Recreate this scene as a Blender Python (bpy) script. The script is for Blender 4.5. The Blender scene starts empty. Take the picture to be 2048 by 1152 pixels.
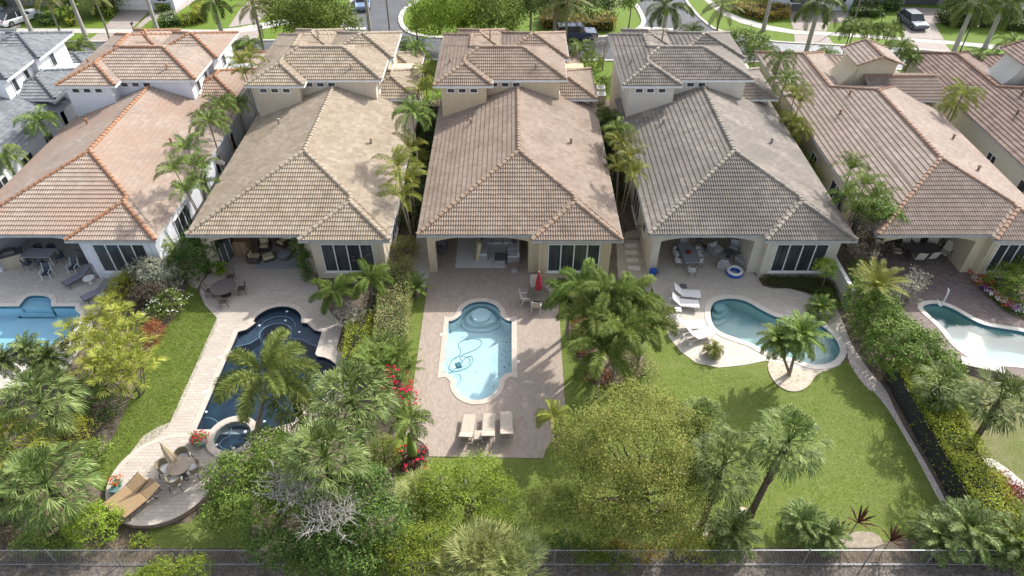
import bpy, bmesh, math, random
from mathutils import Vector, Matrix, noise
from mathutils.geometry import tessellate_polygon
R = math.radians
rnd = random.Random(7)
S = bpy.context.scene
COL = S.collection

# ---------------------------------------------------------------- camera, sky, sun, exposure
CAM_H, PITCH, FPX = 30.0, 41.1, 1365.3      # height (m), degrees below horizontal, focal length in px of a 2048 wide frame
cam_d = bpy.data.cameras.new('camera'); cam = bpy.data.objects.new('camera', cam_d); COL.objects.link(cam)
cam.location = (0, 0, CAM_H); cam.rotation_euler = (R(90 - PITCH), 0, 0)
cam_d.sensor_width = 36; cam_d.lens = 24; cam_d.clip_end = 2000; cam_d.clip_start = 0.5
S.camera = cam
SUN_EL, SUN_AZ = 38.0, 44.0                  # azimuth clockwise from +Y
W = bpy.data.worlds.new('World'); S.world = W; W.use_nodes = True
wn = W.node_tree; bg = wn.nodes['Background']; bg.inputs['Strength'].default_value = 0.15
sky = wn.nodes.new('ShaderNodeTexSky'); sky.sky_type = 'NISHITA'; sky.sun_disc = False
sky.sun_elevation = R(SUN_EL); sky.sun_rotation = R(SUN_AZ); sky.dust_density = 2.0; sky.air_density = 0.6; sky.ozone_density = 0.6
sky_sat = wn.nodes.new('ShaderNodeHueSaturation'); sky_sat.inputs['Saturation'].default_value = .45   # sky desaturated to take the blue cast out of the shade
wn.links.new(sky.outputs[0], sky_sat.inputs['Color']); wn.links.new(sky_sat.outputs[0], bg.inputs[0])
sd = bpy.data.lights.new('sun', 'SUN'); sd.energy = 2.2; sd.angle = R(0.6); sd.color = (1, 0.955, 0.88)
sun = bpy.data.objects.new('sun', sd); COL.objects.link(sun)
SV = Vector((math.sin(R(SUN_AZ)) * math.cos(R(SUN_EL)), math.cos(R(SUN_AZ)) * math.cos(R(SUN_EL)), math.sin(R(SUN_EL))))
sun.rotation_euler = SV.to_track_quat('Z', 'Y').to_euler(); sun.location = (20, 40, 60)
S.view_settings.view_transform = 'Standard'; S.view_settings.look = 'None'
S.view_settings.exposure = 1.37; S.view_settings.gamma = 1

# ---------------------------------------------------------------- measuring: pixel of the 2048 px photo + height -> metres
_c, _s = math.cos(R(PITCH)), math.sin(R(PITCH))
def G(px, py, z=0.0):
    u, v = (px - 1024) / FPX, (py - 576) / FPX
    d = _s + _c * v
    return (u / d * (CAM_H - z), (_c - _s * v) / d * (CAM_H - z))
def GP(pts, z=0.0): return [G(x, y, z) for x, y in pts]

# ---------------------------------------------------------------- object helpers
def tag(o, label=None, cat=None, group=None, kind=None):
    if label: o['label'] = label
    if cat: o['category'] = cat
    if group: o['group'] = group
    if kind: o['kind'] = kind
    return o
def empty(name, loc=(0, 0, 0), rz=0):
    o = bpy.data.objects.new(name, None); COL.objects.link(o)
    o.location = (loc[0], loc[1], loc[2] if len(loc) > 2 else 0); o.rotation_euler = (0, 0, rz); o.empty_display_size = .3
    return o
def copy_tree(o, parent=None, recs=None):
    c = o.copy(); COL.objects.link(c); c.parent = parent
    if recs is not None: recs.append(c)
    for ch in list(o.children): copy_tree(ch, c, recs)
    return c
def set_mat(o, m, i=0):
    s = o.material_slots[i]; s.link = 'OBJECT'; s.material = m
def children_rec(o):
    for c in o.children:
        yield c
        yield from children_rec(c)

class MB:
    """collects shapes, then links them as one mesh object"""
    def __init__(s): s.v = []; s.f = []; s.uv = None; s.mi = []; s.cur = 0
    def add(s, vs, fs):
        n = len(s.v); s.v += [tuple(p) for p in vs]; s.f += [tuple(i + n for i in f) for f in fs]; s.mi += [s.cur] * len(fs)
        return s
    def box(s, x0, x1, y0, y1, z0, z1):
        return s.add([(x0, y0, z0), (x1, y0, z0), (x1, y1, z0), (x0, y1, z0), (x0, y0, z1), (x1, y0, z1), (x1, y1, z1), (x0, y1, z1)],
                     [(0, 3, 2, 1), (4, 5, 6, 7), (0, 1, 5, 4), (1, 2, 6, 5), (2, 3, 7, 6), (3, 0, 4, 7)])
    def obox(s, c, size, rz=0, rx=0, ry=0):
        M = Matrix.Translation(c) @ Matrix.Rotation(rz, 4, 'Z') @ Matrix.Rotation(ry, 4, 'Y') @ Matrix.Rotation(rx, 4, 'X')
        a, b, d = [q / 2 for q in size]
        return s.add([M @ Vector(p) for p in [(-a, -b, -d), (a, -b, -d), (a, b, -d), (-a, b, -d), (-a, -b, d), (a, -b, d), (a, b, d), (-a, b, d)]],
                     [(0, 3, 2, 1), (4, 5, 6, 7), (0, 1, 5, 4), (1, 2, 6, 5), (2, 3, 7, 6), (3, 0, 4, 7)])
    def rbox(s, c, size, rz=0, rx=0, r=.04, ry=0):
        """box with chamfered vertical and top edges"""
        a, b, d = [q / 2 for q in size]; r = min(r, a * .9, b * .9, d * .9)
        M = Matrix.Translation(c) @ Matrix.Rotation(rz, 4, 'Z') @ Matrix.Rotation(ry, 4, 'Y') @ Matrix.Rotation(rx, 4, 'X')
        def ring(ins, z): 
            A, B = a - ins, b - ins; q = max(r - ins, r * .4)
            return [(A - q, -B, z), (A, -B + q, z), (A, B - q, z), (A - q, B, z), (-A + q, B, z), (-A, B - q, z), (-A, -B + q, z), (-A + q, -B, z)]
        vs = ring(0, -d) + ring(0, d - r) + ring(r * .3, d - r * .3) + ring(r, d)
        fs = [tuple(reversed(range(8))), tuple(range(24, 32))]
        for k in range(3):
            for i in range(8): fs.append((k * 8 + i, k * 8 + (i + 1) % 8, k * 8 + 8 + (i + 1) % 8, k * 8 + 8 + i))
        return s.add([M @ Vector(p) for p in vs], fs)
    def tube(s, pts, rad, n=6, cap=True):
        pts = [Vector(p) for p in pts]; rad = rad if isinstance(rad, (list, tuple)) else [rad] * len(pts)
        vs = []; fs = []; prev = None
        for i, p in enumerate(pts):
            t = (pts[min(i + 1, len(pts) - 1)] - pts[max(i - 1, 0)])
            t = t.normalized() if t.length > 1e-6 else Vector((0, 0, 1))
            a = prev if prev is not None else (Vector((1, 0, 0)) if abs(t.x) < .8 else Vector((0, 1, 0)))
            b = t.cross(a).normalized(); a = b.cross(t).normalized(); prev = a
            for k in range(n):
                q = 2 * math.pi * k / n
                vs.append(p + (a * math.cos(q) + b * math.sin(q)) * rad[i])
            if i:
                for k in range(n):
                    fs.append(((i - 1) * n + k, (i - 1) * n + (k + 1) % n, i * n + (k + 1) % n, i * n + k))
        if cap: fs.append(tuple(reversed(range(n)))); fs.append(tuple(range((len(pts) - 1) * n, len(pts) * n)))
        return s.add(vs, fs)
    def lathe(s, prof, c=(0, 0, 0), n=16, sx=1, sy=1):
        vs = []; fs = []
        for r, z in prof:
            for k in range(n):
                q = 2 * math.pi * k / n; vs.append((c[0] + r * sx * math.cos(q), c[1] + r * sy * math.sin(q), c[2] + z))
        for i in range(len(prof) - 1):
            for k in range(n): fs.append((i * n + k, i * n + (k + 1) % n, (i + 1) * n + (k + 1) % n, (i + 1) * n + k))
        fs.append(tuple(reversed(range(n)))); fs.append(tuple(range((len(prof) - 1) * n, len(prof) * n)))
        return s.add(vs, fs)
    def prism(s, poly, z0, z1, holes=()):
        """vertical prism of a 2-D outline (ccw or cw), with holes"""
        rings = [list(poly)] + [list(h) for h in holes]
        for z, up in ((z1, True), (z0, False)):
            vs = [Vector((p[0], p[1], 0)) for r in rings for p in r]
            tris = tessellate_polygon([[Vector((p[0], p[1], 0)) for p in r] for r in rings])
            fs = []
            for t in tris:
                a, b, c = [vs[i] for i in t]
                ccw = (b - a).cross(c - a).z > 0
                fs.append(tuple(t) if ccw == up else tuple(reversed(t)))
            s.add([(p.x, p.y, z) for p in vs], fs)
            if z0 == z1: return s
        for r in rings:
            n = len(r)
            for i in range(n):
                a, b = r[i], r[(i + 1) % n]
                s.add([(a[0], a[1], z0), (b[0], b[1], z0), (b[0], b[1], z1), (a[0], a[1], z1)], [(0, 1, 2, 3)])
        return s
    def sheet(s, poly, z, holes=()): return s.prism(poly, z, z, holes)
    def build(s, name, mats, parent=None, smooth=False):
        me = bpy.data.meshes.new(name); me.from_pydata(s.v, [], s.f)
        for m in (mats if isinstance(mats, (list, tuple)) else [mats]): me.materials.append(m)
        if any(s.mi): me.polygons.foreach_set('material_index', s.mi)
        if s.uv is not None:
            l = me.uv_layers.new(name='tile'); flat = []
            for f in s.f:
                for i in f: flat += s.uv[i]
            l.data.foreach_set('uv', flat)
        if smooth: me.polygons.foreach_set('use_smooth', [True] * len(me.polygons))
        me.update()
        o = bpy.data.objects.new(name, me); COL.objects.link(o); o.parent = parent
        return o

# ---------------------------------------------------------------- materials
MATS = {}
def _nodes(name):
    m = bpy.data.materials.new(name); m.use_nodes = True; nt = m.node_tree
    return m, nt, nt.nodes['Principled BSDF']
def N(nt, t, **kw):
    n = nt.nodes.new(t)
    for k, v in kw.items():
        if k in n.inputs: n.inputs[k].default_value = v
        else: setattr(n, k, v)
    return n
def ramp(nt, fac, stops):
    r = nt.nodes.new('ShaderNodeValToRGB'); e = r.color_ramp.elements
    while len(e) < len(stops): e.new(.5)
    for i, (p, c) in enumerate(stops): e[i].position = p; e[i].color = (*c, 1)
    nt.links.new(fac, r.inputs[0]); return r.outputs[0]
def mixc(nt, fac, a, b, mode='MIX'):
    m = nt.nodes.new('ShaderNodeMix'); m.data_type = 'RGBA'; m.blend_type = mode
    for sock, val in ((m.inputs[0], fac), (m.inputs[6], a), (m.inputs[7], b)):
        if hasattr(val, 'links'): nt.links.new(val, sock)
        else: sock.default_value = val if isinstance(val, (int, float)) else (*val, 1)
    return m.outputs[2]
def coords(nt, world=False):
    if world: return N(nt, 'ShaderNodeNewGeometry').outputs['Position']
    return N(nt, 'ShaderNodeTexCoord').outputs['Object']
def noise_f(nt, co, scale, detail=4, rough=.6, dist=0):
    n = N(nt, 'ShaderNodeTexNoise', Scale=scale, Detail=detail, Roughness=rough, Distortion=dist); nt.links.new(co, n.inputs['Vector']); return n.outputs['Fac']
def bump(nt, bs, h, st=.3, dist=.02):
    b = N(nt, 'ShaderNodeBump', Strength=st, Distance=dist); nt.links.new(h, b.inputs['Height']); nt.links.new(b.outputs[0], bs.inputs['Normal'])
def surf(name, c1, c2=None, rough=.7, scale=3, scale2=None, metal=0, bmp=0, world=False, spec=.3, c3=None):
    """mottled solid: two (or three) tints of one colour mixed by noise"""
    if name in MATS: return MATS[name]
    m, nt, b = _nodes(name)
    b.inputs['Roughness'].default_value = rough; b.inputs['Metallic'].default_value = metal; b.inputs['Specular IOR Level'].default_value = spec
    if c2 is None: c2 = tuple(x * .82 for x in c1)
    co = coords(nt, world); f = noise_f(nt, co, scale)
    col = ramp(nt, f, [(.36, c1), (.64, c2)])
    if scale2:
        f2 = noise_f(nt, co, scale2, 3); col = mixc(nt, ramp(nt, f2, [(.42, (0, 0, 0)), (.7, (1, 1, 1))]), col, c3 or tuple(x * .7 for x in c1))
    nt.links.new(col, b.inputs['Base Color'])
    if bmp: bump(nt, b, noise_f(nt, co, scale * 6, 5), bmp, .01)
    MATS[name] = m; return m
def stucco(name, c):
    if name in MATS: return MATS[name]
    m, nt, b = _nodes(name); b.inputs['Roughness'].default_value = .85; b.inputs['Specular IOR Level'].default_value = .2
    co = coords(nt, True); f = noise_f(nt, co, .7, 5, .65)
    col = ramp(nt, f, [(.3, tuple(x * .86 for x in c)), (.7, c)])
    # rain streaks: noise stretched vertically
    mp = N(nt, 'ShaderNodeMapping'); mp.inputs['Scale'].default_value = (3, 3, .25); nt.links.new(co, mp.inputs[0])
    f2 = noise_f(nt, mp.outputs[0], 1.6, 4)
    col = mixc(nt, ramp(nt, f2, [(.55, (0, 0, 0)), (.8, (.5, .5, .5))]), col, tuple(x * .68 for x in c))
    nt.links.new(col, b.inputs['Base Color']); bump(nt, b, noise_f(nt, co, 30, 4), .3, .01)
    MATS[name] = m; return m
def tiles(name, cs, stain, amt=.5, big=None):
    """roof tile clay: colour per tile from the tile grid (uv), stains from noise"""
    m, nt, b = _nodes(name); b.inputs['Roughness'].default_value = .8; b.inputs['Specular IOR Level'].default_value = .25
    uv = N(nt, 'ShaderNodeUVMap'); fl = N(nt, 'ShaderNodeVectorMath', operation='FLOOR'); nt.links.new(uv.outputs[0], fl.inputs[0])
    wn_ = N(nt, 'ShaderNodeTexWhiteNoise'); nt.links.new(fl.outputs[0], wn_.inputs['Vector'])
    st = [(i / max(1, len(cs) - 1), c) for i, c in enumerate(cs)]
    col = ramp(nt, wn_.outputs['Value'], st)
    co = coords(nt, True)
    f = noise_f(nt, co, .55, 6, .7, .4)
    col = mixc(nt, ramp(nt, f, [(.42, (0, 0, 0)), (.68, (amt, amt, amt))]), col, stain)
    f3 = noise_f(nt, co, .16, 3, .6)
    if big: col = mixc(nt, ramp(nt, f3, [(.45, (0, 0, 0)), (.6, (.75, .75, .75))]), col, big)
    f2 = noise_f(nt, co, 14, 4)
    col = mixc(nt, ramp(nt, f2, [(.45, (0, 0, 0)), (.75, (.4, .4, .4))]), col, tuple(x * .5 for x in stain))
    nt.links.new(col, b.inputs['Base Color']); bump(nt, b, f2, .25, .01)
    MATS[name] = m; return m
def pavers(name, c1, c2, mortar, w=.2, h=.1, rot=0, patch=None, bmp=.3):
    m, nt, b = _nodes(name); b.inputs['Roughness'].default_value = .8; b.inputs['Specular IOR Level'].default_value = .25
    co = coords(nt, True); mp = N(nt, 'ShaderNodeMapping'); mp.inputs['Rotation'].default_value = (0, 0, R(rot)); nt.links.new(co, mp.inputs[0])
    br = N(nt, 'ShaderNodeTexBrick', Scale=1.0); nt.links.new(mp.outputs[0], br.inputs['Vector'])
    br.inputs['Color1'].default_value = (*c1, 1); br.inputs['Color2'].default_value = (*c2, 1); br.inputs['Mortar'].default_value = (*mortar, 1)
    br.inputs['Mortar Size'].default_value = .04 * h * 2; br.inputs['Brick Width'].default_value = w; br.inputs['Row Height'].default_value = h
    f = noise_f(nt, co, .5, 5, .6)
    col = mixc(nt, ramp(nt, f, [(.4, (0, 0, 0)), (.7, (.6, .6, .6))]), br.outputs['Color'], patch or tuple(x * .75 for x in c1))
    f2 = noise_f(nt, co, 7, 4)
    col = mixc(nt, ramp(nt, f2, [(.5, (0, 0, 0)), (.8, (.45, .45, .45))]), col, tuple(x * .6 for x in c2))
    nt.links.new(col, b.inputs['Base Color']); bump(nt, b, br.outputs['Fac'], -bmp, .01)
    MATS[name] = m; return m
def grass_mat(name, c1, c2, c3, dry=None):
    m, nt, b = _nodes(name); b.inputs['Roughness'].default_value = .8; b.inputs['Specular IOR Level'].default_value = .15
    co = coords(nt, True)
    col = ramp(nt, noise_f(nt, co, 9, 6, .75), [(.3, c3), (.5, c1), (.68, c2)])
    col = mixc(nt, ramp(nt, noise_f(nt, co, .45, 4), [(.42, (0, 0, 0)), (.66, (.65, .65, .65))]), col, dry or tuple(x * .8 for x in c1))
    col = mixc(nt, ramp(nt, noise_f(nt, co, 1.7, 5, .7), [(.5, (0, 0, 0)), (.72, (.55, .55, .55))]), col, tuple(x * 1.25 + .02 for x in (dry or c2)))
    f = noise_f(nt, co, 28, 5, .8); 
    col = mixc(nt, ramp(nt, f, [(.42, (.55, .55, .55)), (.6, (0, 0, 0))]), col, tuple(x * .35 for x in c3))
    nt.links.new(col, b.inputs['Base Color']); bump(nt, b, f, .9, .06)
    MATS[name] = m; return m
def leaf(name, cs, trans=.22, rough=.6, spec=.18):
    """foliage: each leaf takes one tint; some light passes through"""
    if name in MATS: return MATS[name]
    m, nt, b = _nodes(name); trans, rough, spec = min(trans, .24), max(rough, .55), min(spec, .25)
    b.inputs['Roughness'].default_value = rough; b.inputs['Specular IOR Level'].default_value = spec
    g = N(nt, 'ShaderNodeNewGeometry'); oi = N(nt, 'ShaderNodeObjectInfo')
    st = [(i / max(1, len(cs) - 1), c) for i, c in enumerate(cs)]
    f = noise_f(nt, coords(nt, True), .9, 3)
    ad = N(nt, 'ShaderNodeMath', operation='MULTIPLY_ADD'); nt.links.new(g.outputs['Random Per Island'], ad.inputs[0]); ad.inputs[1].default_value = .65
    s2 = N(nt, 'ShaderNodeMath', operation='MULTIPLY_ADD'); nt.links.new(f, s2.inputs[0]); s2.inputs[1].default_value = 1.0; s2.inputs[2].default_value = -.32
    nt.links.new(s2.outputs[0], ad.inputs[2])
    col = ramp(nt, ad.outputs[0], st)
    hs = N(nt, 'ShaderNodeHueSaturation'); nt.links.new(col, hs.inputs['Color'])
    mr = N(nt, 'ShaderNodeMapRange'); nt.links.new(oi.outputs['Random'], mr.inputs[0]); mr.inputs[3].default_value = .8; mr.inputs[4].default_value = 1.2
    nt.links.new(mr.outputs[0], hs.inputs['Value'])
    mr2 = N(nt, 'ShaderNodeMapRange'); nt.links.new(oi.outputs['Random'], mr2.inputs[0]); mr2.inputs[3].default_value = .49; mr2.inputs[4].default_value = .51
    nt.links.new(mr2.outputs[0], hs.inputs['Hue'])
    nt.links.new(hs.outputs[0], b.inputs['Base Color'])
    tr = N(nt, 'ShaderNodeBsdfTranslucent'); nt.links.new(hs.outputs[0], tr.inputs[0])
    mx = N(nt, 'ShaderNodeMixShader'); mx.inputs[0].default_value = trans
    nt.links.new(b.outputs[0], mx.inputs[1]); nt.links.new(tr.outputs[0], mx.inputs[2])
    nt.links.new(mx.outputs[0], nt.nodes['Material Output'].inputs[0])
    MATS[name] = m; return m
def glass_dark(name, c=(.03, .035, .04), rough=.06):
    if name in MATS: return MATS[name]
    m, nt, b = _nodes(name); b.inputs['Roughness'].default_value = rough; b.inputs['Specular IOR Level'].default_value = .6
    co = coords(nt, True); mp = N(nt, 'ShaderNodeMapping'); mp.inputs['Scale'].default_value = (9, 9, .3); nt.links.new(co, mp.inputs[0])
    col = ramp(nt, noise_f(nt, mp.outputs[0], 1.2, 2), [(.4, c), (.6, tuple(x * 1.8 for x in c))])
    nt.links.new(col, b.inputs['Base Color']); MATS[name] = m; return m
def water(name, tint, ripple=.15, scale=2.5, rough=.03, ior=1.33):
    m, nt, b = _nodes(name); nt.nodes.remove(b)
    co = coords(nt, True); f = noise_f(nt, co, scale, 4, .55, .6)
    bp = N(nt, 'ShaderNodeBump', Strength=ripple, Distance=.08); nt.links.new(f, bp.inputs['Height'])
    fr = N(nt, 'ShaderNodeFresnel', IOR=ior); nt.links.new(bp.outputs[0], fr.inputs['Normal'])
    ge = N(nt, 'ShaderNodeNewGeometry'); iv = N(nt, 'ShaderNodeMath', operation='SUBTRACT'); iv.inputs[0].default_value = 1; nt.links.new(ge.outputs['Backfacing'], iv.inputs[1])
    fm = N(nt, 'ShaderNodeMath', operation='MULTIPLY'); nt.links.new(fr.outputs[0], fm.inputs[0]); nt.links.new(iv.outputs[0], fm.inputs[1])   # from below, light leaves freely
    t = N(nt, 'ShaderNodeBsdfTransparent'); t.inputs[0].default_value = (*tint, 1)
    g = N(nt, 'ShaderNodeBsdfGlossy', Roughness=rough); nt.links.new(bp.outputs[0], g.inputs['Normal']); g.inputs[0].default_value = (1, 1, 1, 1)
    mx = N(nt, 'ShaderNodeMixShader'); nt.links.new(fm.outputs[0], mx.inputs[0]); nt.links.new(t.outputs[0], mx.inputs[1]); nt.links.new(g.outputs[0], mx.inputs[2])
    nt.links.new(mx.outputs[0], nt.nodes['Material Output'].inputs[0]); MATS[name] = m; return m
# ================================================================ HOUSES
PT, TW, CR = .36, .16, .34        # roof pitch, tile width, course spacing
PROF = (0.0, .0, .052, .052)
def tile_face(mb, A, e, n, z0, ta, tb, span, cr=CR, tw=TW, prof=PROF, butt=.055):
    """courses of S-tiles over one roof plane. A: eave origin, e: along the eave, n: inwards; span(t) -> (s0, s1) at run t"""
    if mb.uv is None: mb.uv = []
    if e[0] == 0: prof = (0.0, .022, .022)      # flanks get a flatter profile, shaped to lose the dark shade streaks
    j = int(ta / cr + 1e-6); ns = len(prof)
    while j * cr < tb - 1e-4:
        t0, t1 = max(ta, j * cr), min(tb, (j + 1) * cr)
        b0, b1 = span(t0); c0, c1 = span(t1)
        lo, hi = min(b0, c0), max(b1, c1)
        if hi - lo > .02:
            k0 = math.floor(lo / tw * ns); k1 = math.ceil(hi / tw * ns)
            base = len(mb.v)
            # tiny sag/shift per course so that rows are not ruler-straight
            w = .012 * math.sin(j * 12.9898 + z0 * 7)
            for k in range(k0, k1 + 1):
                s = k * tw / ns; p = prof[k % ns]
                sb = min(max(s, b0), b1); st = min(max(s, c0), c1)
                jt = .008 * math.sin(k * 1.7 + j * 3.1)
                zb, zt = z0 + PT * t0, z0 + PT * t1
                for ss, t, z, vv in ((sb, t0 - .02 + w, zb - .02, .12), (sb, t0 - .03 + w + jt, zb + butt + p, .3), (st, t1, zt + .012 + p * .9, .9)):
                    mb.v.append((A[0] + e[0] * ss + n[0] * t, A[1] + e[1] * ss + n[1] * t, z)); mb.uv.append((s / tw / 2, j + vv + 50 * e[1] + 200 * n[0]))
            nk = k1 - k0 + 1
            for i in range(nk - 1):
                a = base + i * 3; b = a + 3
                mb.f.append((a, b, b + 1, a + 1)); mb.f.append((a + 1, b + 1, b + 2, a + 2)); mb.mi += [0, 0]
        j += 1
def cap_line(mb, P, Q, r=.15, L=.40):
    P, Q = Vector(P), Vector(Q); d = Q - P; n = max(1, round(d.length / L)); t = d.normalized()
    side = t.cross(Vector((0, 0, 1))).normalized(); up = side.cross(t).normalized()
    if mb.uv is None: mb.uv = []
    off = len(mb.v) * .37
    for i in range(n):
        a, b = P + d * (i / n) - t * .03, P + d * ((i + 1) / n) + t * .03
        base = len(mb.v)
        for c, rr, lift in ((a, r * 1.08, .022 + .012 * math.sin(i * 2.7)), (b, r * .9, -.008)):
            for k in range(7):
                q = math.pi * (k / 6) * 1.1 - .05 * math.pi
                mb.v.append(tuple(c + side * math.cos(q) * rr + up * (math.sin(q) * rr * .85 + lift))); mb.uv.append((off + i * 1.31, off + i + .5))
        for k in range(6): mb.f.append((base + k, base + k + 1, base + 8 + k, base + 7 + k)); mb.mi.append(0)
        mb.f.append(tuple(base + k for k in range(7))); mb.mi.append(0)
def hip_block(T, C, x0, x1, y0, y1, z, sides='FBLR', caps=True, gable=''):
    """hip roof on a rectangle; gable: ends ('F','B','L','R') that are upright instead of sloping"""
    w, d = x1 - x0, y1 - y0; run = min(w, d) / 2
    gF, gB, gL, gR = [0 if g in gable else 1 for g in 'FBLR']
    if gable and any(g in gable for g in 'FB'): run = w / 2
    if gable and any(g in gable for g in 'LR'): run = d / 2
    if 'F' in sides and gF: tile_face(T, (x0, y0), (1, 0), (0, 1), z, 0, run, lambda t: (t * gL, w - t * gR))
    if 'B' in sides and gB: tile_face(T, (x0, y1), (1, 0), (0, -1), z, 0, run, lambda t: (t * gL, w - t * gR))
    if 'L' in sides and gL: tile_face(T, (x0, y0), (0, 1), (1, 0), z, 0, run, lambda t: (t * gF, d - t * gB))
    if 'R' in sides and gR: tile_face(T, (x1, y0), (0, 1), (-1, 0), z, 0, run, lambda t: (t * gF, d - t * gB))
    if caps:
        h = z + PT * run + .03; xm, ym = (x0 + x1) / 2, (y0 + y1) / 2
        if (w <= d and not any(g in gable for g in 'LR')) or any(g in gable for g in 'FB'):
            f = (xm, y0 + run * gF, h); b = (xm, y1 - run * gB, h)
            cf = [(x0, y0), (x1, y0)] if gF else []; cb = [(x0, y1), (x1, y1)] if gB else []
        else:
            f = (x0 + run * gL, ym, h); b = (x1 - run * gR, ym, h)
            cf = [(x0, y0), (x0, y1)] if gL else []; cb = [(x1, y0), (x1, y1)] if gR else []
        if (Vector(f) - Vector(b)).length > .3: cap_line(C, f, b)
        for c in cf: cap_line(C, (c[0], c[1], z + .06), f)
        for c in cb: cap_line(C, (c[0], c[1], z + .06), b)
def gutter_run(mb, pts, z, closed=False, w=.12, h=.15):
    """gutter and fascia following an eave line"""
    n = len(pts)
    for i in range(n if closed else n - 1):
        a, b = Vector((*pts[i], 0)), Vector((*pts[(i + 1) % n], 0)); d = (b - a)
        mb.obox(((a.x + b.x) / 2, (a.y + b.y) / 2, z - .09), (d.length + w * .98, w, h + .003 * i), math.atan2(d.y, d.x))
def window(parent, mats, axis, pos, a0, a1, z0, z1, out, panes=1, frame_w=.07, sill=True):
    """axis 'y': on a wall facing -Y/+Y at y=pos, spanning x a0..a1; axis 'x': on a wall at x=pos spanning y. out = +-1"""
    f = MB(); p = MB(); o = out * .05
    def bx(m, u0, u1, w0, w1, d0, d1):
        d0, d1 = sorted((pos + out * d0, pos + out * d1))
        if axis == 'y': m.box(u0, u1, d0, d1, w0, w1)
        else: m.box(d0, d1, u0, u1, w0, w1)
    fw = frame_w
    bx(f, a0, a0 + fw, z0, z1, -.05, .06); bx(f, a1 - fw, a1, z0, z1, -.05, .06)
    bx(f, a0 + fw, a1 - fw, z1 - fw, z1, -.05, .057); bx(f, a0 + fw, a1 - fw, z0, z0 + fw, -.05, .057)
    for k in range(1, panes):
        c = a0 + (a1 - a0) * k / panes; bx(f, c - fw / 2, c + fw / 2, z0 + fw, z1 - fw, -.05, .05)
    if sill: bx(f, a0 - .1, a1 + .1, z0 - .09, z0 - .002, -.05, .11)
    bx(p, a0 + fw * .5, a1 - fw * .5, z0 + fw * .5, z1 - fw * .5, -.02, .012)
    w = f.build('window', mats['frame'], parent); p.build('pane', mats['glass'], w); return w
def arch_beam(mb, x0, x1, y0, y1, z_lo, z_mid, z_top, n=14):
    pts = [(x0 + (x1 - x0) * k / n, z_lo + (z_mid - z_lo) * math.sin(math.pi * k / n) ** .8) for k in range(n + 1)]
    for y in (y0, y1):
        vs = [(x, y, z) for x, z in pts] + [(x, y, z_top) for x, z in pts]
        mb.add(vs, [(k, k + 1, n + 2 + k, n + 1 + k) for k in range(n)])
    vs = [(x, y0, z) for x, z in pts] + [(x, y1, z) for x, z in pts]
    mb.add(vs, [(k, k + 1, n + 2 + k, n + 1 + k) for k in range(n)])
def porch_shell(wl, xl, xr, xo0, xo1, yf, yr, yb, room_x0, room_y, yend, zt):
    """ground floor walls round an open porch recess: left wall, column, arched beam, back wall, projecting room"""
    wl.box(xl, xo0, yf, yf + .55, 0, zt)                         # left column
    wl.box(xl, xl + .25, yf + .55, yend, 0, zt)                  # left side wall
    wl.box(xl + .25, xo1, yb, yb + .25, 0, zt)                   # back wall of the porch
    wl.box(xo1, room_x0, yf, yb, 0, zt)                          # pier
    wl.box(room_x0, xr, room_y, yend, 0, zt)                     # room
    arch_beam(wl, xo0, xo1, yf, yf + .5, zt - .85, zt - .42, zt)
    wl.box(xl + .25, room_x0, yf + .5, yb, zt - .1, zt - .02)    # porch ceiling
W_FRAME = surf('window_frame_white', (.78, .79, .78), rough=.4)
TRIM = surf('white_trim', (.74, .75, .74), (.62, .63, .62), rough=.5)
GUT = surf('gutter_metal', (.33, .34, .34), (.42, .43, .43), rough=.45)
GLS = glass_dark('window_glass')
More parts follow.
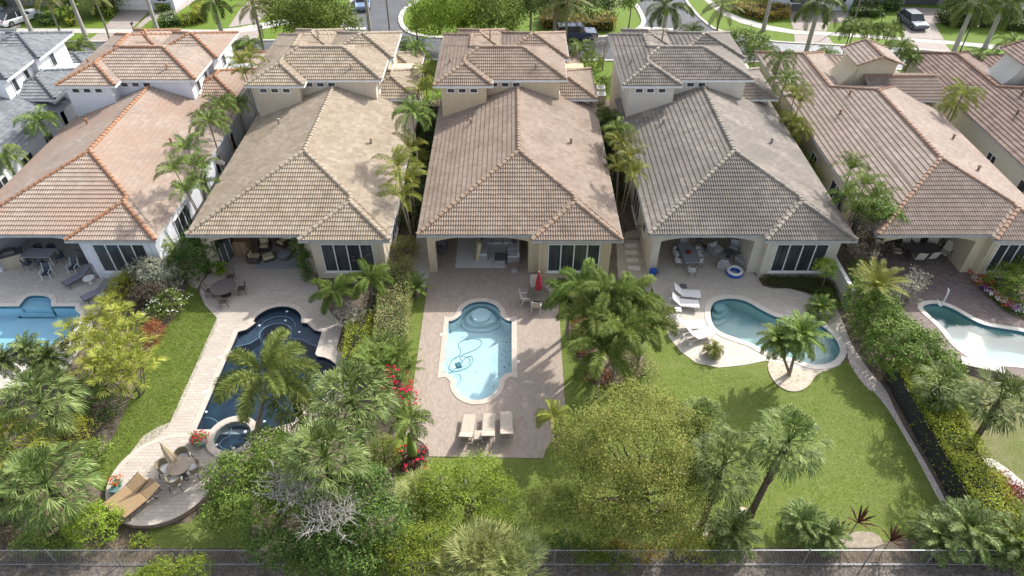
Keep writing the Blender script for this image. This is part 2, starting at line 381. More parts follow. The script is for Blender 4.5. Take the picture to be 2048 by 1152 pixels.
def base_house(kind):
    """kind 'tower': two-storey block at the street end; 'long': one storey with a chimney tower"""
    root = empty('house'); M = dict(frame=W_FRAME, glass=GLS); WALL = stucco('wall_default', (.6, .6, .6)); TL = surf('tile_default', (.5, .4, .3))
    xl, xr = -6.1, 7.04
    if kind == 'long': xl, xr = -5.95, 5.95
    zt = 3.52; rx = 1.3
    wl = MB(); porch_shell(wl, xl + .47, xr - .54, xl + 1.0, rx - .2, 36.0, 0, 40.6, rx + .45, 35.42, 54 if kind == 'tower' else 57.4, zt)
    wl.build('wall', WALL, root)
    T, C, GT = MB(), MB(), MB()
    z = 3.65; run = (xr - xl) / 2; xm = (xl + xr) / 2
    # projecting room roof
    rr = (xr - rx) / 2; w = xr - rx
    tile_face(T, (rx, 34.8), (1, 0), (0, 1), z, 0, rr, lambda t: (t, w - t))
    for X, n in ((rx, 1), (xr, -1)): tile_face(T, (X, 34.8), (0, 1), (n, 0), z, 0, rr, lambda t: (t, .6 + t))
    ha = z + PT * rr + .03; xa = (rx + xr) / 2
    cap_line(C, (rx, 34.8, z + .06), (xa, 34.8 + rr, ha)); cap_line(C, (xr, 34.8, z + .06), (xa, 34.8 + rr, ha)); cap_line(C, (xa, 34.8 + rr, ha), (xa, 35.4 + rr, ha))
    # main roof
    W2 = xr - xl
    tile_face(T, (xl, 35.4), (1, 0), (0, 1), z, 0, run, lambda t: (t, W2 - t))
    hm = z + PT * run + .03
    cap_line(C, (xl, 35.4, z + .06), (xm, 35.4 + run, hm)); cap_line(C, (xa, 35.4 + rr, ha), (xm, 35.4 + run, hm))
    if kind == 'tower':
        ye = 54.8; L = ye - 35.4
        tile_face(T, (xl, 35.4), (0, 1), (1, 0), z, 0, run, lambda t: (t, L)); tile_face(T, (xr, 35.4), (0, 1), (-1, 0), z, 0, run, lambda t: (t, L))
        cap_line(C, (xm, 35.4 + run, hm), (xm, 52.4, hm))
        gutter_run(GT, [(xl, ye), (xl, 35.4), (rx, 35.4), (rx, 34.8), (xr, 34.8), (xr, ye)], z)
    else:
        ye = 58.0; L = ye - 35.4; wr = 3.3; yw = 65.0
        tile_face(T, (xr, 35.4), (0, 1), (-1, 0), z, 0, run, lambda t: (t, L - t))
        tile_face(T, (xl, 35.4), (0, 1), (1, 0), z, 0, wr, lambda t: (t, yw - 35.4 - t))
        tile_face(T, (xl, 35.4), (0, 1), (1, 0), z, wr, run, lambda t: (t, L - t))
        tile_face(T, (xl, ye), (1, 0), (0, -1), z, 0, run, lambda t: (t, W2 - t))
        tile_face(T, (xl + 2 * wr, 35.4), (0, 1), (-1, 0), z, 0, wr, lambda t: (L - t - .2, yw - 35.4 - t))
        tile_face(T, (xl, yw), (1, 0), (0, -1), z, 0, wr, lambda t: (t, 2 * wr - t))
        hw = z + PT * wr + .03
        cap_line(C, (xm, 35.4 + run, hm), (xm, ye - run, hm)); cap_line(C, (xm, ye - run, hm), (xl + wr, ye - wr, hw)); cap_line(C, (xm, ye - run, hm), (xr, ye, z + .06))
        cap_line(C, (xl + wr, ye - wr, hw), (xl + wr, yw - wr, hw)); cap_line(C, (xl + wr, yw - wr, hw), (xl, yw, z + .06)); cap_line(C, (xl + wr, yw - wr, hw), (xl + 2 * wr, yw, z + .06))
        gutter_run(GT, [(xl, yw), (xl, 35.4), (rx, 35.4), (rx, 34.8), (xr, 34.8), (xr, ye)], z)
        wf = MB(); wf.box(xl + .47, xl + 6.1, 57.4, 64.5, 0, zt); wf.build('wing_wall', WALL, root)
    rf = T.build('roof', TL, root); C.build('ridge_tiles', TL, rf); GT.build('gutter', GUT, root)
    for (vx, vy) in ((4.4, 45.5), (-3.2, 48.4)) if kind == 'tower' else ((3.9, 46.5), (-3.4, 50.2), (-1.9, 52.6), (3.1, 41.5)):
        vz = z + PT * (xr - vx if vx > xm else vx - xl); v = MB(); v.lathe([(.09, -.1), (.09, .38), (.13, .4), (.12, .47), (.02, .5)], (vx, vy, vz), 8); v.build('vent_pipe', TL, root)
    # rear picture window with four lights and a raised stucco surround
    a0, a1 = (2.36, 5.8) if kind == 'tower' else (2.2, 5.0)
    sr = MB()
    for q in ((a0 - .28, a0 - .02, .42, 3.12), (a1 + .02, a1 + .28, .42, 3.12), (a0 - .02, a1 + .02, 2.95, 3.12), (a0 - .02, a1 + .02, .42, .58)): sr.box(q[0], q[1], 35.36, 35.43, q[2], q[3])
    sr.build('window_surround', WALL, root)
    window(root, M, 'y', 35.42, a0, a1, .6, 2.93, -1, 4)
    # glazed doors at the back of the porch
    d = MB(); window(root, M, 'y', 40.6, xl + 2.6, rx - 1.1, .03, 2.5, -1, 4, sill=False)
    # side windows
    for (a, b, z0, z1, n) in ((38.3, 40.7, .5, 2.6, 3), (43.2, 44.6, 1.0, 2.5, 2), (46.6, 48.2, 1.0, 2.5, 2), (50.2, 51.4, .9, 2.6, 1)): window(root, M, 'x', xr - .54, a, b, z0, z1, 1, n)
    for (a, b, z0, z1, n) in ((41.2, 44.0, .1, 2.6, 3), (38.4, 39.4, 1.2, 2.3, 1), (47.2, 48.4, 1.2, 2.4, 2)): window(root, M, 'x', xl + .47, a, b, z0, z1, -1, n)
    if kind == 'tower':
        tw = MB(); z2 = 6.48
        tw.box(-5.64, -2.05, 51.2, 61.0, .01, z2); tw.box(-2.05, 3.85, 52.3, 58.3, .01, z2); tw.box(-.6, 4.27, 56.5, 61.3, .01, z2 - .01); tw.box(-4.3, -.9, 61.0, 62.5, .01, z2 - .05); tw.build('tower_wall', WALL, root)
        Z = 6.6; T, C, GT = MB(), MB(), MB()
        tile_face(T, (-6.2, 51.08), (1, 0), (0, 1), Z, 0, 2.325, lambda t: (t, 4.65 - t))
        tile_face(T, (-1.55, 51.08), (0, 1), (-1, 0), Z, 0, 2.325, lambda t: (t, 1.1 + t))
        tile_face(T, (-6.2, 51.08), (0, 1), (1, 0), Z, 0, 2.325, lambda t: (t, 10.7 - t))
        tile_face(T, (-6.2, 51.08), (0, 1), (1, 0), Z, 2.325, 2.67, lambda t: (1.1 + t, 10.7 - t))
        tile_face(T, (-6.2, 51.08), (0, 1), (1, 0), Z, 2.67, 3.5, lambda t: (1.1 + t, 8.1 - t))
        tile_face(T, (-6.2, 52.18), (1, 0), (0, 1), Z, 0, 3.5, lambda t: (max(t, 2.3 if t > 2.3 else 4.6 - t), 10.6 - t))
        tile_face(T, (4.4, 52.18), (0, 1), (-1, 0), Z, 0, 3.5, lambda t: (t, 7 - t))
        tile_face(T, (-6.2, 59.18), (1, 0), (0, -1), Z, 0, 3.5, lambda t: (t, 10.6 - t))
        tile_face(T, (-.86, 51.08), (0, 1), (-1, 0), Z, 0, 2.67, lambda t: (8.1 - t, 10.7 - t))
        tile_face(T, (-6.2, 61.78), (1, 0), (0, -1), Z, 0, 2.67, lambda t: (t, 5.34 - t))
        h = lambda t: Z + PT * t + .03
        cap_line(C, (-6.2, 51.08, Z + .06), (-3.875, 53.41, h(2.325))); cap_line(C, (-1.55, 51.08, Z + .06), (-3.875, 53.41, h(2.325)))
        cap_line(C, (-3.875, 53.41, h(2.325)), (-3.875, 54.51, h(2.325))); cap_line(C, (-3.875, 54.51, h(2.325)), (-2.7, 55.68, h(3.5)))
        cap_line(C, (-2.7, 55.68, h(3.5)), (.9, 55.68, h(3.5))); cap_line(C, (4.4, 52.18, Z + .06), (.9, 55.68, h(3.5)))
        cap_line(C, (-2.7, 55.68, h(3.5)), (-3.53, 56.51, h(2.67))); cap_line(C, (-3.53, 56.51, h(2.67)), (-3.53, 59.11, h(2.67)))
        cap_line(C, (-3.53, 59.11, h(2.67)), (-6.2, 61.78, h(0))); cap_line(C, (-3.53, 59.11, h(2.67)), (-.86, 61.78, h(0)))
        hip_block(T, C, -1.1, 4.8, 56.38, 62.18, Z + .002)
        hip_block(T, C, -4.9, -.7, 58.0, 62.9, Z - .03)
        gutter_run(GT, [(-6.2, 61.78), (-6.2, 51.08), (-1.55, 51.08), (-1.55, 52.18), (4.4, 52.18), (4.4, 56.38), (4.8, 56.38), (4.8, 62.18)], Z)
        rf = T.build('tower_roof', TL, root); C.build('ridge_tiles', TL, rf); GT.build('tower_gutter', TRIM, root)
        sf = MB(); sf.sheet([(-6.12, 51.12), (-1.63, 51.12), (-1.63, 52.24), (4.32, 52.24), (4.32, 56.42), (4.72, 56.08), (4.72, 61.7), (-6.12, 61.3)], Z - .14); sf.build('soffit', TRIM, root)
        for X in (-4.85, -3.95, -3.03): window(root, M, 'y', 51.2, X - .33, X + .33, 5.95, 6.38, -1, 1, .06, sill=False)
        for X in (-1.45, -.55, .35): window(root, M, 'y', 52.3, X - .33, X + .33, 5.95, 6.38, -1, 1, .06, sill=False)
        for (a, b) in ((53.2, 53.9), (55.0, 55.7)): window(root, M, 'x', 3.85, a, b, 5.0, 6.1, 1, 1)
        window(root, M, 'x', 4.27, 58.4, 59.2, 4.9, 6.1, 1, 1)
        for (a, b) in ((53.6, 54.6), (57.0, 58.0)): window(root, M, 'x', -5.64, a, b, 5.0, 6.1, -1, 1)
        # one-storey wing beside the tower and the entry porch roof
        wg = MB(); wg.box(2.6, 6.5, 53.45, 60.5, .01, 4.45); wg.box(1.0, 6.0, 60.5, 64.5, .01, 3.4); wg.build('wing_wall', WALL, root)
        T, C = MB(), MB(); hip_block(T, C, 2.1, 7.05, 52.9, 58.9, 4.6)
        rf = T.build('wing_roof', TL, root); C.build('ridge_tiles', TL, rf)
        T, C = MB(), MB(); hip_block(T, C, .6, 6.4, 60.2, 65.2, 3.6); rf = T.build('porch_roof', TL, root); C.build('ridge_tiles', TL, rf)
        GT = MB(); gutter_run(GT, [(2.1, 52.9), (7.05, 52.9), (7.05, 58.9)], 4.6); GT.build('wing_gutter', TRIM, root)
        GT = MB(); gutter_run(GT, [(.6, 60.2), (6.4, 60.2), (6.4, 65.2)], 3.6); GT.build('porch_gutter', TRIM, root)
        for vx, vy in ((-5.1, 54.6), (1.9, 53.3)):
            v = MB(); v.lathe([(.07, -.1), (.07, .3), (.11, .32), (.02, .4)], (vx, vy, Z + PT * min(vx + 6.2, vy - 51.8 if vx > 0 else 9)), 8); v.build('vent_pipe', TL, root)
        v = MB(); v.lathe([(.07, -.3), (.07, .75), (.1, .78), (.02, .85)], (-1.9, 58.9, Z + .75), 8); v.build('vent_pipe', TL, root)
    else:
        # chimney tower with a gabled tile cap
        c = MB(); x0, x1, y0, y1 = .0, 3.2, 56.2, 59.2; xm2 = (x0 + x1) / 2
        c.box(x0, x1, y0, y1, 3.6, 6.25)
        for y in (y0 + .001, y1 - .001): c.add([(x0, y, 6.25), (x1, y, 6.25), (xm2, y, 6.25 + (x1 - x0) / 2 * PT)], [(0, 1, 2)])
        pr = [(x0, 6.0)] + [(x0 - 1.9 * (k / 8) ** 1.0, 6.0 - 1.9 * (1 - (1 - k / 8) ** 2.2)) for k in range(1, 9)] + [(x0 - 1.9, 3.6), (x0, 3.6)]
        for yy in (y0 + .1, y1 - .1): c.add([(p[0], yy, p[1]) for p in pr], [tuple(range(len(pr)))])
        c.add([(p[0], y0 + .1, p[1]) for p in pr] + [(p[0], y1 - .1, p[1]) for p in pr], [(k, k + 1, len(pr) + k + 1, len(pr) + k) for k in range(len(pr) - 1)])
        ct = c.build('chimney', WALL, root)
        T, C = MB(), MB(); hip_block(T, C, x0 - .4, x1 + .4, y0 - .45, y1 + .4, 6.24, gable='FB')
        for sx in (x0 - .4, x1 + .4):                                # verge tiles along the gable
            for yy in (y0 - .45, y1 + .4): cap_line(C, (sx, yy, 6.27), (xm2, yy, 6.3 + (x1 - x0 + .8) / 2 * PT), .12)
        T.build('chimney_roof', TL, ct); C.build('ridge_tiles', TL, ct)
        wg = MB(); wg.box(1.4, 6.4, 54.0, 58.0, .01, 4.2); wg.add([(6.399, 54.0, 4.2), (6.399, 58.0, 4.2), (6.399, 56.0, 4.92)], [(0, 1, 2)]); wg.box(0, 5.5, 58, 64, .01, 3.4); wg.build('wing_wall', WALL, root)
        T, C = MB(), MB(); hip_block(T, C, .6, 6.8, 53.4, 58.6, 4.28, gable='LR'); rf = T.build('wing_roof', TL, root); C.build('ridge_tiles', TL, rf)
        T = MB(); hip_block(T, MB(), 0.0, 6.0, 58.2, 64.5, 3.6); T.build('garage_roof', TL, root)
        GT = MB(); gutter_run(GT, [(.6, 53.4), (6.8, 53.4)], 4.28); GT.build('wing_gutter', TRIM, root)
    return root
def dress(root, wall, roof, cap, gut=None, trim=None):
    for o in children_rec(root):
        n = o.name.split('.')[0]
        if n.endswith('ridge_tiles'): set_mat(o, cap)
        elif 'roof' in n: set_mat(o, roof)
        elif n == 'vent_pipe': set_mat(o, cap)
        elif n == 'gutter' and gut: set_mat(o, gut)
        elif n.endswith('wall') or n in ('chimney', 'window_surround'): set_mat(o, wall)
T0 = base_house('tower'); L0 = base_house('long')
HOUSES = [
 (T0, 0.0, 'wall_yellow', (.58, .48, .33), [(0.291, 0.226, 0.175), (0.322, 0.255, 0.201), (0.353, 0.281, 0.223)], (0.157, 0.109, 0.0805), .5, None, [(0.361, 0.265, 0.19), (0.298, 0.21, 0.146)],
  'cream yellow house with brown tile roof behind the pool with looping hose'),
 (T0, -14.9, 'wall_beige', (.58, .51, .40), [(0.32, 0.263, 0.198), (0.369, 0.307, 0.232), (0.425, 0.358, 0.279)], (0.216, 0.16, 0.105), .45, None, [(0.4, 0.334, 0.255), (0.337, 0.279, 0.21)],
  'beige house with tan tile roof behind the dark blue pool'),
 (T0, -29.8, 'wall_white', (.66, .68, .73), [(0.37, 0.291, 0.234), (0.402, 0.322, 0.263), (0.45, 0.377, 0.315)], (0.216, 0.185, 0.154), .55, (0.377, 0.267, 0.205), [(0.37, 0.185, 0.0991), (0.321, 0.165, 0.0951)],
  'white house with salmon tile roof edged by bright orange ridge tiles'),
 (T0, 14.95, 'wall_greige', (.60, .56, .48), [(0.244, 0.211, 0.18), (0.284, 0.246, 0.209), (0.325, 0.285, 0.243)], (0.122, 0.111, 0.097), .65, (0.179, 0.163, 0.142), [(0.342, 0.302, 0.246), (0.244, 0.214, 0.18)],
  'pale house with weathered grey brown tile roof behind the kidney shaped pool'),
 (T0, -44.9, 'wall_brightwhite', (.80, .81, .83), [(0.175, 0.191, 0.204), (0.229, 0.25, 0.266), (0.274, 0.296, 0.308)], (0.129, 0.141, 0.153), .4, None, [(0.168, 0.184, 0.2), (0.206, 0.223, 0.23)],
  'white house with slate grey tile roof beside the orange edged roof'),
 (L0, 29.57, 'wall_cream', (.60, .53, .38), [(0.321, 0.25, 0.205), (0.353, 0.28, 0.231), (0.402, 0.327, 0.275)], (0.192, 0.156, 0.128), .4, None, [(0.321, 0.203, 0.139), (0.298, 0.186, 0.132)],
  'long one storey cream house with gabled chimney tower and pinkish tile roof'),
 (L0, 43.7, 'wall_pale', (.62, .62, .55), [(0.219, 0.153, 0.124), (0.259, 0.183, 0.15), (0.306, 0.221, 0.183)], (0.118, 0.0842, 0.0732), .6, None, [(0.259, 0.153, 0.11), (0.219, 0.13, 0.0951)],
  'long house with dark reddish brown tile roof nearest the right edge'),
]
used = set()
for i, (src, dx, wn_, wc, tc, stn, amt, big, cc, lab) in enumerate(HOUSES):
    h = src if id(src) not in used else copy_tree(src)
    if id(src) not in used: used.add(id(src)); src_first = src
    h.location = (dx, 0, 0)
    dress(h, stucco(wn_, wc), tiles('roof_tiles_%d' % i, tc, stn, amt, big), tiles('ridge_%d' % i, cc, stn, amt * .7))
    tag(h, lab, 'house', 'back row of tile roofed houses')
# ================================================================ PLANT BUILDERS
import numpy as np
RS = np.random.RandomState(11)
def quad_mesh(name, Q, mat):
    Q = np.asarray(Q, dtype=np.float32).reshape(-1, 4, 3); n = len(Q)
    me = bpy.data.meshes.new(name); me.vertices.add(n * 4); me.vertices.foreach_set('co', Q.ravel())
    me.loops.add(n * 4); me.loops.foreach_set('vertex_index', np.arange(n * 4, dtype=np.int32))
    me.polygons.add(n); me.polygons.foreach_set('loop_start', np.arange(n, dtype=np.int32) * 4)
    try: me.polygons.foreach_set('loop_total', np.full(n, 4, dtype=np.int32))
    except Exception: pass
    me.materials.append(mat); me.update(calc_edges=True); me.validate(); return me
def link(name, me, parent=None, loc=(0, 0, 0)):
    o = bpy.data.objects.new(name, me); COL.objects.link(o); o.parent = parent; o.location = loc; return o
def unit(a): return a / np.maximum(np.linalg.norm(a, axis=-1, keepdims=True), 1e-9)
def leaf_quads(P, Nn, size, aspect=.5, rs=RS):
    n = len(P); r = rs.normal(size=(n, 3)); t = unit(np.cross(Nn, r)); b = np.cross(Nn, t)
    L = (size * rs.uniform(.6, 1.3, n))[:, None]; Wd = L * aspect
    return np.stack([P - t * L / 2, P + b * Wd / 2 - t * L * .05, P + t * L / 2, P - b * Wd / 2 - t * L * .05], 1)
def blob_leaves(blobs, n, size, clump=.35, per=22, shell=.55, up=.5, aspect=.5, rs=RS, low=-.35):
    """leaves gathered in small clumps over a union of ellipsoids"""
    B = np.array(blobs, float); wgt = B[:, 3] * B[:, 4] + B[:, 3] * B[:, 5]; wgt /= wgt.sum()
    nc = max(6, n // per); ix = rs.choice(len(B), nc * 2, p=wgt)
    d = unit(rs.normal(size=(nc * 2, 3))); d[:, 2] = np.where(d[:, 2] < low, -d[:, 2], d[:, 2])
    rr = rs.uniform(shell ** 3, 1.0, nc * 2) ** (1 / 3)
    lump = 1 + .16 * np.sin(d[:, 0] * 5 + ix * 1.3) * np.cos(d[:, 1] * 6 + ix)
    c = B[ix, :3] + d * B[ix, 3:6] * (rr * lump)[:, None]
    # drop clump centres buried deep in another blob
    deep = np.zeros(len(c), bool)
    for b in B: deep |= (((c - b[:3]) / b[3:6]) ** 2).sum(1) < .3
    c = c[~deep][:nc]; dd = d[~deep][:nc]; m = len(c)
    k = rs.randint(0, m, n); off = rs.normal(size=(n, 3)) * clump * np.array([1, 1, .6]) * rs.uniform(.4, 1.1, m)[k][:, None]
    P = c[k] + off
    Nn = unit(dd[k] * .5 + np.array([0, 0, up]) + rs.normal(size=(n, 3)) * .55)
    return leaf_quads(P, Nn, size, aspect, rs)
def strips(mb_quads, pts, w, up=(0, 0, 1)):
    for a, b in zip(pts[:-1], pts[1:]):
        t = np.array(b) - np.array(a); s = np.cross(t, up); s = s / (np.linalg.norm(s) + 1e-9) * w
        mb_quads.append([a - s, b - s, b + s, a + s])
def frond_quads(Q, az, el, L, droop, pairs, ll, lw, vee=.35, plume=False, fold=.5, rs=RS, base=.12, origin=(0, 0, 0), twist=0.0):
    """one feather frond: arching midrib with two rows (or a bottle-brush) of leaflets"""
    n = 14; p = np.array(origin, float); e = el; pts = [p.copy()]; dirs = []
    for i in range(n):
        s = i / n; d = np.array([math.cos(az) * math.cos(e), math.sin(az) * math.cos(e), math.sin(e)])
        dirs.append(d); p = p + d * L / n; pts.append(p.copy()); e -= droop / n * (.45 + 1.1 * s)
    dirs.append(dirs[-1]); strips(Q, pts, max(.012, L * .007))
    sd0 = np.array([-math.sin(az), math.cos(az), 0])
    for k in range(pairs):
        s = base + (1 - base) * (k + .5) / pairs; i = min(n - 1, int(s * n)); f = s * n - i
        c = pts[i] * (1 - f) + pts[i + 1] * f; t = dirs[i]; upv = np.cross(sd0, t) * -1; upv = upv / np.linalg.norm(upv)
        if upv[2] < 0: upv = -upv
        prof = (.35 + .65 * min(1, (s - base) / .22)) * (1 - .6 * max(0, (s - .62) / .38) ** 1.5)
        for sg in (-1, 1):
            reps = 4 if plume else 1
            for q in range(reps):
                v = vee + (rs.uniform(-.9, 1.1) if plume else rs.normal() * .12)
                o = sd0 * sg * math.cos(v) + upv * math.sin(v) + t * (.45 + .5 * s) + rs.normal(size=3) * .06
                o = o / np.linalg.norm(o); l = ll * prof * rs.uniform(.85, 1.1)
                m = c + o * l * .5; tip = m + (o * (1 - fold) + np.array([0, 0, -fold])) * l * .5
                wv = t * lw * .5
                Q.append([c - wv * .5, m - wv, m + wv, c + wv * .5]); Q.append([m - wv, tip - wv * .15, tip + wv * .15, m + wv])
def fan_quads(Q, az, el, P, Rr, segs=22, spread=2.1, droop=.5, w=.05, rs=RS, origin=(0, 0, 0)):
    """one fan leaf: stalk, then narrow blades radiating and drooping at the tips"""
    o = np.array(origin, float); d = np.array([math.cos(az) * math.cos(el), math.sin(az) * math.cos(el), math.sin(el)])
    c = o + d * P; strips(Q, [o, (o + c) / 2 + np.array([0, 0, .03 * P]), c], .02)
    sd = np.array([-math.sin(az), math.cos(az), 0]); nrm = np.cross(sd, d); nrm = nrm if nrm[2] > 0 else -nrm
    f0 = d * .9 + np.array([0, 0, -.25]); f0 /= np.linalg.norm(f0)
    for k in range(segs):
        a = (k / (segs - 1) - .5) * spread * 2 + rs.normal() * .03; r = Rr * (1 - .3 * abs(k / (segs - 1) - .5) * 2) * rs.uniform(.88, 1.06)
        t = f0 * math.cos(a) + sd * math.sin(a) + nrm * .18 * abs(math.sin(a)); t /= np.linalg.norm(t)
        b = c + d * .12 * (1 if abs(a) < 1 else 0); m = b + t * r * .58
        tip = m + (t * (1 - droop * .6) + np.array([0, 0, -droop])) * r * .42
        s = np.cross(t, nrm); s = s / (np.linalg.norm(s) + 1e-9) * w
        Q.append([b - s * .3, m - s, m + s, b + s * .3]); Q.append([m - s, tip - s * .12, tip + s * .12, m + s])
LF = dict(
 palm=leaf('palm_leaf', [(.045, .075, .014), (.125, .185, .035), (.29, .36, .085)], .3),
 foxtail=leaf('foxtail_leaf', [(.05, .075, .014), (.14, .18, .035), (.33, .37, .10)], .3),
 sabal=leaf('fan_palm_leaf', [(.028, .048, .01), (.07, .105, .025), (.16, .21, .06), (.38, .43, .17)], .25, .4),
 pale=leaf('pale_fan_leaf', [(.10, .13, .035), (.27, .31, .10), (.55, .55, .23)], .3, .4),
 areca=leaf('areca_leaf', [(0.11, 0.138, 0.0231), (0.195, 0.23, 0.0368), (0.342, 0.31, 0.0525)], .35),
 lady=leaf('lady_palm_leaf', [(.13, .16, .025), (.28, .31, .05), (.48, .48, .11)], .35),
 royal=leaf('royal_leaf', [(.045, .07, .018), (.10, .14, .03), (.19, .22, .06)], .25),
 coco=leaf('coconut_leaf', [(0.0854, 0.103, 0.0263), (0.159, 0.184, 0.0525), (0.293, 0.253, 0.0945)], .3),
 tree=leaf('tree_leaf', [(.06, .105, .015), (.14, .21, .03), (.27, .34, .06)], .3),
 lime=leaf('lime_leaf', [(0.0976, 0.149, 0.0158), (0.207, 0.287, 0.0315), (0.342, 0.414, 0.063)], .35),
 olive=leaf('olive_leaf', [(.05, .08, .014), (.18, .235, .04), (.35, .40, .09), (.40, .32, .10)], .3),
 dark=leaf('dark_leaf', [(.03, .06, .012), (.085, .15, .028), (.21, .29, .065)], .2, .35, .5),
 gloss=leaf('glossy_leaf', [(.045, .085, .014), (.14, .22, .035), (.32, .39, .085)], .25, .5, .3),
 yellow=leaf('yellow_leaf', [(0.146, 0.196, 0.021), (0.305, 0.345, 0.042), (0.488, 0.46, 0.0735)], .35),
 varie=leaf('variegated_leaf', [(0.0732, 0.138, 0.0263), (0.195, 0.253, 0.063), (0.488, 0.483, 0.21), (0.39, 0.23, 0.084)], .3),
 croton=leaf('croton_leaf', [(0.061, 0.103, 0.021), (0.22, 0.196, 0.0315), (0.39, 0.253, 0.0525), (0.244, 0.069, 0.042)], .25),
 red=leaf('red_leaf', [(0.146, 0.023, 0.021), (0.268, 0.0575, 0.0315), (0.146, 0.103, 0.0315)], .25),
 rust=leaf('rust_leaf', [(0.183, 0.069, 0.0315), (0.366, 0.127, 0.0525), (0.244, 0.172, 0.0525)], .25),
 purple=leaf('purple_leaf', [(.05, .045, .032), (.11, .085, .065), (.19, .17, .11)], .25),
 dracena=leaf('dark_red_leaf', [(0.0366, 0.0172, 0.0126), (0.0854, 0.0322, 0.0231), (0.122, 0.0575, 0.0315)], .15),
 bronze=leaf('bronze_leaf', [(.045, .06, .018), (.11, .12, .035), (.17, .10, .045)], .2),
 silver=leaf('silver_leaf', [(0.244, 0.253, 0.168), (0.415, 0.425, 0.315), (0.146, 0.184, 0.084)], .2),
 flower_w=leaf('white_petal', [(.75, .75, .68), (.85, .85, .8)], .2), flower_r=leaf('red_petal', [(.5, .01, .03), (.75, .03, .1)], .2),
 flower_o=leaf('orange_petal', [(.7, .1, .02), (.85, .2, .05)], .2), flower_p=leaf('violet_petal', [(.22, .04, .4), (.35, .1, .5)], .2))
BARK = surf('palm_bark', (.28, .24, .19), (.17, .145, .115), .9, 6, bmp=.8)
BARKG = surf('royal_bark', (.42, .40, .36), (.30, .285, .255), .85, 2.5, 9, bmp=.3)
BARKB = surf('boot_bark', (.14, .105, .075), (.07, .055, .042), .95, 9, bmp=1.0)
BARKT = surf('tree_bark', (.20, .16, .12), (.11, .09, .07), .9, 6, bmp=.8)
TWIG = surf('bare_twig', (.36, .34, .31), (.22, .205, .19), .85, 8)
SHAFT = surf('crown_shaft', (.16, .26, .05), (.22, .3, .08), .5, 3)
CROWNS = {}
def crown_mesh(kind, var):
    """unit-ish crown meshes, made once for each kind and variant, frond length in metres"""
    key = (kind, var)
    if key in CROWNS: return CROWNS[key]
    rs = np.random.RandomState(100 + var * 17 + len(kind)); Q = []
    GA = 2.39996
    if kind == 'arch':      # short strongly arched feather palm
        for i in range(16): frond_quads(Q, i * GA + rs.normal() * .15, 1.2 - i * .078, rs.uniform(.85, 1.08), 2.0 + rs.uniform(-.25, .4), 28, .36, .032, .5, fold=.6, rs=rs)
        m = 'palm'
    elif kind == 'areca':
        for i in range(11): frond_quads(Q, i * GA + rs.normal() * .3, 1.3 - i * .07, rs.uniform(.8, 1.1), 1.45 + rs.uniform(-.3, .5), 26, .34, .03, .55, fold=.5, rs=rs)
        m = 'areca'
    elif kind == 'pygmy':
        for i in range(38): frond_quads(Q, i * GA, 1.4 - i * .052, 1.0 * rs.uniform(.85, 1.05), 1.3, 30, .24, .034, .25, fold=.3, rs=rs)
        m = 'palm'
    elif kind == 'cycad':
        for i in range(24): frond_quads(Q, i * GA, 1.2 - i * .038, 1.0, .9, 20, .2, .03, .3, fold=.2, rs=rs, base=.06)
        m = 'palm'
    elif kind == 'foxtail':
        for i in range(10): frond_quads(Q, i * GA + rs.normal() * .12, 1.1 - i * .1, 1.0, 1.75 + rs.uniform(-.15, .35), 60, .25, .014, .2, plume=True, fold=.25, rs=rs, base=.14)
        m = 'foxtail'
    elif kind == 'royal':
        for i in range(15): frond_quads(Q, i * GA + rs.normal() * .12, 1.2 - i * .125, 1.0, 1.6 + rs.uniform(-.2, .4), 34, .24, .022, .1, plume=(i % 2 == 0), fold=.6, rs=rs)
        m = 'royal'
    elif kind == 'coco':
        for i in range(18): frond_quads(Q, i * GA + rs.normal() * .12, 1.2 - i * .1, 1.0, 1.2 + rs.uniform(-.2, .3), 30, .27, .024, -.05, fold=.6, rs=rs)
        m = 'coco'
    elif kind in ('sabal', 'pale', 'lady'):
        nf = {'sabal': 40, 'pale': 34, 'lady': 13}[kind]
        for i in range(nf):
            el = 1.45 - (i / nf) * (2.3 if kind == 'sabal' else 1.5) + rs.normal() * .06
            fan_quads(Q, i * GA + rs.normal() * .1, el, .52 * rs.uniform(.85, 1.15), .56, 20 if kind != 'lady' else 14, 1.5, .5 if kind == 'sabal' else .3, .0145 if kind != 'lady' else .02, rs=rs)
        m = kind
    elif kind == 'dracaena':
        for i in range(12):
            az, el = i * GA, 1.35 - i * .06; d = np.array([math.cos(az) * math.cos(el), math.sin(az) * math.cos(el), math.sin(el)]); s = np.array([-math.sin(az), math.cos(az), 0]) * .055
            mid = d * .55; tip = d * 1.0 + np.array([0, 0, -.12]); z0 = np.zeros(3)
            Q.append([z0 - s * .5, mid - s, mid + s, z0 + s * .5]); Q.append([mid - s, tip - s * .1, tip + s * .1, mid + s])
        m = 'dracena'
    CROWNS[key] = (quad_mesh(kind + '_crown', Q, LF[m]), m); return CROWNS[key]
def GX(px, py, X):
    """pixel + known X (a gap between two houses) -> x, y, z"""
    u, v = (px - 1024) / FPX, (py - 576) / FPX; d = _s + _c * v; z = CAM_H - X * d / u
    return X, (_c - _s * v) / d * (CAM_H - z), z
PALM_CAT = dict(arch=('arching_palm', 'palm'), areca=('areca_palm', 'palm'), pygmy=('date_palm', 'palm'), cycad=('cycad', 'cycad'), foxtail=('foxtail_palm', 'palm'), royal=('royal_palm', 'palm'),
                coco=('coconut_palm', 'palm'), sabal=('fan_palm', 'fan palm'), pale=('fan_palm', 'fan palm'), lady=('lady_palm', 'palm'), dracaena=('dracaena', 'plant'))
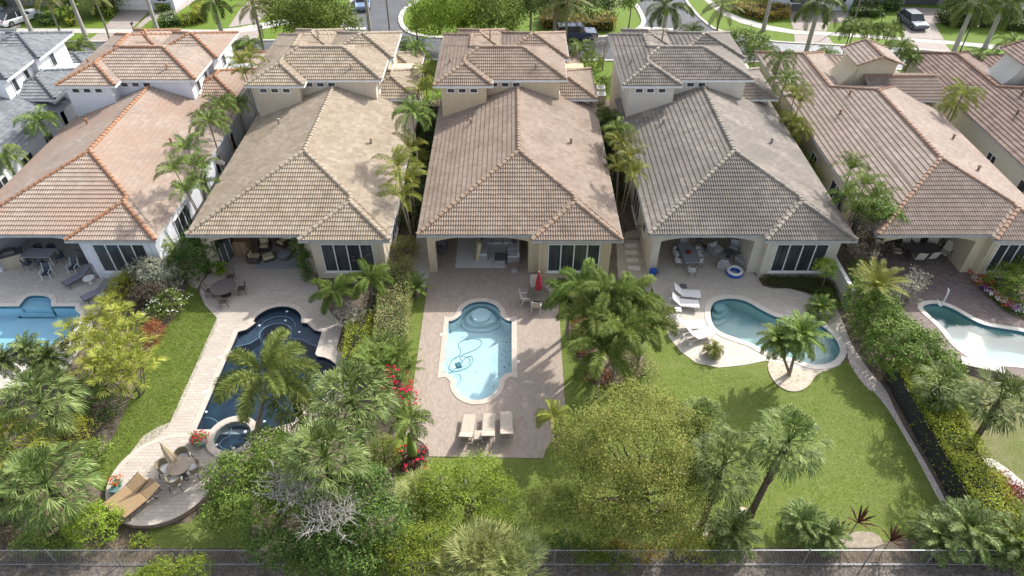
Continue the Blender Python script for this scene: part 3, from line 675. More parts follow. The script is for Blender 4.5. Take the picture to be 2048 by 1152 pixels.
GRP = dict(arch='small arching palms', areca='areca palms', pygmy='small date palms', foxtail='foxtail palms', royal='tall royal palms', coco='coconut palms', sabal='fan palms', pale='pale fan palms',
           lady='lady palms', cycad='cycads', dracaena='dark dracaenas')
_pc = [0]
def crown_at(parent, kind, x, y, z, size, mat=None, tilt=(0, 0)):
    _pc[0] += 1; me, m = crown_mesh(kind, _pc[0] % 3)
    o = link('crown', me, parent, (x, y, z)); o.rotation_euler = (tilt[0], tilt[1], _pc[0] * 1.7); o.scale = (size, size, size * .95)
    o.material_slots[0].link = 'OBJECT'; o.material_slots[0].material = LF[mat or m]; return o
def trunk_mb(mb, base, top, r0, r1, n=8, rings=0, bow=.0):
    b, t = Vector(base), Vector(top); k = 9; side = Vector((math.sin(base[0] * 3), math.cos(base[1] * 2), 0)) * bow
    pts = [b.lerp(t, i / k) + side * math.sin(math.pi * i / k) for i in range(k + 1)]
    mb.tube(pts, [r0 * (1.25 if i == 0 else 1) * (1 - i / k) + r1 * (i / k) for i in range(k + 1)], n)
def palm(kind, label, px=None, py=None, z=None, X=None, size=1.6, base=None, r=.12, mat=None, loc=None, shaft=False, bark=None, h=None, bow=.05):
    """a palm: trunk from the ground to the crown, one crown mesh; placed by its crown in the photo or by its foot"""
    if loc: x, y, zz = loc
    elif X is not None: x, y, zz = GX(px, py, X)
    elif base is not None and h is not None: (x, y), zz = G(*base), h
    else: (x, y), zz = G(px, py, z), z
    if base is not None and h is None: bx, by = G(*base)
    else: bx, by = x, y
    nm, cat = PALM_CAT[kind]; root = empty(nm, (bx, by, 0)); tag(root, label, cat, GRP[kind])
    T = MB(); bk = bark or dict(royal=BARKG, coco=BARK, sabal=BARKB, pale=BARKB).get(kind, BARK)
    trunk_mb(T, (0, 0, -.05), (x - bx, y - by, zz), r, r * .75, bow=bow)
    if kind == 'sabal':                 # old leaf bases stay on the upper trunk as a shaggy collar
        for i in range(46):
            a = i * 2.4; q = .45 + .5 * (i / 46); c = Vector((0, 0, 0)).lerp(Vector((x - bx, y - by, zz)), q)
            T.tube([c + Vector((math.cos(a), math.sin(a), 0)) * r * .6, c + Vector((math.cos(a), math.sin(a), 1.3)) * r * 1.25], [r * .28, r * .1], 4)
    T.build('trunk', bk, root)
    if shaft or kind in ('royal',):
        s_ = MB(); s_.lathe([(r * .75, -1.1), (r * 1.0, -.9), (r * .85, -.4), (r * .4, .05)], (x - bx, y - by, zz), 8); s_.build('crown_shaft', SHAFT, root, True)
    crown_at(root, kind, x - bx, y - by, zz - .02, size, mat); return root
def palm_clump(kind, label, heads, r=.05, mat=None, name=None, foot=None, size=1.2):
    """several stems from one root; heads are (x, y, z, size)"""
    fx = sum(h[0] for h in heads) / len(heads) if foot is None else foot[0]; fy = sum(h[1] for h in heads) / len(heads) if foot is None else foot[1]
    nm, cat = PALM_CAT[kind]; root = empty(name or nm, (fx, fy, 0)); tag(root, label, cat, GRP[kind])
    for i, (x, y, z, s) in enumerate(heads):
        T = MB(); trunk_mb(T, ((x - fx) * .35, (y - fy) * .35, -.03), (x - fx, y - fy, z), r, r * .8, 6, bow=.06); T.build('stem', BARK, root)
        crown_at(root, kind, x - fx, y - fy, z, s, mat, tilt=(.12 * math.sin(i * 2), .12 * math.cos(i * 3)))
    return root
def clump_px(kind, label, pts, X=None, mat=None, size=1.3, r=.05, name=None):
    hs = []
    for p in pts:
        if X is not None: x, y, z = GX(p[0], p[1], X + (p[2] if len(p) > 2 else 0))
        else: z = p[2]; x, y = G(p[0], p[1], z)
        hs.append((x, y, z, size * (p[3] if len(p) > 3 else 1)))
    return palm_clump(kind, label, hs, r, mat, name)
def wiggle(pts, a=.1):
    return [p + Vector((rnd.uniform(-a, a), rnd.uniform(-a, a), rnd.uniform(-a, a) * .5)) if 0 < i < len(pts) - 1 else p for i, p in enumerate(pts)]
def branches(mb, foot, blobs, r, n=3):
    c0 = Vector(foot)
    for b in blobs:
        for k in range(n):
            tgt = Vector(b[:3]) + Vector((rnd.uniform(-.6, .6) * b[3], rnd.uniform(-.6, .6) * b[4], rnd.uniform(-.1, .7) * b[5]))
            p1 = c0.lerp(tgt, .35); p1.z += .15 * b[5]
            mb.tube(wiggle([c0, p1, c0.lerp(tgt, .7), tgt], .12), [r * .5, r * .38, r * .22, r * .06], 5)
def tree(name, label, foot, blobs, n, leafmat, size=.12, r=.16, cat='tree', group=None, clump=.3, per=22, trunk_top=None, up=.5, aspect=.5, shell=.55, nb=3, bark=None, twigs=0, low=-.35):
    """a broadleaf tree: trunk with limbs, and a crown of separate leaves; blobs in world metres"""
    x, y = foot; root = empty(name, (x, y, 0)); tag(root, label, cat, group)
    bl = [(b[0] - x, b[1] - y, *b[2:]) for b in blobs]; tz = trunk_top or min(b[2] - b[5] * .5 for b in bl)
    T = MB(); T.tube([(0, 0, -.05), (.05, 0, tz * .5), (0, .04, tz)], [r * 1.2, r, r * .8], 8); branches(T, (0, .04, tz * .97), bl, r, nb); T.build('trunk', bark or BARKT, root)
    Q = blob_leaves(bl, n, size, clump, per, shell, up, aspect, low=low); link('crown', quad_mesh('crown', Q, LF[leafmat]), root)
    if twigs: twig_cloud(root, bl, twigs)
    return root
def twig_cloud(root, bl, n):
    T = MB()
    for i in range(n):
        b = bl[i % len(bl)]; a = rnd.uniform(0, 6.28); e = rnd.uniform(.1, 1.3); d = Vector((math.cos(a) * math.cos(e) * b[3], math.sin(a) * math.cos(e) * b[4], math.sin(e) * b[5]))
        c = Vector(b[:3]) + Vector((rnd.uniform(-.45, .45) * b[3], rnd.uniform(-.45, .45) * b[4], rnd.uniform(-.5, .3) * b[5])); d = d * rnd.uniform(.35, .8)
        p = [c, c + d * .45, c + d]; p = wiggle(p, .12 * b[3]); T.tube(p, [.022, .014, .006], 4, False)
        for k in range(3):
            q = p[1].lerp(p[2], rnd.random()); e2 = q + (d.normalized() * .4 + Vector((rnd.uniform(-.5, .5), rnd.uniform(-.5, .5), rnd.uniform(-.2, .4)))) * .5; T.tube([q, e2], [.012, .005], 3, False)
    T.build('bare_branches', TWIG, root)
def shrub(name, label, pts, leafmat, n, size=.09, cat='shrub', group=None, flower=None, nf=0, fs=.09, clump=.14, per=14, shell=.5, up=.45, aspect=.55, twigs=0):
    """pts: (px, py, z_mid, rx_m, ry_m, rz_m) lobes located in the photo"""
    bl = []
    for p in pts:
        x, y = G(p[0], p[1], p[2]); bl.append((x, y, p[2], p[3], p[4], p[5]))
    x0 = sum(b[0] for b in bl) / len(bl); y0 = sum(b[1] for b in bl) / len(bl)
    root = empty(name, (x0, y0, 0)); tag(root, label, cat, group); bl = [(b[0] - x0, b[1] - y0, *b[2:]) for b in bl]
    T = MB()
    for b in bl:
        for k in range(4):
            a = k * 1.6 + b[0]; T.tube([(b[0] * .7, b[1] * .7, 0), (b[0] + math.cos(a) * b[3] * .3, b[1] + math.sin(a) * b[4] * .3, b[2]), (b[0] + math.cos(a) * b[3] * .6, b[1] + math.sin(a) * b[4] * .6, b[2] + b[5] * .5)], [.04, .025, .01], 4)
    T.build('stem', BARKT, root)
    link('foliage', quad_mesh('foliage', blob_leaves(bl, n, size, clump, per, shell, up, aspect, low=-.6), LF[leafmat]), root)
    if flower: link('flowers', quad_mesh('flowers', blob_leaves([(b[0], b[1], b[2], b[3] * 1.04, b[4] * 1.04, b[5] * 1.06) for b in bl], nf, fs, .05, 3, .92, .6, .9, low=0), LF[flower]), root)
    if twigs: twig_cloud(root, bl, twigs)
    return root
def hedge(name, label, poly, h, leafmat, dens=160, size=.09, group=None, cat='hedge', flower=None, nf=0, wob=.12, z0=0.0):
    """clipped or loose hedge filling a ground outline (world xy) up to height h"""
    rs = np.random.RandomState(len(poly) * 31 + int(h * 100)); P = np.array(poly, float); x0, y0 = P.mean(0)
    mn, mx = P.min(0), P.max(0); area = abs(sum(P[i][0] * P[(i + 1) % len(P)][1] - P[(i + 1) % len(P)][0] * P[i][1] for i in range(len(P)))) / 2
    per = sum(np.linalg.norm(P[i] - P[(i + 1) % len(P)]) for i in range(len(P)))
    nt = int(area * dens); ns = int(per * h * dens * .8)
    c = rs.uniform(mn, mx, (nt * 4, 2)); ins = np.zeros(len(c), bool)
    for i in range(len(P)):
        a, b = P[i], P[(i + 1) % len(P)]
        cond = ((a[1] > c[:, 1]) != (b[1] > c[:, 1])) & (c[:, 0] < (b[0] - a[0]) * (c[:, 1] - a[1]) / (b[1] - a[1] + 1e-12) + a[0]); ins ^= cond
    c = c[ins][:nt]; zt = h * (1 + wob * np.sin(c[:, 0] * 2.3 + 1) * np.cos(c[:, 1] * 2.9)) - np.abs(rs.normal(size=len(c))) * .18 * h
    top = np.column_stack([c, zt]); tn = unit(np.array([0, 0, 1.0]) + rs.normal(size=(len(c), 3)) * .6)
    e = rs.randint(0, len(P), ns * 1); lens = np.array([np.linalg.norm(P[i] - P[(i + 1) % len(P)]) for i in range(len(P))]); e = rs.choice(len(P), ns, p=lens / lens.sum())
    t = rs.uniform(0, 1, ns)[:, None]; a = P[e]; b = P[(e + 1) % len(P)]; s = a + (b - a) * t; nn = np.column_stack([(b - a)[:, 1], -(b - a)[:, 0], np.zeros(ns)]); nn = unit(nn)
    side = np.column_stack([s, rs.uniform(.02, h, ns)]) + rs.normal(size=(ns, 3)) * [.1, .1, .02]; sn = unit(nn * .6 * rs.choice([-1, 1], ns)[:, None] + np.array([0, 0, .5]) + rs.normal(size=(ns, 3)) * .5)
    Pp = np.vstack([top, side]); Nn = np.vstack([tn, sn]); Pp[:, 0] -= x0; Pp[:, 1] -= y0; Pp[:, 2] += z0
    root = empty(name, (x0, y0, 0)); tag(root, label, cat, group)
    link('foliage', quad_mesh('foliage', leaf_quads(Pp, Nn, size, .6, rs), LF[leafmat]), root)
    core = MB(); sh = [((p[0] - x0) * .86, (p[1] - y0) * .86) for p in poly]; core.prism(sh, 0, h * .72 + z0); core.build('branches', surf('hedge_core', (.035, .045, .018), (.02, .028, .012), .95, 5), root)  # solid dark core block, darkens the gaps between the leaves
    if flower:
        k = rs.choice(len(top), min(nf, len(top)), replace=False); F = top[k] - [x0, y0, -z0 - .06]; link('flowers', quad_mesh('flowers', leaf_quads(F, tn[k], .1, .9, rs), LF[flower]), root)
    return root
# ================================================================ GROUND, POOLS, PAVING, STREET
def circle(cx, cy, r, n=28, a0=0, a1=360, ry=None):
    ry = ry or r; full = abs(a1 - a0) >= 360; m = n if full else n + 1
    return [(cx + r * math.cos(R(a0 + (a1 - a0) * k / n)), cy + ry * math.sin(R(a0 + (a1 - a0) * k / n))) for k in range(m)]
def smooth(pts, it=2, closed=True):
    for _ in range(it):
        o = []; n = len(pts)
        for i in range(n if closed else n - 1):
            a, b = pts[i], pts[(i + 1) % n]; o += [(a[0] * .75 + b[0] * .25, a[1] * .75 + b[1] * .25), (a[0] * .25 + b[0] * .75, a[1] * .25 + b[1] * .75)]
        pts = o
    return pts
def offset(pts, d):
    n = len(pts); area = sum(pts[i][0] * pts[(i + 1) % n][1] - pts[(i + 1) % n][0] * pts[i][1] for i in range(n)); sg = 1 if area > 0 else -1; out = []
    for i in range(n):
        a, b, c = Vector(pts[i - 1]), Vector(pts[i]), Vector(pts[(i + 1) % n]); e1, e2 = (b - a).normalized(), (c - b).normalized()
        n1, n2 = Vector((e1.y, -e1.x)), Vector((e2.y, -e2.x)); m = (n1 + n2); m = m.normalized() if m.length > 1e-6 else n1; k = 1 / max(.5, m.dot(n1)); out.append((b.x + m.x * d * k * sg, b.y + m.y * d * k * sg))
    return out
# --- materials
M_DIRT = surf('mulch_soil', (.135, .105, .075), (.21, .17, .13), .95, 1.2, 5, world=True, bmp=.9, c3=(.085, .07, .05))
M_LAWN = grass_mat('lawn_grass', (.19, .255, .05), (.27, .335, .08), (.11, .165, .028), (.25, .285, .085))
M_LAWN2 = grass_mat('dry_lawn_grass', (.2, .23, .07), (.28, .28, .11), (.11, .15, .04), (.3, .27, .14))
M_LAWNF = grass_mat('front_lawn_grass', (.16, .25, .03), (.2, .3, .04), (.1, .17, .02), (.17, .25, .04))
M_P3 = pavers('brick_paving_pink', (.335, .27, .225), (.43, .36, .30), (.25, .20, .165), .22, .11, 90, (.36, .29, .24))
M_P2 = pavers('brick_paving_beige', (.46, .405, .345), (.55, .49, .42), (.36, .31, .265), .42, .2, 0, (.38, .33, .29))
M_P4 = surf('travertine', (.58, .53, .46), (.49, .44, .37), .6, 1.6, 5, world=True, bmp=.15, c3=(.45, .40, .33))
M_P1 = surf('travertine_cool', (.57, .54, .49), (.48, .45, .40), .6, 1.4, 5, world=True, bmp=.15, c3=(.42, .39, .34))
M_P5 = pavers('brick_paving_plum', (.19, .145, .135), (.30, .24, .215), (.13, .105, .1), .3, .2, 25, (.2, .16, .15))
M_CONC = surf('concrete', (.52, .50, .46), (.44, .42, .385), .8, 1.5, 6, world=True, bmp=.2, c3=(.37, .35, .32))
M_ASPH = surf('asphalt', (.10, .105, .115), (.135, .14, .15), .8, .35, 3, world=True, bmp=.2, c3=(.08, .083, .09))
M_ASPHL = surf('asphalt_pale', (.27, .28, .285), (.35, .355, .36), .75, .35, 3, world=True, bmp=.2, c3=(.22, .225, .23))
M_DRV = pavers('driveway_pavers', (.34, .29, .26), (.42, .37, .33), (.27, .235, .21), .3, .2, 15, (.30, .255, .23))
M_GRAV = surf('pebble_gravel', (.68, .58, .50), (.34, .28, .25), .9, 11, 26, world=True, bmp=.9, c3=(.62, .58, .52))
M_ROCK = surf('shell_mulch', (.56, .49, .38), (.33, .27, .2), .9, 4.5, 13, world=True, bmp=.9, c3=(.66, .6, .5))
M_LEAFLITTER = surf('leaf_litter', (.15, .13, .11), (.25, .22, .195), .95, 2.2, 7, world=True, bmp=1.0, c3=(.075, .065, .055))
M_COPE = surf('coping_stone', (.56, .49, .42), (.47, .41, .35), .7, 2.5, world=True, bmp=.2)
M_COPEW = surf('coping_pale', (.66, .62, .55), (.57, .53, .46), .65, 2, world=True, bmp=.15)
M_COPED = surf('coping_dark', (.27, .235, .215), (.21, .185, .17), .7, 2.5, world=True, bmp=.2)
# --- pool outlines
def roman(x0, x1, y0, y1, ya, yb, sh, r):
    """rectangle with stepped shoulders and rounded ends: ya/yb are the outermost y of the end arcs"""
    xm = (x0 + x1) / 2; pts = []
    def end(y, yo, s):
        q = [(x1, y - s * .55)] + [(x1 - .75 + .75 * math.cos(R(a)) * 1.0, y - s * .55 + s * .55 * math.sin(R(a))) for a in ()]
        q += [(x1 - sh * k / 6, y - s * .6 * (1 - (k / 6) ** 2) ** 1.0 + 0) for k in range(1, 6)]
        q += [(x1 - sh, y)]
        q += [(xm + r * math.cos(R(a)), y + s * .02 + s * abs(yo - y) * math.sin(R(a))) for a in range(8, 173, 11)]
        q += [(x0 + sh, y)] + [(x0 + sh * k / 6, y - s * .6 * (1 - (k / 6) ** 2)) for k in range(5, 0, -1)] + [(x0, y - s * .55)]
        return q
    return end(y1, yb, 1) + list(reversed(end(y0, ya, -1)))
POOL3 = roman(-4.02, 0.0, 26.2, 31.75, 24.75, 33.0, .75, 1.3)
POOL2 = [(-17.05, 22.7), (-15.9, 22.7), (-13.2, 22.7), (-11.8, 23.2), (-11.8, 24.6)] + circle(-11.8, 26.4, 1.75, 12, -85, 85) + [(-11.8, 28.3), (-11.8, 30.2), (-12.3, 30.35), (-12.7, 30.75), (-12.9, 31.0), (-13.25, 31.0)] \
      + circle(-14.85, 31.0, 1.55, 14, 4, 176) + [(-16.2, 31.0), (-16.35, 30.75), (-16.6, 30.4), (-17.05, 30.2)]
POOL4 = smooth(GP([(1419, 628), (1423, 607), (1442, 599), (1466, 597), (1494, 603), (1522, 620), (1553, 636), (1591, 640), (1626, 643), (1653, 658), (1674, 682), (1682, 704), (1671, 722), (1650, 731), (1619, 731), (1591, 719), (1557, 712), (1528, 703), (1502, 687), (1470, 677), (1438, 665), (1424, 650)]), 2)
POOL5 = smooth(GP([(1841, 613), (1869, 606), (1903, 616), (1938, 637), (1966, 651), (2008, 658), (2048, 664), (2150, 690), (2250, 720), (2200, 760), (2100, 745), (2048, 730), (2008, 727), (1973, 722), (1938, 710), (1910, 690), (1886, 656), (1851, 626)]), 2)
POOL1 = GP([(-260, 615), (38, 613)]) + smooth(GP([(46, 601), (58, 592), (80, 591), (98, 594), (105, 604)]), 1, False) + GP([(104, 613), (151, 613), (153, 622), (162, 630), (158, 650), (140, 672), (118, 690), (60, 701), (-260, 712)])
POOLS = [POOL1, POOL2, POOL3, POOL4, POOL5]
HO = [offset(p, .06) for p in POOLS]
def inside(pt, poly):
    c = False
    for i in range(len(poly)):
        a, b = poly[i], poly[(i + 1) % len(poly)]
        if (a[1] > pt[1]) != (b[1] > pt[1]) and pt[0] < (b[0] - a[0]) * (pt[1] - a[1]) / (b[1] - a[1]) + a[0]: c = not c
    return c
def flat(name, poly, z, mat, kind='structure', z0=None, holes=True):
    m = MB(); hs = [h for h in HO if sum(inside(q, poly) for q in h) > len(h) * .9] if holes else []
    m.prism(poly, z if z0 is None else z0, z, hs) ; return tag(m.build(name, mat), kind=kind)
def multi(name, polys, z, mat, z0=None):
    m = MB()
    for p in polys: m.prism(p, z if z0 is None else z0, z)
    return tag(m.build(name, mat), kind='structure')
# --- ground sheets
flat('ground', [(-150, -30), (150, -30), (150, 170), (-150, 170)], 0, M_DIRT)
flat('dirt_strip', [(-60, -29), (60, -29), (60, 15.3), (-60, 15.3)], .006, M_LEAFLITTER)
LA = smooth(GP([(385, 560), (402, 600), (420, 622), (440, 640), (416, 690), (385, 760), (345, 850), (300, 885), (275, 905), (262, 925), (235, 965), (215, 990), (175, 965), (190, 925), (225, 880), (245, 835), (265, 785), (290, 735), (300, 700), (325, 660), (372, 615), (372, 575)]), 1)
flat('lawn', LA, .012, M_LAWN)
flat('lawn', GP([(300, 1055), (380, 1045), (440, 985), (500, 985), (500, 1097), (290, 1097)]), .012, M_LAWN)
flat('lawn', GP([(822, 560), (818, 640), (788, 905), (790, 985), (795, 1094), (1100, 1096), (1700, 1096), (1880, 1062), (1893, 1012), (1838, 925), (1782, 825), (1748, 778), (1712, 745), (1690, 720), (1660, 734), (1628, 746), (1608, 758), (1560, 745), (1532, 716), (1487, 722), (1438, 727), (1400, 716), (1372, 690), (1352, 655), (1340, 615), (1318, 575),
                 (1302, 560), (1112, 560), (1112, 600), (1122, 780), (1092, 880), (1075, 905), (870, 910), (818, 905), (850, 620), (850, 575)]), .012, M_LAWN)
flat('lawn', smooth(GP([(1900, 720), (1940, 752), (1990, 772), (2300, 800), (2400, 1000), (2060, 1000), (1960, 925), (1925, 865), (1895, 800)]), 1), .012, M_LAWN2)
flat('lawn', [(-95, 62.5), (70, 62.5), (75, 66), (75, 72), (95, 140), (-110, 140), (-95, 72)], .009, M_LAWNF, holes=False)
# --- paving
TC = (-17.45, 19.55)                                                 # centre of the raised round terrace
D3 = [(-5.3, 40.55), (-5.3, 36.1), (-5.67, 36.1)] + [(-5.67, 22.4)] + circle(-5.67, 20.9, 1.35, 8, 85, 5) + [(1.6, 20.9)] + circle(3.06, 20.9, 1.4, 8, 175, 95) + [(3.06, 35.4), (1.55, 35.4), (1.55, 40.55)]
flat('pool_deck', D3, .04, M_P3, z0=-.1)
x2 = -14.9
D2 = [(x2 - 5.3, 40.55), (x2 - 5.3, 36.1)] + GP([(418, 549), (403, 567), (400, 587), (410, 610), (434, 637), (340, 846), (319, 853), (288, 872), (262, 905), (285, 945), (440, 935), (560, 905), (640, 850), (706, 770), (702, 722), (686, 706), (672, 702), (686, 651), (662, 628), (640, 590), (630, 556)]) + [(x2 + 1.55, 35.4), (x2 + 1.55, 40.55)]
flat('pool_deck', D2, .04, M_P2, z0=-.1)
x4 = 14.95
D4 = [(x4 - 5.3, 40.55), (x4 - 5.3, 36.1), (9.3, 36.1)] + GP([(1301, 567), (1322, 623), (1338, 675), (1360, 703), (1393, 727), (1438, 736), (1487, 731), (1532, 722), (1562, 732), (1619, 747), (1652, 742), (1680, 731), (1694, 706), (1691, 682), (1676, 640), (1657, 607), (1640, 598), (1610, 586), (1575, 577), (1545, 578), (1525, 572), (1516, 557)]) + [(x4 + 1.55, 36), (x4 + 1.55, 40.55)]
flat('pool_deck', D4, .04, M_P4, z0=-.1)
x1 = -29.8
D1 = [(x1 - 5.3, 40.55), (x1 - 5.3, 36.1)] + [(-52, 36.1), (-46, 25)] + GP([(0, 778), (90, 768), (130, 745), (155, 705), (178, 665), (205, 612), (234, 575), (238, 556)]) + [(x1 + 6, 35.4), (x1 + 1.55, 35.4), (x1 + 1.55, 40.55)]
flat('pool_deck', D1, .04, M_P1, z0=-.1)
D5 = [(24.2, 40.55), (24.2, 35.5)] + GP([(1792, 580), (1805, 630), (1835, 650), (1885, 700), (1915, 722), (1940, 748), (1990, 768), (2120, 795), (2400, 800), (2420, 700), (2200, 690), (2048, 643), (2005, 622), (1972, 592), (1940, 557)]) + [(31.2, 35.6), (31.0, 40.55)]
flat('pool_deck', D5, .04, M_P5, z0=-.1)
flat('path', GP([(834, 470), (852, 470), (860, 548), (850, 580), (842, 572), (814, 528), (828, 512)]), .02, M_CONC)
flat('path', GP([(1232, 470), (1290, 455), (1303, 570), (1300, 590), (1270, 560), (1236, 556)]), .02, surf('pebble_path', (.50, .44, .36), (.36, .31, .25), .9, 6, 2, world=True, bmp=.5))
st = MB()
for k, (px, py) in enumerate([(1262, 492), (1263, 506), (1265, 521), (1268, 537)]): x, y = G(px, py); st.rbox((x, y, .04), (.85, .42, .05), .05 * (-1) ** k, r=.02)
tag(st.build('path', M_COPEW), kind='structure'); bpy.data.objects[-1].name if False else None
flat('gravel_border', smooth(GP([(1655, 596), (1668, 604), (1684, 640), (1703, 690), (1720, 715), (1742, 748), (1770, 775), (1796, 835), (1853, 930), (1897, 1012), (1886, 1018), (1838, 925), (1782, 828), (1750, 785), (1735, 778), (1712, 750), (1696, 722), (1694, 700), (1691, 682), (1676, 640), (1657, 607)]), 1), .03, M_GRAV)
flat('gravel_border', smooth(GP([(372, 545), (395, 535), (414, 548), (400, 565), (396, 578), (380, 575)]), 1), .02, M_ROCK)
ISL = smooth(GP([(1534, 722), (1537, 748), (1556, 775), (1590, 787), (1618, 774), (1630, 752), (1650, 743), (1600, 742), (1560, 728)]), 2)
flat('gravel_bed', ISL, .06, M_ROCK, z0=-.05)
for c, r in (((1487, 1030), .42), ((1405, 1060), .5)): x, y = G(*c); flat('mulch_ring', circle(x, y, r, 18), .03, M_ROCK, z0=0)
flat('gravel_bed', smooth(GP([(1665, 1096), (1680, 1072), (1715, 1062), (1755, 1066), (1772, 1096)]), 1), .03, surf('sand_mulch', (.40, .34, .26), (.26, .215, .165), .9, 6, 14, world=True, bmp=.8))
flat('mulch_bed', smooth(GP([(800, 905), (818, 890), (842, 892), (858, 910), (862, 925), (830, 945), (795, 950)]), 1), .02, M_DIRT)
flat('mulch_bed', smooth(GP([(1128, 640), (1160, 660), (1210, 700), (1290, 700), (1290, 760), (1190, 775), (1165, 740), (1150, 700)]), 1), .02, M_DIRT)
flat('path', smooth(GP([(1955, 905), (2000, 925), (2060, 975), (2060, 1000), (2010, 960), (1960, 920)]), 1), .02, M_CONC)
# --- pools
def water_pool(label, outline, plaster, wmat, cope, depth=.88, cw=.3, tile=None, steps=(), group='backyard swimming pools'):
    x0 = sum(p[0] for p in outline) / len(outline); y0 = sum(p[1] for p in outline) / len(outline)
    L = lambda pts: [(p[0] - x0, p[1] - y0) for p in pts]
    root = empty('swimming_pool', (x0, y0, 0)); tag(root, label, 'pool', group)
    o = L(outline); b = MB(); n = len(o)
    for i in range(n):
        a, c = o[i], o[(i + 1) % n]; b.add([(a[0], a[1], -depth), (c[0], c[1], -depth), (c[0], c[1], -.19), (a[0], a[1], -.19)], [(0, 1, 2, 3)])
    b.sheet(o, -depth); b.build('basin', plaster, root)
    t = MB()
    for i in range(n):
        a, c = o[i], o[(i + 1) % n]; t.add([(a[0], a[1], -.19), (c[0], c[1], -.19), (c[0], c[1], .045), (a[0], a[1], .045)], [(0, 1, 2, 3)])
    t.build('waterline_tile', tile or surf('waterline_tile', (.05, .12, .17), (.08, .17, .22), .3, 12), root)
    cp = MB(); cp.prism(offset(o, cw), .03, .068, [offset(o, -.02)]); cp.build('coping', cope, root)
    w = MB(); w.sheet(offset(o, .01), -.1); w.build('water', wmat, root)
    for (pts, zt) in steps:
        s_ = MB(); s_.prism(L(pts), -depth, zt); s_.build('step', plaster, root)
    return root, x0, y0
PL3 = surf('plaster_pale_blue', (.50, .61, .63), (.45, .56, .59), .7, .8, world=True)
PL1 = surf('plaster_blue', (.40, .55, .63), (.35, .50, .58), .7, .8, world=True)
PL4 = surf('plaster_teal', (.34, .44, .44), (.29, .39, .39), .7, .8, world=True)
PL2 = surf('plaster_midnight', (.018, .032, .048), (.03, .052, .072), .6, 1.2, world=True)
PL5 = surf('plaster_mint', (.22, .33, .315), (.18, .29, .28), .7, .7, world=True)
W3 = water('water_clear', (.87, .97, .99), .05, 3); W1 = water('water_blue', (.75, .92, .98), .12, 2); W2 = water('water_dark', (.65, .8, .9), .25, 2.2); W4 = water('water_teal', (.78, .94, .94), .13, 4, .02); W5 = water('water_glitter', (.85, .96, .95), .03, 4.5, .006)
cm = (-2.01, 31.9)
def lens(cx, cy, r, ylim, n=20): return [p for p in circle(cx, cy, r, n * 2) if p[1] < ylim] 
P3, px3, py3 = water_pool('roman ended pool of pale blue water with a looping cleaner hose', POOL3, PL3, W3, M_COPE,
   steps=[(circle(-2.01, 31.8, 1.26, 20, 0, 180) + circle(-2.01, 31.8, 1.26, 20, 180, 360, .75)[1:-1], -.78), (circle(-2.01, 31.9, .97, 20, 0, 180) + circle(-2.01, 31.9, .97, 20, 180, 360, .5)[1:-1], -.5), (circle(-2.01, 32.1, .62, 20), -.27)])
P2, px2, py2 = water_pool('dark navy pool with arched shallow end and attached round spa', POOL2, PL2, W2, M_COPE, tile=surf('tile_dark', (.02, .03, .05)),
   steps=[])
STEP2 = surf('step_slate', (.05, .065, .085), (.07, .085, .105), .6, 3); EDGE = surf('step_edge_white', (.32, .36, .38), (.27, .31, .34), .5, 5)
def ledge(root, x0, y0, inner, z):
    """shallow shelf between the pool edge and an inner line, with its pale nosing"""
    o = [(p[0] - x0, p[1] - y0) for p in inner]; s_ = MB(); s_.prism(o, -.85, z); s_.build('step', STEP2, root)
LED = circle(-14.85, 31.0, 1.5, 14, 4, 176) + [(-16.2, 30.97), (-16.35, 30.7), (-16.6, 30.36), (-17.02, 30.15), (-17.02, 29.2), (-16.2, 29.5), (-15.95, 29.8), (-15.75, 30.0)] + list(reversed(circle(-14.85, 30.3, 1.0, 12, 10, 170))) + [(-13.8, 29.95), (-13.1, 29.9), (-12.5, 29.5), (-11.83, 29.2), (-11.83, 30.15), (-12.3, 30.3), (-12.7, 30.7), (-12.9, 30.95), (-13.25, 30.98)]
ledge(P2, px2, py2, LED, -.32)
ed = MB(); e1 = [(-17.02, 29.2), (-16.2, 29.5), (-15.95, 29.8), (-15.75, 30.0)] + list(reversed(circle(-14.85, 30.3, 1.0, 12, 10, 170))) + [(-13.8, 29.95), (-13.1, 29.9), (-12.5, 29.5), (-11.83, 29.2)]
ed.tube([(p[0] - px2, p[1] - py2, -.29) for p in e1], .03, 5); ed.tube([(p[0] - px2, p[1] - py2, -.25) for p in circle(-14.85, 30.75, 1.15, 14, 10, 170)], .028, 5)
ed.tube([(p[0] - px2, p[1] - py2, -.45) for p in circle(-14.85, 29.95, .62, 14, 180, 360)], .025, 5); ed.tube([(p[0] - px2, p[1] - py2, -.29) for p in circle(-17.0, 22.7, 1.1, 12, 0, 90)], .03, 5); ed.build('step_edge', EDGE, P2)
for k, (px, py) in enumerate([(575, 627), (520, 655), (572, 645), (600, 668), (545, 670), (462, 708), (655, 717), (640, 840), (414, 828), (530, 847)]):
    x, y = G(px, py, -.3); l_ = MB(); l_.lathe([(.07, 0), (.09, .02), (.05, .05)], (x - px2, y - py2, -.14), 8); l_.build('pool_light', surf('lamp_white', (.8, .82, .8)), P2)
P4, px4, py4 = water_pool('kidney shaped teal pool with curved corner steps', POOL4, PL4, W4, M_COPEW, cw=.35,
   steps=[(offset(smooth(GP([(1421, 628), (1425, 609), (1442, 602), (1462, 600), (1468, 615), (1462, 630), (1442, 638), (1426, 640)], -.2), 2), -.03), -.7),
          (smooth(GP([(1424, 622), (1428, 609), (1444, 603), (1458, 603), (1460, 615), (1450, 627), (1430, 630)], -.2), 2), -.5), (smooth(GP([(1427, 615), (1432, 606), (1444, 603), (1452, 608), (1450, 618), (1436, 622)], -.2), 2), -.28)])
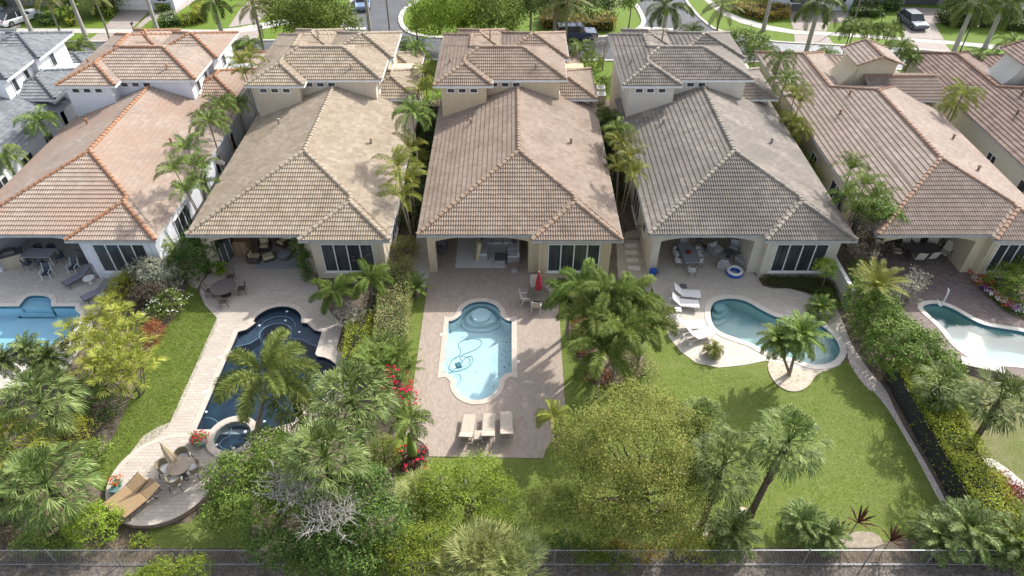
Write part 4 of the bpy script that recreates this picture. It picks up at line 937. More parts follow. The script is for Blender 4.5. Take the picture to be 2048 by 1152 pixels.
P5, px5, py5 = water_pool('free form pool of glittering mint water at the right edge', POOL5, PL5, W5, M_COPEW)
P1, px1, py1 = water_pool('blue rectangular pool with a rounded step bay at the left edge', POOL1, PL1, W1, M_COPEW, cw=.28,
   steps=[(GP([(44, 612), (60, 594), (78, 593), (97, 597), (102, 606), (101, 614), (46, 614)], -.15), -.28), (GP([(42, 613.5), (101, 613.5), (104, 622), (36, 622)], -.3), -.6), (GP([(36, 621.5), (104, 621.5), (106, 628), (30, 628)], -.5), -.9)])
# spa of the dark pool
sx, sy = -14.75, 22.0; spa = empty('round_spa', (sx, sy, 0)); tag(spa, 'round raised spa with stone rim at the corner of the dark pool', 'spa')
m = MB(); m.prism(circle(0, 0, 1.3, 36), 0.0, .40, [circle(0, 0, .98, 36)]); m.build('wall', M_P2, spa)
m = MB(); m.prism(circle(0, 0, 1.34, 40), .40, .47, [circle(0, 0, .95, 40)]); m.build('coping', M_COPE, spa)
m = MB(); m.sheet(circle(0, 0, .97, 36), .05); m.build('basin', PL2, spa); m = MB(); m.sheet(circle(0, 0, .97, 36), .36); m.build('water', W2, spa)
m = MB(); m.tube([(.75 * math.cos(R(a)) * (1 if a < 250 else 1), .7 * math.sin(R(a)), .2) for a in range(-150, 60, 12)] + [(-.2, .1, .2), (-.35, .45, .2), (-.2, .8, .2)][:0], .02, 5); m.tube([(-.65, -.35, .2), (-.55, 0, .2), (-.3, .15, .2), (-.25, .45, .2), (-.35, .7, .2)], .02, 5); m.build('bench_edge', EDGE, spa)
for q in ((.55, .35), (.25, -.7), (-.7, -.5)): l_ = MB(); l_.lathe([(.07, 0), (.09, .02), (.05, .04)], (q[0], q[1], .34), 8); l_.build('spa_light', MATS['lamp_white'], spa)
# raised round terrace with brick riser and pale border
m = MB(); m.prism(circle(0, 0, 2.62, 56), .04, .36); te = m.build('round_terrace', pavers('terrace_riser', (.36, .27, .21), (.27, .2, .15), (.16, .13, .1), .25, .08, 0)); te.location = (TC[0], TC[1], 0); tag(te, 'raised round paver terrace with brick riser below the dark pool', 'terrace')
m = MB(); m.prism(circle(0, 0, 2.42, 56), .36, .385); m.build('paving', M_P2, te)
m = MB(); m.prism(circle(0, 0, 2.66, 56), .36, .395, [circle(0, 0, 2.4, 56)]); m.build('border', M_COPE, te)
# --- street
flat('road', [(-110, 72.3), (-60, 72.3), (-20, 72.2), (12, 71.8), (24, 71.2)] + GP([(1560, 122), (1690, 135), (1800, 140), (1920, 146), (2048, 153), (2400, 200), (2500, 140), (2200, 128), (2048, 118), (1891, 103), (1686, 91), (1586, 86), (1535, 82), (1490, 74), (1434, 62), (1409, 45), (1386, 22), (1371, 0), (1350, -40), (1262, -40), (1266, 0), (1276, 17), (1288, 40), (1284, 55), (1261, 66), (1231, 72), (1184, 75),
   (887, 75), (862, 75), (829, 70), (809, 60), (799, 40), (807, 20), (827, 7), (840, 0), (880, -40), (720, -40), (704, 0), (690, 40), (680, 65), (640, 79), (549, 82), (430, 81), (205, 84), (0, 84)]) + [(-110, 77)], .016, M_ASPH, holes=False)
flat('road', GP([(1545, 84.5), (1586, 88), (1686, 93), (1891, 105), (2048, 120), (2200, 131), (2450, 150), (2380, 195), (2048, 151), (1920, 144), (1800, 138), (1690, 133), (1560, 120)]), .021, M_ASPHL, holes=False)
def kerb(pts, w=.35, h=.12, name='kerb'):
    m = MB(); n = len(pts)
    for i in range(n - 1):
        a, b = Vector((*pts[i], 0)), Vector((*pts[i + 1], 0)); m.obox(((a.x + b.x) / 2, (a.y + b.y) / 2, h / 2 - .01 + .001 * (i % 2)), ((b - a).length + .05, w, h), math.atan2(b.y - a.y, b.x - a.x))
    return tag(m.build(name, M_CONC), kind='structure')
kerb([(-110, 72.2), (-20, 72.1), (12, 71.7), (24, 71.1)] + GP([(1560, 122), (1690, 135), (1920, 146), (2048, 153), (2300, 185)]))
kerb(smooth(GP([(880, -40), (840, 0), (827, 7), (807, 20), (799, 40), (809, 60), (829, 70), (862, 75), (887, 75.5), (1184, 75.5), (1231, 72), (1261, 66), (1284, 55), (1288, 40), (1276, 17), (1266, 0), (1262, -40)]), 1, False), .55)
kerb(smooth(GP([(1350, -40), (1371, 0), (1386, 22), (1409, 45), (1434, 62), (1490, 74), (1543, 84), (1586, 86.5), (1686, 91.5), (1891, 103.5), (2048, 118.5), (2300, 138)]), 1, False))
kerb(smooth(GP([(720, -40), (704, 0), (690, 40), (680, 65), (640, 79), (549, 82), (430, 81), (205, 84), (0, 84), (-200, 84)]), 1, False))
multi('road_marking', [GP([(690, 55), (732, 55), (732, 59), (690, 59)]), GP([(1286, 54), (1346, 57), (1346, 60.5), (1284, 57.5)])], .024, surf('road_paint', (.75, .75, .73), rough=.6))
def band(up, lo, name, z=.03, mat=M_CONC): return flat(name, GP(up) + list(reversed(GP(lo))), z, mat, holes=False)
band([(-200, 55), (0, 57), (255, 58), (430, 60), (480, 55), (512, 48), (557, 41), (600, 33)], [(-200, 64), (0, 66), (260, 67), (440, 68), (490, 66), (520, 60), (560, 51), (605, 42)], 'sidewalk')
band([(1395, -30), (1420, 0), (1449, 22), (1487, 37), (1536, 51), (1586, 60), (1686, 66), (1786, 74), (1911, 83), (1998, 91), (2048, 98), (2300, 118)], [(1380, -30), (1408, 0), (1440, 28), (1480, 46), (1530, 60), (1586, 68), (1686, 73), (1786, 80), (1911, 90), (1998, 100), (2048, 107), (2300, 128)], 'sidewalk')
multi('driveway', [GP([(240, 20), (302, 20), (264, 57.5), (207, 57.5)]), GP([(196, 67.5), (263, 67.5), (256, 83), (174, 83)]), GP([(272, 56), (285, 41), (305, 25), (335, 20), (362, 0), (392, 0), (352, 28), (300, 42), (282, 56)]),
   GP([(-40, 55), (-40, 20), (20, 14), (60, 20), (46, 38), (40, 56)]), GP([(457, 55), (480, 20), (500, 0), (549, 0), (541, 22), (512, 47)]), GP([(445, 69), (520, 61), (514, 81), (432, 80)]),
   GP([(1577, 22), (1640, 24), (1700, 24), (1698, 45), (1660, 46), (1652, 63), (1586, 59)]), GP([(1588, 69), (1655, 72), (1667, 89), (1590, 86)]), GP([(1800, 14), (1930, 20), (1925, 38), (1905, 45), (1868, 47), (1888, 80.5), (1808, 75)]), GP([(1817, 82.5), (1890, 88), (1902, 104), (1830, 98)]),
   GP([(1985, 28), (2070, 30), (2070, 45), (2000, 42)])], .034, M_DRV)
# ================================================================ PLANTING
# ---- between and in front of the houses
for args in [
 (825, 228, -7.0, 1.9, 'arching palm with broad green crown over the right eave of the beige house'),
 (1213, 240, 7.9, 1.9, 'green arching palm above the right eave of the cream yellow house'),
 (1235, 262, 8.0, 1.6, 'second arching palm right behind the first one beside the cream yellow house'),
 (440, 213, -22.2, 1.7, 'upper arching palm of the pair over the white house right eave'),
 (418, 246, -22.3, 1.8, 'lower arching palm of the pair over the white house right eave'),
 (472, 208, -22.0, 1.4, 'small dark arching palm behind the pair beside the orange edged roof'),
 (78, 243, -36.9, 1.9, 'arching palm over the slate roofed house eave'),
 (12, 318, -37.3, 1.7, 'arching palm at the left edge between the slate roof and the orange edged roof'),
 (1585, 245, 22.7, 1.5, 'arching palm with yellow green fronds right of the grey brown roof'),
 (1603, 262, 22.8, 1.3, 'lower yellow green palm right of the grey brown roof'),
 (1560, 120, 22.6, 1.7, 'arching palm at the back corner of the grey brown roof'),
 (1572, 160, 22.7, 1.7, 'arching palm in the middle of the strip beside the long pinkish roof'),
 (1925, 190, 36.4, 1.8, 'loose palm beside the wing of the long pinkish roofed house'),
 (1905, 215, 36.6, 1.3, 'smaller palm leaning below the loose palm beside the pinkish roofed house'),
]: palm('arch', args[4], args[0], args[1], X=args[2], size=args[3], r=.07, mat='areca' if args[0] in (1585, 1603, 1925, 1905) else None)
for px, py, z, s, lab in [
 (790, 96, 4.2, 1.8, 'left arching palm of the pair behind the beige house'), (830, 98, 4.0, 1.9, 'right arching palm of the pair behind the beige house'),
 (1160, 98, 4.2, 1.8, 'arching palm in the front garden behind the cream yellow house'),
 (118, 102, 4.2, 1.9, 'arching palm between the slate roof and the orange edged tower'), (158, 96, 4.0, 1.9, 'second arching palm behind the orange edged roof'), (150, 118, 3.6, 1.6, 'low arching palm nearest the orange edged tower roof'),
 (470, 96, 4.0, 1.7, 'arching palm right of the orange edged tower roof'), (498, 92, 4.2, 1.6, 'arching palm between the orange edged tower and the beige tower'),
 (1708, 62, 4.4, 1.9, 'windblown palm behind the chimney tower, left of three'), (1740, 58, 4.4, 1.8, 'windblown palm behind the chimney tower, middle of three'), (1780, 62, 4.4, 1.8, 'windblown palm behind the chimney tower, right of three'),
 (1800, 98, 4.3, 1.9, 'arching palm right of the chimney tower roof'), (1820, 118, 3.8, 1.7, 'light green arching palm right below the chimney tower palm'), (1960, 118, 3.6, 1.7, 'arching palm on the verge above the dark reddish roof'),
 (2022, 92, 4.6, 1.9, 'twin trunked palm at the upper right edge of the street'), (1385, 62, 2.6, 1.6, 'low arching palm at the street corner behind the grey brown tower'),
 (1655, 110, 3.2, 1.5, 'small palm between the long pinkish roof and the chimney tower'), (1515, 95, 2.8, 1.4, 'small palm beside the big bush behind the grey brown tower')]:
    palm('arch', lab, px, py, z=z, size=s, r=.08)
clump_px('areca', 'clump of yellow green areca palms between the beige and the cream yellow roofs', [(818, 300, 0), (795, 335, .3), (840, 330, -.2), (815, 365, .1), (800, 395, .3), (835, 400, -.2)], X=-7.2, size=1.7)
clump_px('areca', 'clump of ragged areca palms between the cream yellow and the grey brown roofs', [(1240, 290, 0), (1262, 318, .2), (1235, 340, -.2), (1265, 352, .3)], X=8.0, size=1.65)
clump_px('areca', 'clump of areca palms leaning over the orange edged roof beside the satellite dish', [(378, 300, .2), (352, 345, .3), (388, 335, 0), (405, 372, -.1), (376, 385, .3), (408, 340, -.2)], X=-22.0, mat='palm', size=1.55)
clump_px('areca', 'clump of areca palms over the left eave of the long pinkish roof', [(1700, 340, .2), (1728, 372, 0), (1690, 395, -.1), (1745, 400, .2), (1712, 425, 0)], X=22.9, mat='palm', size=1.7)
clump_px('areca', 'thin yellowish areca palms beside the rear of the grey brown roof', [(1590, 190, 0), (1600, 205, .2)], X=22.7, size=1.5)
clump_px('areca', 'yellow tinged areca palms between the beige tower and the cream yellow tower', [(850, 150, 0), (866, 175, 0), (842, 185, 0)], X=-7.6, size=1.6)
clump_px('areca', 'pale dry areca palms right of the orange edged tower', [(480, 130, 0), (500, 120, 0), (492, 150, 0)], X=-21.8, size=1.5)
hedge('hedge', 'dark green hedge in the gap between the beige and the cream yellow houses', [(-8.1, 41), (-6.1, 41), (-6.1, 60), (-8.2, 60)], 1.6, 'dark', 120, .13)
hedge('hedge', 'green hedge between the orange edged and the beige houses', [(-22.8, 40), (-21.3, 40), (-21.3, 62), (-22.8, 62)], 1.5, 'dark', 110, .13)
hedge('hedge', 'bright green shrubs along the wall of the long pinkish roofed house', [(21.9, 44), (23.4, 44), (23.4, 66), (21.9, 66)], 2.6, 'lime', 110, .14)
hedge('hedge', 'low green hedge between the cream yellow and grey brown houses', [(7.2, 44), (8.8, 44), (8.8, 60), (7.2, 60)], 1.0, 'dark', 90, .13)
# ---- tall palms along the street
for b, h, l in [((67, 72), 12.5, 'first tall royal palm trunk from the left edge of the street'), ((174, 78), 12.5, 'tall royal palm rising left of the orange edged tower roof'), ((318, 69), 12.8, 'tall royal palm in front of the white garage door'),
                ((1526, 62), 14, 'thin tall royal palm trunk on the verge behind the big round bush')]: palm('royal', l, base=b, h=h, size=3.0, r=.24)
for px, py, z, s, l in [(425, 2, 6.4, 2.6, 'dark crowned royal palm right of the orange edged tower roof'), (1950, 6, 6.3, 3.2, 'royal palm leaning across the street at upper right, left of the far verge palm'), (2010, 8, 4.8, 3.0, 'royal palm on the far verge with its crown beside the upper right driveway'),
                (1640, 8, 6.2, 3.2, 'royal palm with large drooping crown left of the chimney tower'), (1335, 10, 6.2, 3.1, 'royal palm whose crown hangs over the side street stop line')]: palm('royal', l, px, py, z=z, size=s, r=.27)
palm('royal', 'royal palm rising above the beige tower roof beside the side street', base=(744, 92), h=13.5, size=2.8, r=.22)
for b, h, l, r in [((782, 88), 13.5, 'slim curved coconut palm left of the street lamp pole', .1), ((1061, 76), 13.5, 'coconut palm trunk on the planted island, leftmost of three', .13), ((1708, 44), 13, 'thin pale palm trunk beside the white facade', .1)]:
    palm('coco', l, base=b, h=h, size=2.7, r=r, bow=.35)
for px, py, z, s, l, r in [(1112, -8, 6.4, 2.6, 'coconut palm on the island side, middle of three by the blue car', .22), (1136, 3, 6.2, 2.8, 'coconut palm with spreading crown, rightmost of three beside the dark blue car', .15), (505, 14, 6.0, 2.3, 'coconut palm with open crown above the second driveway', .13),
                        (1445, 10, 4.8, 2.6, 'coconut palm with yellowing fronds at the right street corner', .12), (85, -10, 5.5, 2.4, 'feathery palm crown at the top left above the white car', .12), (185, -8, 5.0, 2.2, 'yellowing palm crown at the top left beside the second royal palm', .12)]:
    palm('coco', l, px, py, z=z, size=s, r=r, bow=.25)
palm('coco', 'dark slim leaning palm between the orange edged and beige towers', base=(528, 100), h=7.5, size=1.6, r=.1, bow=.3)
# ---- street trees, island planting
def W(px, py, z): x, y = G(px, py, z); return x, y
def tpx(name, label, lobes, foot, n, lm, **k):
    return tree(name, label, G(*foot), [(*W(a, b, z), z, rx, ry, rz) for a, b, z, rx, ry, rz in lobes], n, lm, **k)
tpx('shade_tree', 'large spreading shade tree beside the side street left of the beige tower', [(590, 45, 4.5, 2.6, 2.6, 2.0), (640, 30, 5.5, 2.8, 2.8, 2.2), (680, 50, 4.5, 2.2, 2.4, 1.9), (560, 20, 4.5, 2.4, 2.5, 1.8), (625, 62, 3.4, 2.2, 2.2, 1.6)], (615, 85), 15000, 'tree', size=.26, clump=.5, group='street shade trees')
tpx('shade_tree', 'left one of two feathery green trees on the planted island', [(868, 30, 4.3, 2.6, 2.6, 2.1), (905, 20, 5.2, 2.5, 2.5, 2.2), (850, 50, 3.0, 1.8, 1.8, 1.5), (900, 52, 2.8, 2.2, 2, 1.6)], (880, 66), 13000, 'lime', size=.24, clump=.5, group='street shade trees')
tpx('shade_tree', 'right one of two feathery green trees on the planted island', [(975, 28, 4.6, 2.8, 2.6, 2.3), (1015, 25, 4.2, 2.2, 2.2, 2.0), (950, 50, 3.0, 2.0, 2, 1.6), (1010, 52, 2.8, 1.8, 2, 1.5)], (980, 68), 13000, 'tree', size=.24, clump=.5, group='street shade trees')
tpx('shade_tree', 'dark tree at the top of the island behind the croton hedge', [(1090, 8, 5, 2.5, 2.5, 2), (1165, 5, 5, 3, 2.5, 2), (1200, 18, 4, 2.2, 2.2, 1.8), (1060, 15, 3.5, 2, 2, 2)], (1150, 40), 10000, 'dark', size=.26, clump=.5, group='street shade trees')
tpx('small_tree', 'small round headed tree on the island lawn near the right side street', [(1257, 8, 3.4, 1.1, 1.1, .9)], (1257, 56), 1800, 'tree', size=.2, r=.07)
tpx('shade_tree', 'tree mass behind the left street gardens', [(110, 2, 1.8, 2.4, 1.6, 1.4), (165, 2, 1.8, 2.4, 1.6, 1.4), (215, 2, 1.6, 1.6, 1.4, 1.4)], (140, 12), 6000, 'dark', size=.28, clump=.5, group='street shade trees')
tpx('shade_tree', 'dark garden tree at the top right behind the royal palms', [(1925, 12, 1.8, 2, 1.6, 1.5), (2000, 14, 1.8, 2.4, 1.6, 1.6)], (1950, 24), 7000, 'dark', size=.28, clump=.5, group='street shade trees')
tpx('bare_tree', 'leafless pinkish tree beside the grey brown tower', [(1200, 95, 3.8, 1.5, 1.5, 1.5)], (1205, 140), 500, 'purple', size=.1, r=.08, twigs=60, bark=TWIG)
def h_px(label, pts, h, lm, dens=70, size=.2, name='hedge', **k): return hedge(name, label, GP(pts), h, lm, dens, size, **k)
h_px('croton hedge on the island left of the parked blue car', [(1080, 38), (1120, 34), (1130, 60), (1085, 58)], 1.4, 'croton')
h_px('long croton hedge on the island right of the parked blue car', [(1135, 52), (1225, 44), (1232, 62), (1140, 66)], 1.4, 'croton')
h_px('dark hedge under the far white facade', [(1702, 14), (1763, 16), (1758, 36), (1700, 34)], 1.0, 'dark')
h_px('dark clipped hedge beside the grey car driveway', [(1768, 2), (1800, 4), (1796, 24), (1768, 24)], 1.2, 'dark')
h_px('yellow green hedge above the right sidewalk', [(1455, 18), (1575, 18), (1577, 38), (1530, 44), (1480, 30)], 1.0, 'croton')
h_px('flowering hedge left of the white garage', [(188, 20), (235, 18), (228, 38), (190, 34)], 1.1, 'lime', flower='flower_w', nf=60)
h_px('flowering hedge right of the white garage', [(312, 18), (350, 8), (352, 18), (318, 28)], .9, 'lime', flower='flower_w', nf=50)
h_px('dark shrub bed with white flowers on the first front lawn', [(322, 42), (350, 34), (362, 52), (325, 56)], .9, 'dark', flower='flower_w', nf=70)
h_px('golden shrubs on the first front lawn', [(362, 40), (388, 36), (390, 50), (366, 54)], .9, 'yellow')
h_px('tall golden shrub under the dark crowned palm', [(390, 26), (412, 24), (415, 46), (394, 48)], 1.5, 'yellow')
h_px('low shrubs on the lawn beside the white car', [(75, 42), (112, 36), (118, 50), (80, 54)], .8, 'dark')
h_px('round golden shrub by the second royal palm', [(136, 40), (156, 38), (156, 52), (138, 54)], .8, 'yellow')
h_px('clipped ring hedge on the right front lawn', [(1870, 32), (1900, 28), (1960, 40), (1985, 56), (1900, 56), (1878, 46)], .9, 'dark')
h_px('shrub at the right edge of the street garden', [(2000, 40), (2060, 44), (2060, 66), (2010, 62)], 1.2, 'dark')
h_px('round topiary shrubs beside the windblown palms', [(1682, 52), (1700, 50), (1712, 58), (1690, 66)], 1.1, 'dark')
h_px('dark shrubs at the left edge of the street', [(-30, 10), (12, 12), (12, 30), (-30, 30)], 1.4, 'dark')
shrub('bush', 'big rounded bush behind the grey brown tower at the street', [(1478, 88, 1.6, 2.2, 1.8, 1.7), (1515, 95, 1.4, 1.6, 1.6, 1.5), (1450, 92, 1.2, 1.4, 1.4, 1.2)], 'gloss', 5500, .2, clump=.25)
shrub('bush', 'lime green bush in the front garden behind the cream yellow house', [(1183, 122, .8, 1.4, 1.6, 1)], 'lime', 1500, .18)
shrub('bush', 'round bush behind the beige tower palms', [(842, 118, .8, 1.5, 1.4, 1)], 'lime', 1200, .18)
shrub('bush', 'bush beside the air conditioner of the grey brown house', [(1202, 168, .6, .9, .9, .8)], 'tree', 900, .15)
h_px('low hedge at the front corner of the dark reddish roof', [(1990, 138), (2048, 138), (2048, 150), (1990, 152)], .8, 'lime')
# ---- back gardens, left to right
def fp(label, px, py, z, s, base=None, kind='sabal', r=.19, mat=None): return palm(kind, label, px, py, z=z, size=s * .9, base=base, r=r, mat=mat)
fp('fan palm with wide shaggy crown at the left edge, upper one', 80, 805, 3.8, 2.15)
fp('fan palm with grey green crown at the left edge above the fence', 92, 965, 3.4, 2.3)
fp('fan palm partly cut off by the left edge, darker', 12, 892, 3.0, 2.2, mat='lady')
fp('fan palm half outside the left edge near the fence', -25, 960, 3.0, 2.3)
shrub('bush', 'bright lime round bush between the two left fan palms', [(146, 862, 1.0, 1.15, 1.0, 1.1)], 'yellow', 4200, .085, clump=.1)
shrub('bush', 'dark green bush left of the curved lawn', [(198, 805, 1.0, 1.2, 1.3, 1.2), (165, 790, 1.0, 1.0, 1.0, 1.0)], 'dark', 4800, .11)
shrub('bush', 'low fern like shrub at the lower edge of the left lawn', [(190, 905, .5, .7, .9, .6)], 'gloss', 1500, .11)
shrub('bush', 'bright green bush below the brown loungers by the fence', [(182, 1048, 1.0, 1.35, 1.1, 1.15)], 'lime', 6000, .09, clump=.1)
shrub('bush', 'dark undergrowth at the lower left corner by the fence', [(30, 1030, .5, 1.6, .9, .6), (100, 1075, .3, 1.4, .6, .4)], 'dark', 3000, .1)
shrub('bush', 'small green plant in the mulch below the round terrace', [(280, 1082, .2, .5, .35, .3)], 'lime', 500, .09)
clump_px('lady', 'dense clump of yellow green lady palms right of the blue pool, upper half', [(215, 625, 2.3), (245, 640, 2.5), (190, 655, 2.4), (265, 668, 2.4), (225, 668, 2.8), (178, 690, 2.2), (205, 700, 2.6), (150, 672, 1.8)], size=1.25)
clump_px('lady', 'dense clump of yellow green lady palms above the left lawn, lower half', [(240, 705, 2.6), (275, 700, 2.3), (215, 735, 2.6), (255, 740, 2.5), (285, 735, 2.0), (190, 745, 2.3), (270, 762, 1.7), (225, 765, 2.0)], size=1.3)
clump_px('pygmy', 'pair of small date palms at the lower end of the blue pool', [(55, 700, 2.6), (100, 715, 2.2), (5, 725, 2.4)], size=1.15, r=.08, mat='sabal')
palm('pygmy', 'small date palm leaning over the left deck corner', 85, 742, z=1.8, size=1.0, r=.08, mat='sabal')
shrub('bush', 'golden bush under the small date palms', [(112, 755, .5, .8, .6, .6)], 'yellow', 1500, .09)
shrub('bush', 'purplish leaved bush at the corner of the blue pool', [(142, 690, .7, .7, .6, .7)], 'purple', 900, .13)
shrub('hedge', 'yellow green clipped hedge beside the leaning lounger', [(242, 572, .8, .75, 1.3, .85), (258, 560, .8, .6, .9, .8), (226, 598, .7, .7, .8, .7)], 'yellow', 5500, .08, cat='hedge')
shrub('bush', 'silvery green bush in front of the white house window', [(300, 545, 1.3, 1.5, 1.2, 1.1), (330, 560, 1.0, 1.2, 1.0, 1.0)], 'silver', 4200, .12, twigs=16)
shrub('bush', 'dark purple green bush between silver bush and white flowers', [(310, 592, .9, 1.6, 1.0, 1.0), (285, 600, .8, .8, .8, .9)], 'purple', 4200, .11)
shrub('flowering_bush', 'bush sprinkled with white flowers beside the shaded lawn', [(340, 605, .7, 1.2, 1.1, .9), (318, 622, .6, .9, .8, .8)], 'gloss', 3800, .1, flower='flower_w', nf=300, fs=.07)
shrub('bush', 'orange red leaved bush above the curved lawn', [(305, 668, .6, .55, 1.0, .8)], 'rust', 2200, .09)
shrub('bush', 'bright green bush at the corner of the white house', [(322, 500, 1.6, 1.0, .9, 1.1)], 'lime', 2600, .11)
shrub('bush', 'tall dark leafy bush at the left column of the beige house', [(395, 505, 1.6, 1.5, 1.3, 1.7), (375, 530, 1.1, 1.4, 1.1, 1.3), (410, 480, 2.0, 1.1, 1, 1.4)], 'dark', 8500, .13)
shrub('climbing_vine', 'leafy vine climbing the pillar of the beige house porch', [(600, 500, 2.0, .55, .4, 1.3), (607, 525, 1.2, .5, .4, 1.0), (592, 478, 2.8, .5, .5, .6), (615, 550, .6, .45, .4, .6)], 'dark', 3000, .11, cat='vine')
shrub('leafy_plant', 'broad leaved plant by the left column of the beige porch', [(440, 535, .5, .3, .3, .5)], 'lime', 160, .35, aspect=.35)
palm('foxtail', 'feathery palm in front of the beige house window, left', 668, 585, z=1.9, size=1.75, r=.1, mat='palm')
palm('foxtail', 'feathery palm at the right corner of the beige house', 738, 560, z=2.0, size=1.8, r=.1, mat='palm')
shrub('bare_shrub', 'leafless grey shrub against the beige house window', [(722, 512, 1.7, .9, .5, 1.0)], 'purple', 200, .07, twigs=60)
shrub('bare_shrub', 'leafless grey shrub beside the arched end of the dark pool', [(700, 630, .9, 1.3, 1.0, .9)], 'silver', 700, .09, twigs=80)
shrub('bush', 'round variegated bush in the gap beside the cream yellow house', [(812, 498, .9, 1.0, 1.1, .95)], 'varie', 3200, .09)
hedge('hedge', 'long variegated hedge left of the grass strip', GP([(775, 552), (826, 545), (822, 610), (815, 700), (805, 722), (752, 722), (760, 640)]), 1.5, 'varie', 420, .085, wob=.08)
hedge('hedge', 'yellow green hedge right of the dark pool', GP([(700, 655), (745, 640), (738, 700), (730, 735), (690, 735), (694, 700)]), 1.0, 'yellow', 420, .085)
palm('cycad', 'cycad at the right side of the variegated hedge', 832, 575, z=.8, size=1.2, r=.15)
palm_clump('cycad', 'group of cycad like palms below the variegated hedge', [(*G(762, 705, .9), .9, 1.5), (*G(800, 712, 1.0), 1.0, 1.4), (*G(745, 730, 1.0), 1.0, 1.5), (*G(780, 742, .9), .9, 1.4), (*G(815, 740, .7), .7, 1.1)], .15)
shrub('bougainvillea', 'crimson flowering bougainvillea left of the pale pool deck', [(790, 768, .9, 1.0, 1.0, .9), (812, 800, .8, .6, .7, .7), (775, 750, .7, .6, .6, .6)], 'gloss', 3000, .1, flower='flower_r', nf=420, fs=.13)
palm('foxtail', 'big foxtail palm leaning over the dark pool', 532, 755, z=4.2, size=3.0, base=(512, 872), r=.16)
fp('large fan palm right of the dark pool', 705, 800, 4.6, 2.35)
fp('large fan palm below the round spa with grey green crown', 650, 915, 5.0, 2.2)
fp('small dark fan palm behind the dark pool bulge', 590, 800, 2.6, 1.9)
tpx('sea_grape_tree', 'broad leafy tree right of the round terrace', [(470, 960, 2.6, 1.4, 1.3, 1.3), (560, 935, 2.8, 1.5, 1.3, 1.4), (500, 1020, 2.4, 1.6, 1.3, 1.2), (455, 1030, 2.0, 1.1, 1.1, 1.1), (600, 1000, 2.2, 1.3, 1.2, 1.2), (540, 890, 2.2, 1.1, .9, 1.0)], (530, 1020), 22000, 'gloss', size=.125, clump=.16, per=12)
tpx('leafy_tree', 'dark green leafy tree at the bottom left of centre', [(720, 980, 3.0, 1.5, 1.2, 1.4), (760, 1050, 2.8, 1.5, 1.2, 1.3), (690, 1060, 2.6, 1.4, 1.2, 1.2), (640, 1090, 2.2, 1.4, 1, 1.1), (700, 1130, 2.2, 1.6, .9, 1.1), (560, 1100, 1.8, 1.6, 1, 1.0)], (700, 1080), 20000, 'dark', size=.13, clump=.16, per=12)
tpx('bare_tree', 'leafless silvery branches in front of the fan palm below the spa', [(590, 975, 4.6, 1.9, 1.6, .7), (655, 1030, 4.3, 1.9, 1.5, .7)], (640, 1060), 300, 'silver', size=.07, r=.08, twigs=150, bark=TWIG)
shrub('bush', 'bright green bush left of the red flower ring', [(768, 905, 1.0, .9, .9, 1.1), (745, 925, .9, .8, .8, .9)], 'lime', 4000, .085)
BB = palm('arch', 'bottle palm with swollen green trunk in the corner flower bed', 822, 842, z=2.9, size=1.35, base=(826, 915), r=.1)
m = MB(); m.lathe([(.16, 0), (.26, .3), (.27, .7), (.2, 1.2), (.11, 1.7), (.1, 2.0)], (0, 0, .02), 12); [o for o in BB.children if o.name.startswith('trunk')][0].name = 'stem'; m.build('trunk', SHAFT, BB, True)
BB2 = palm('arch', 'yellowing palm at the right corner of the pale pool deck', 1108, 835, z=2.9, size=1.2, base=(1115, 900), r=.1, mat='areca')
shrub('flower_bed', 'ring of red flowers round the bottle palm', [(805, 905, .15, .5, .4, .28), (838, 905, .15, .5, .4, .28), (812, 930, .15, .5, .35, .25), (838, 928, .15, .45, .35, .25)], 'purple', 1300, .1, cat='flowers', flower='flower_r', nf=110, fs=.15)
tpx('lime_tree', 'bright green airy tree below the pale pool deck', [(880, 970, 2.6, 1.3, 1.2, 1.0), (950, 950, 2.9, 1.3, 1.1, 1.0), (1000, 990, 2.4, 1.0, 1.0, .9), (920, 1010, 2.4, 1.4, 1.1, .9), (860, 1020, 1.8, 1.0, .9, .8), (985, 1045, 2.0, 1.1, .9, .8)], (935, 1040), 17000, 'lime', size=.085, clump=.17, per=14, twigs=40)
tpx('lime_tree', 'second bright green tree beside the bottom fence', [(800, 1090, 2.4, 1.3, 1.0, .9), (860, 1085, 2.2, 1.1, 1, .9), (830, 1130, 2.0, 1.5, .9, .9), (1010, 1090, 1.6, 1.0, .8, .8), (760, 1120, 1.8, 1.0, .9, .9)], (830, 1125), 14000, 'lime', size=.09, clump=.17, per=14, twigs=20)
fp('pale fan palm in the middle of the bottom lawn', 845, 1000, 1.8, 1.6, kind='pale', r=.14)
palm_clump('pale', 'big pale yellow fan palm at the bottom centre', [(*G(965, 1120, 2.4), 2.4, 1.75), (*G(1030, 1135, 2.0), 2.0, 1.6), (*G(915, 1150, 1.8), 1.8, 1.5)], .14)
tpx('olive_tree', 'very large olive green tree at the bottom centre', [(1270, 900, 5.2, 2.6, 2.2, 1.6), (1190, 890, 4.4, 2.0, 1.8, 1.4), (1350, 880, 4.4, 2.1, 1.9, 1.5), (1220, 980, 4.2, 2.1, 1.7, 1.4), (1310, 990, 4.4, 2.1, 1.7, 1.4), (1370, 960, 3.8, 1.5, 1.5, 1.3), (1270, 820, 4.2, 2.2, 1.4, 1.2), (1170, 1030, 3.0, 1.5, 1.2, 1.1), (1260, 1050, 3.2, 1.8, 1.2, 1.2), (1340, 1060, 2.8, 1.5, 1.1, 1.1), (1100, 1010, 2.4, 1.2, 1.1, .9)],
    (1275, 1040), 90000, 'olive', size=.09, clump=.26, per=46, r=.2, nb=2, twigs=50)
shrub('croton_bush', 'orange and red croton by the bottom fence', [(1240, 1100, .5, .7, .4, .5), (1300, 1105, .5, .7, .4, .5), (1365, 1090, .5, .5, .4, .5)], 'croton', 1500, .13)
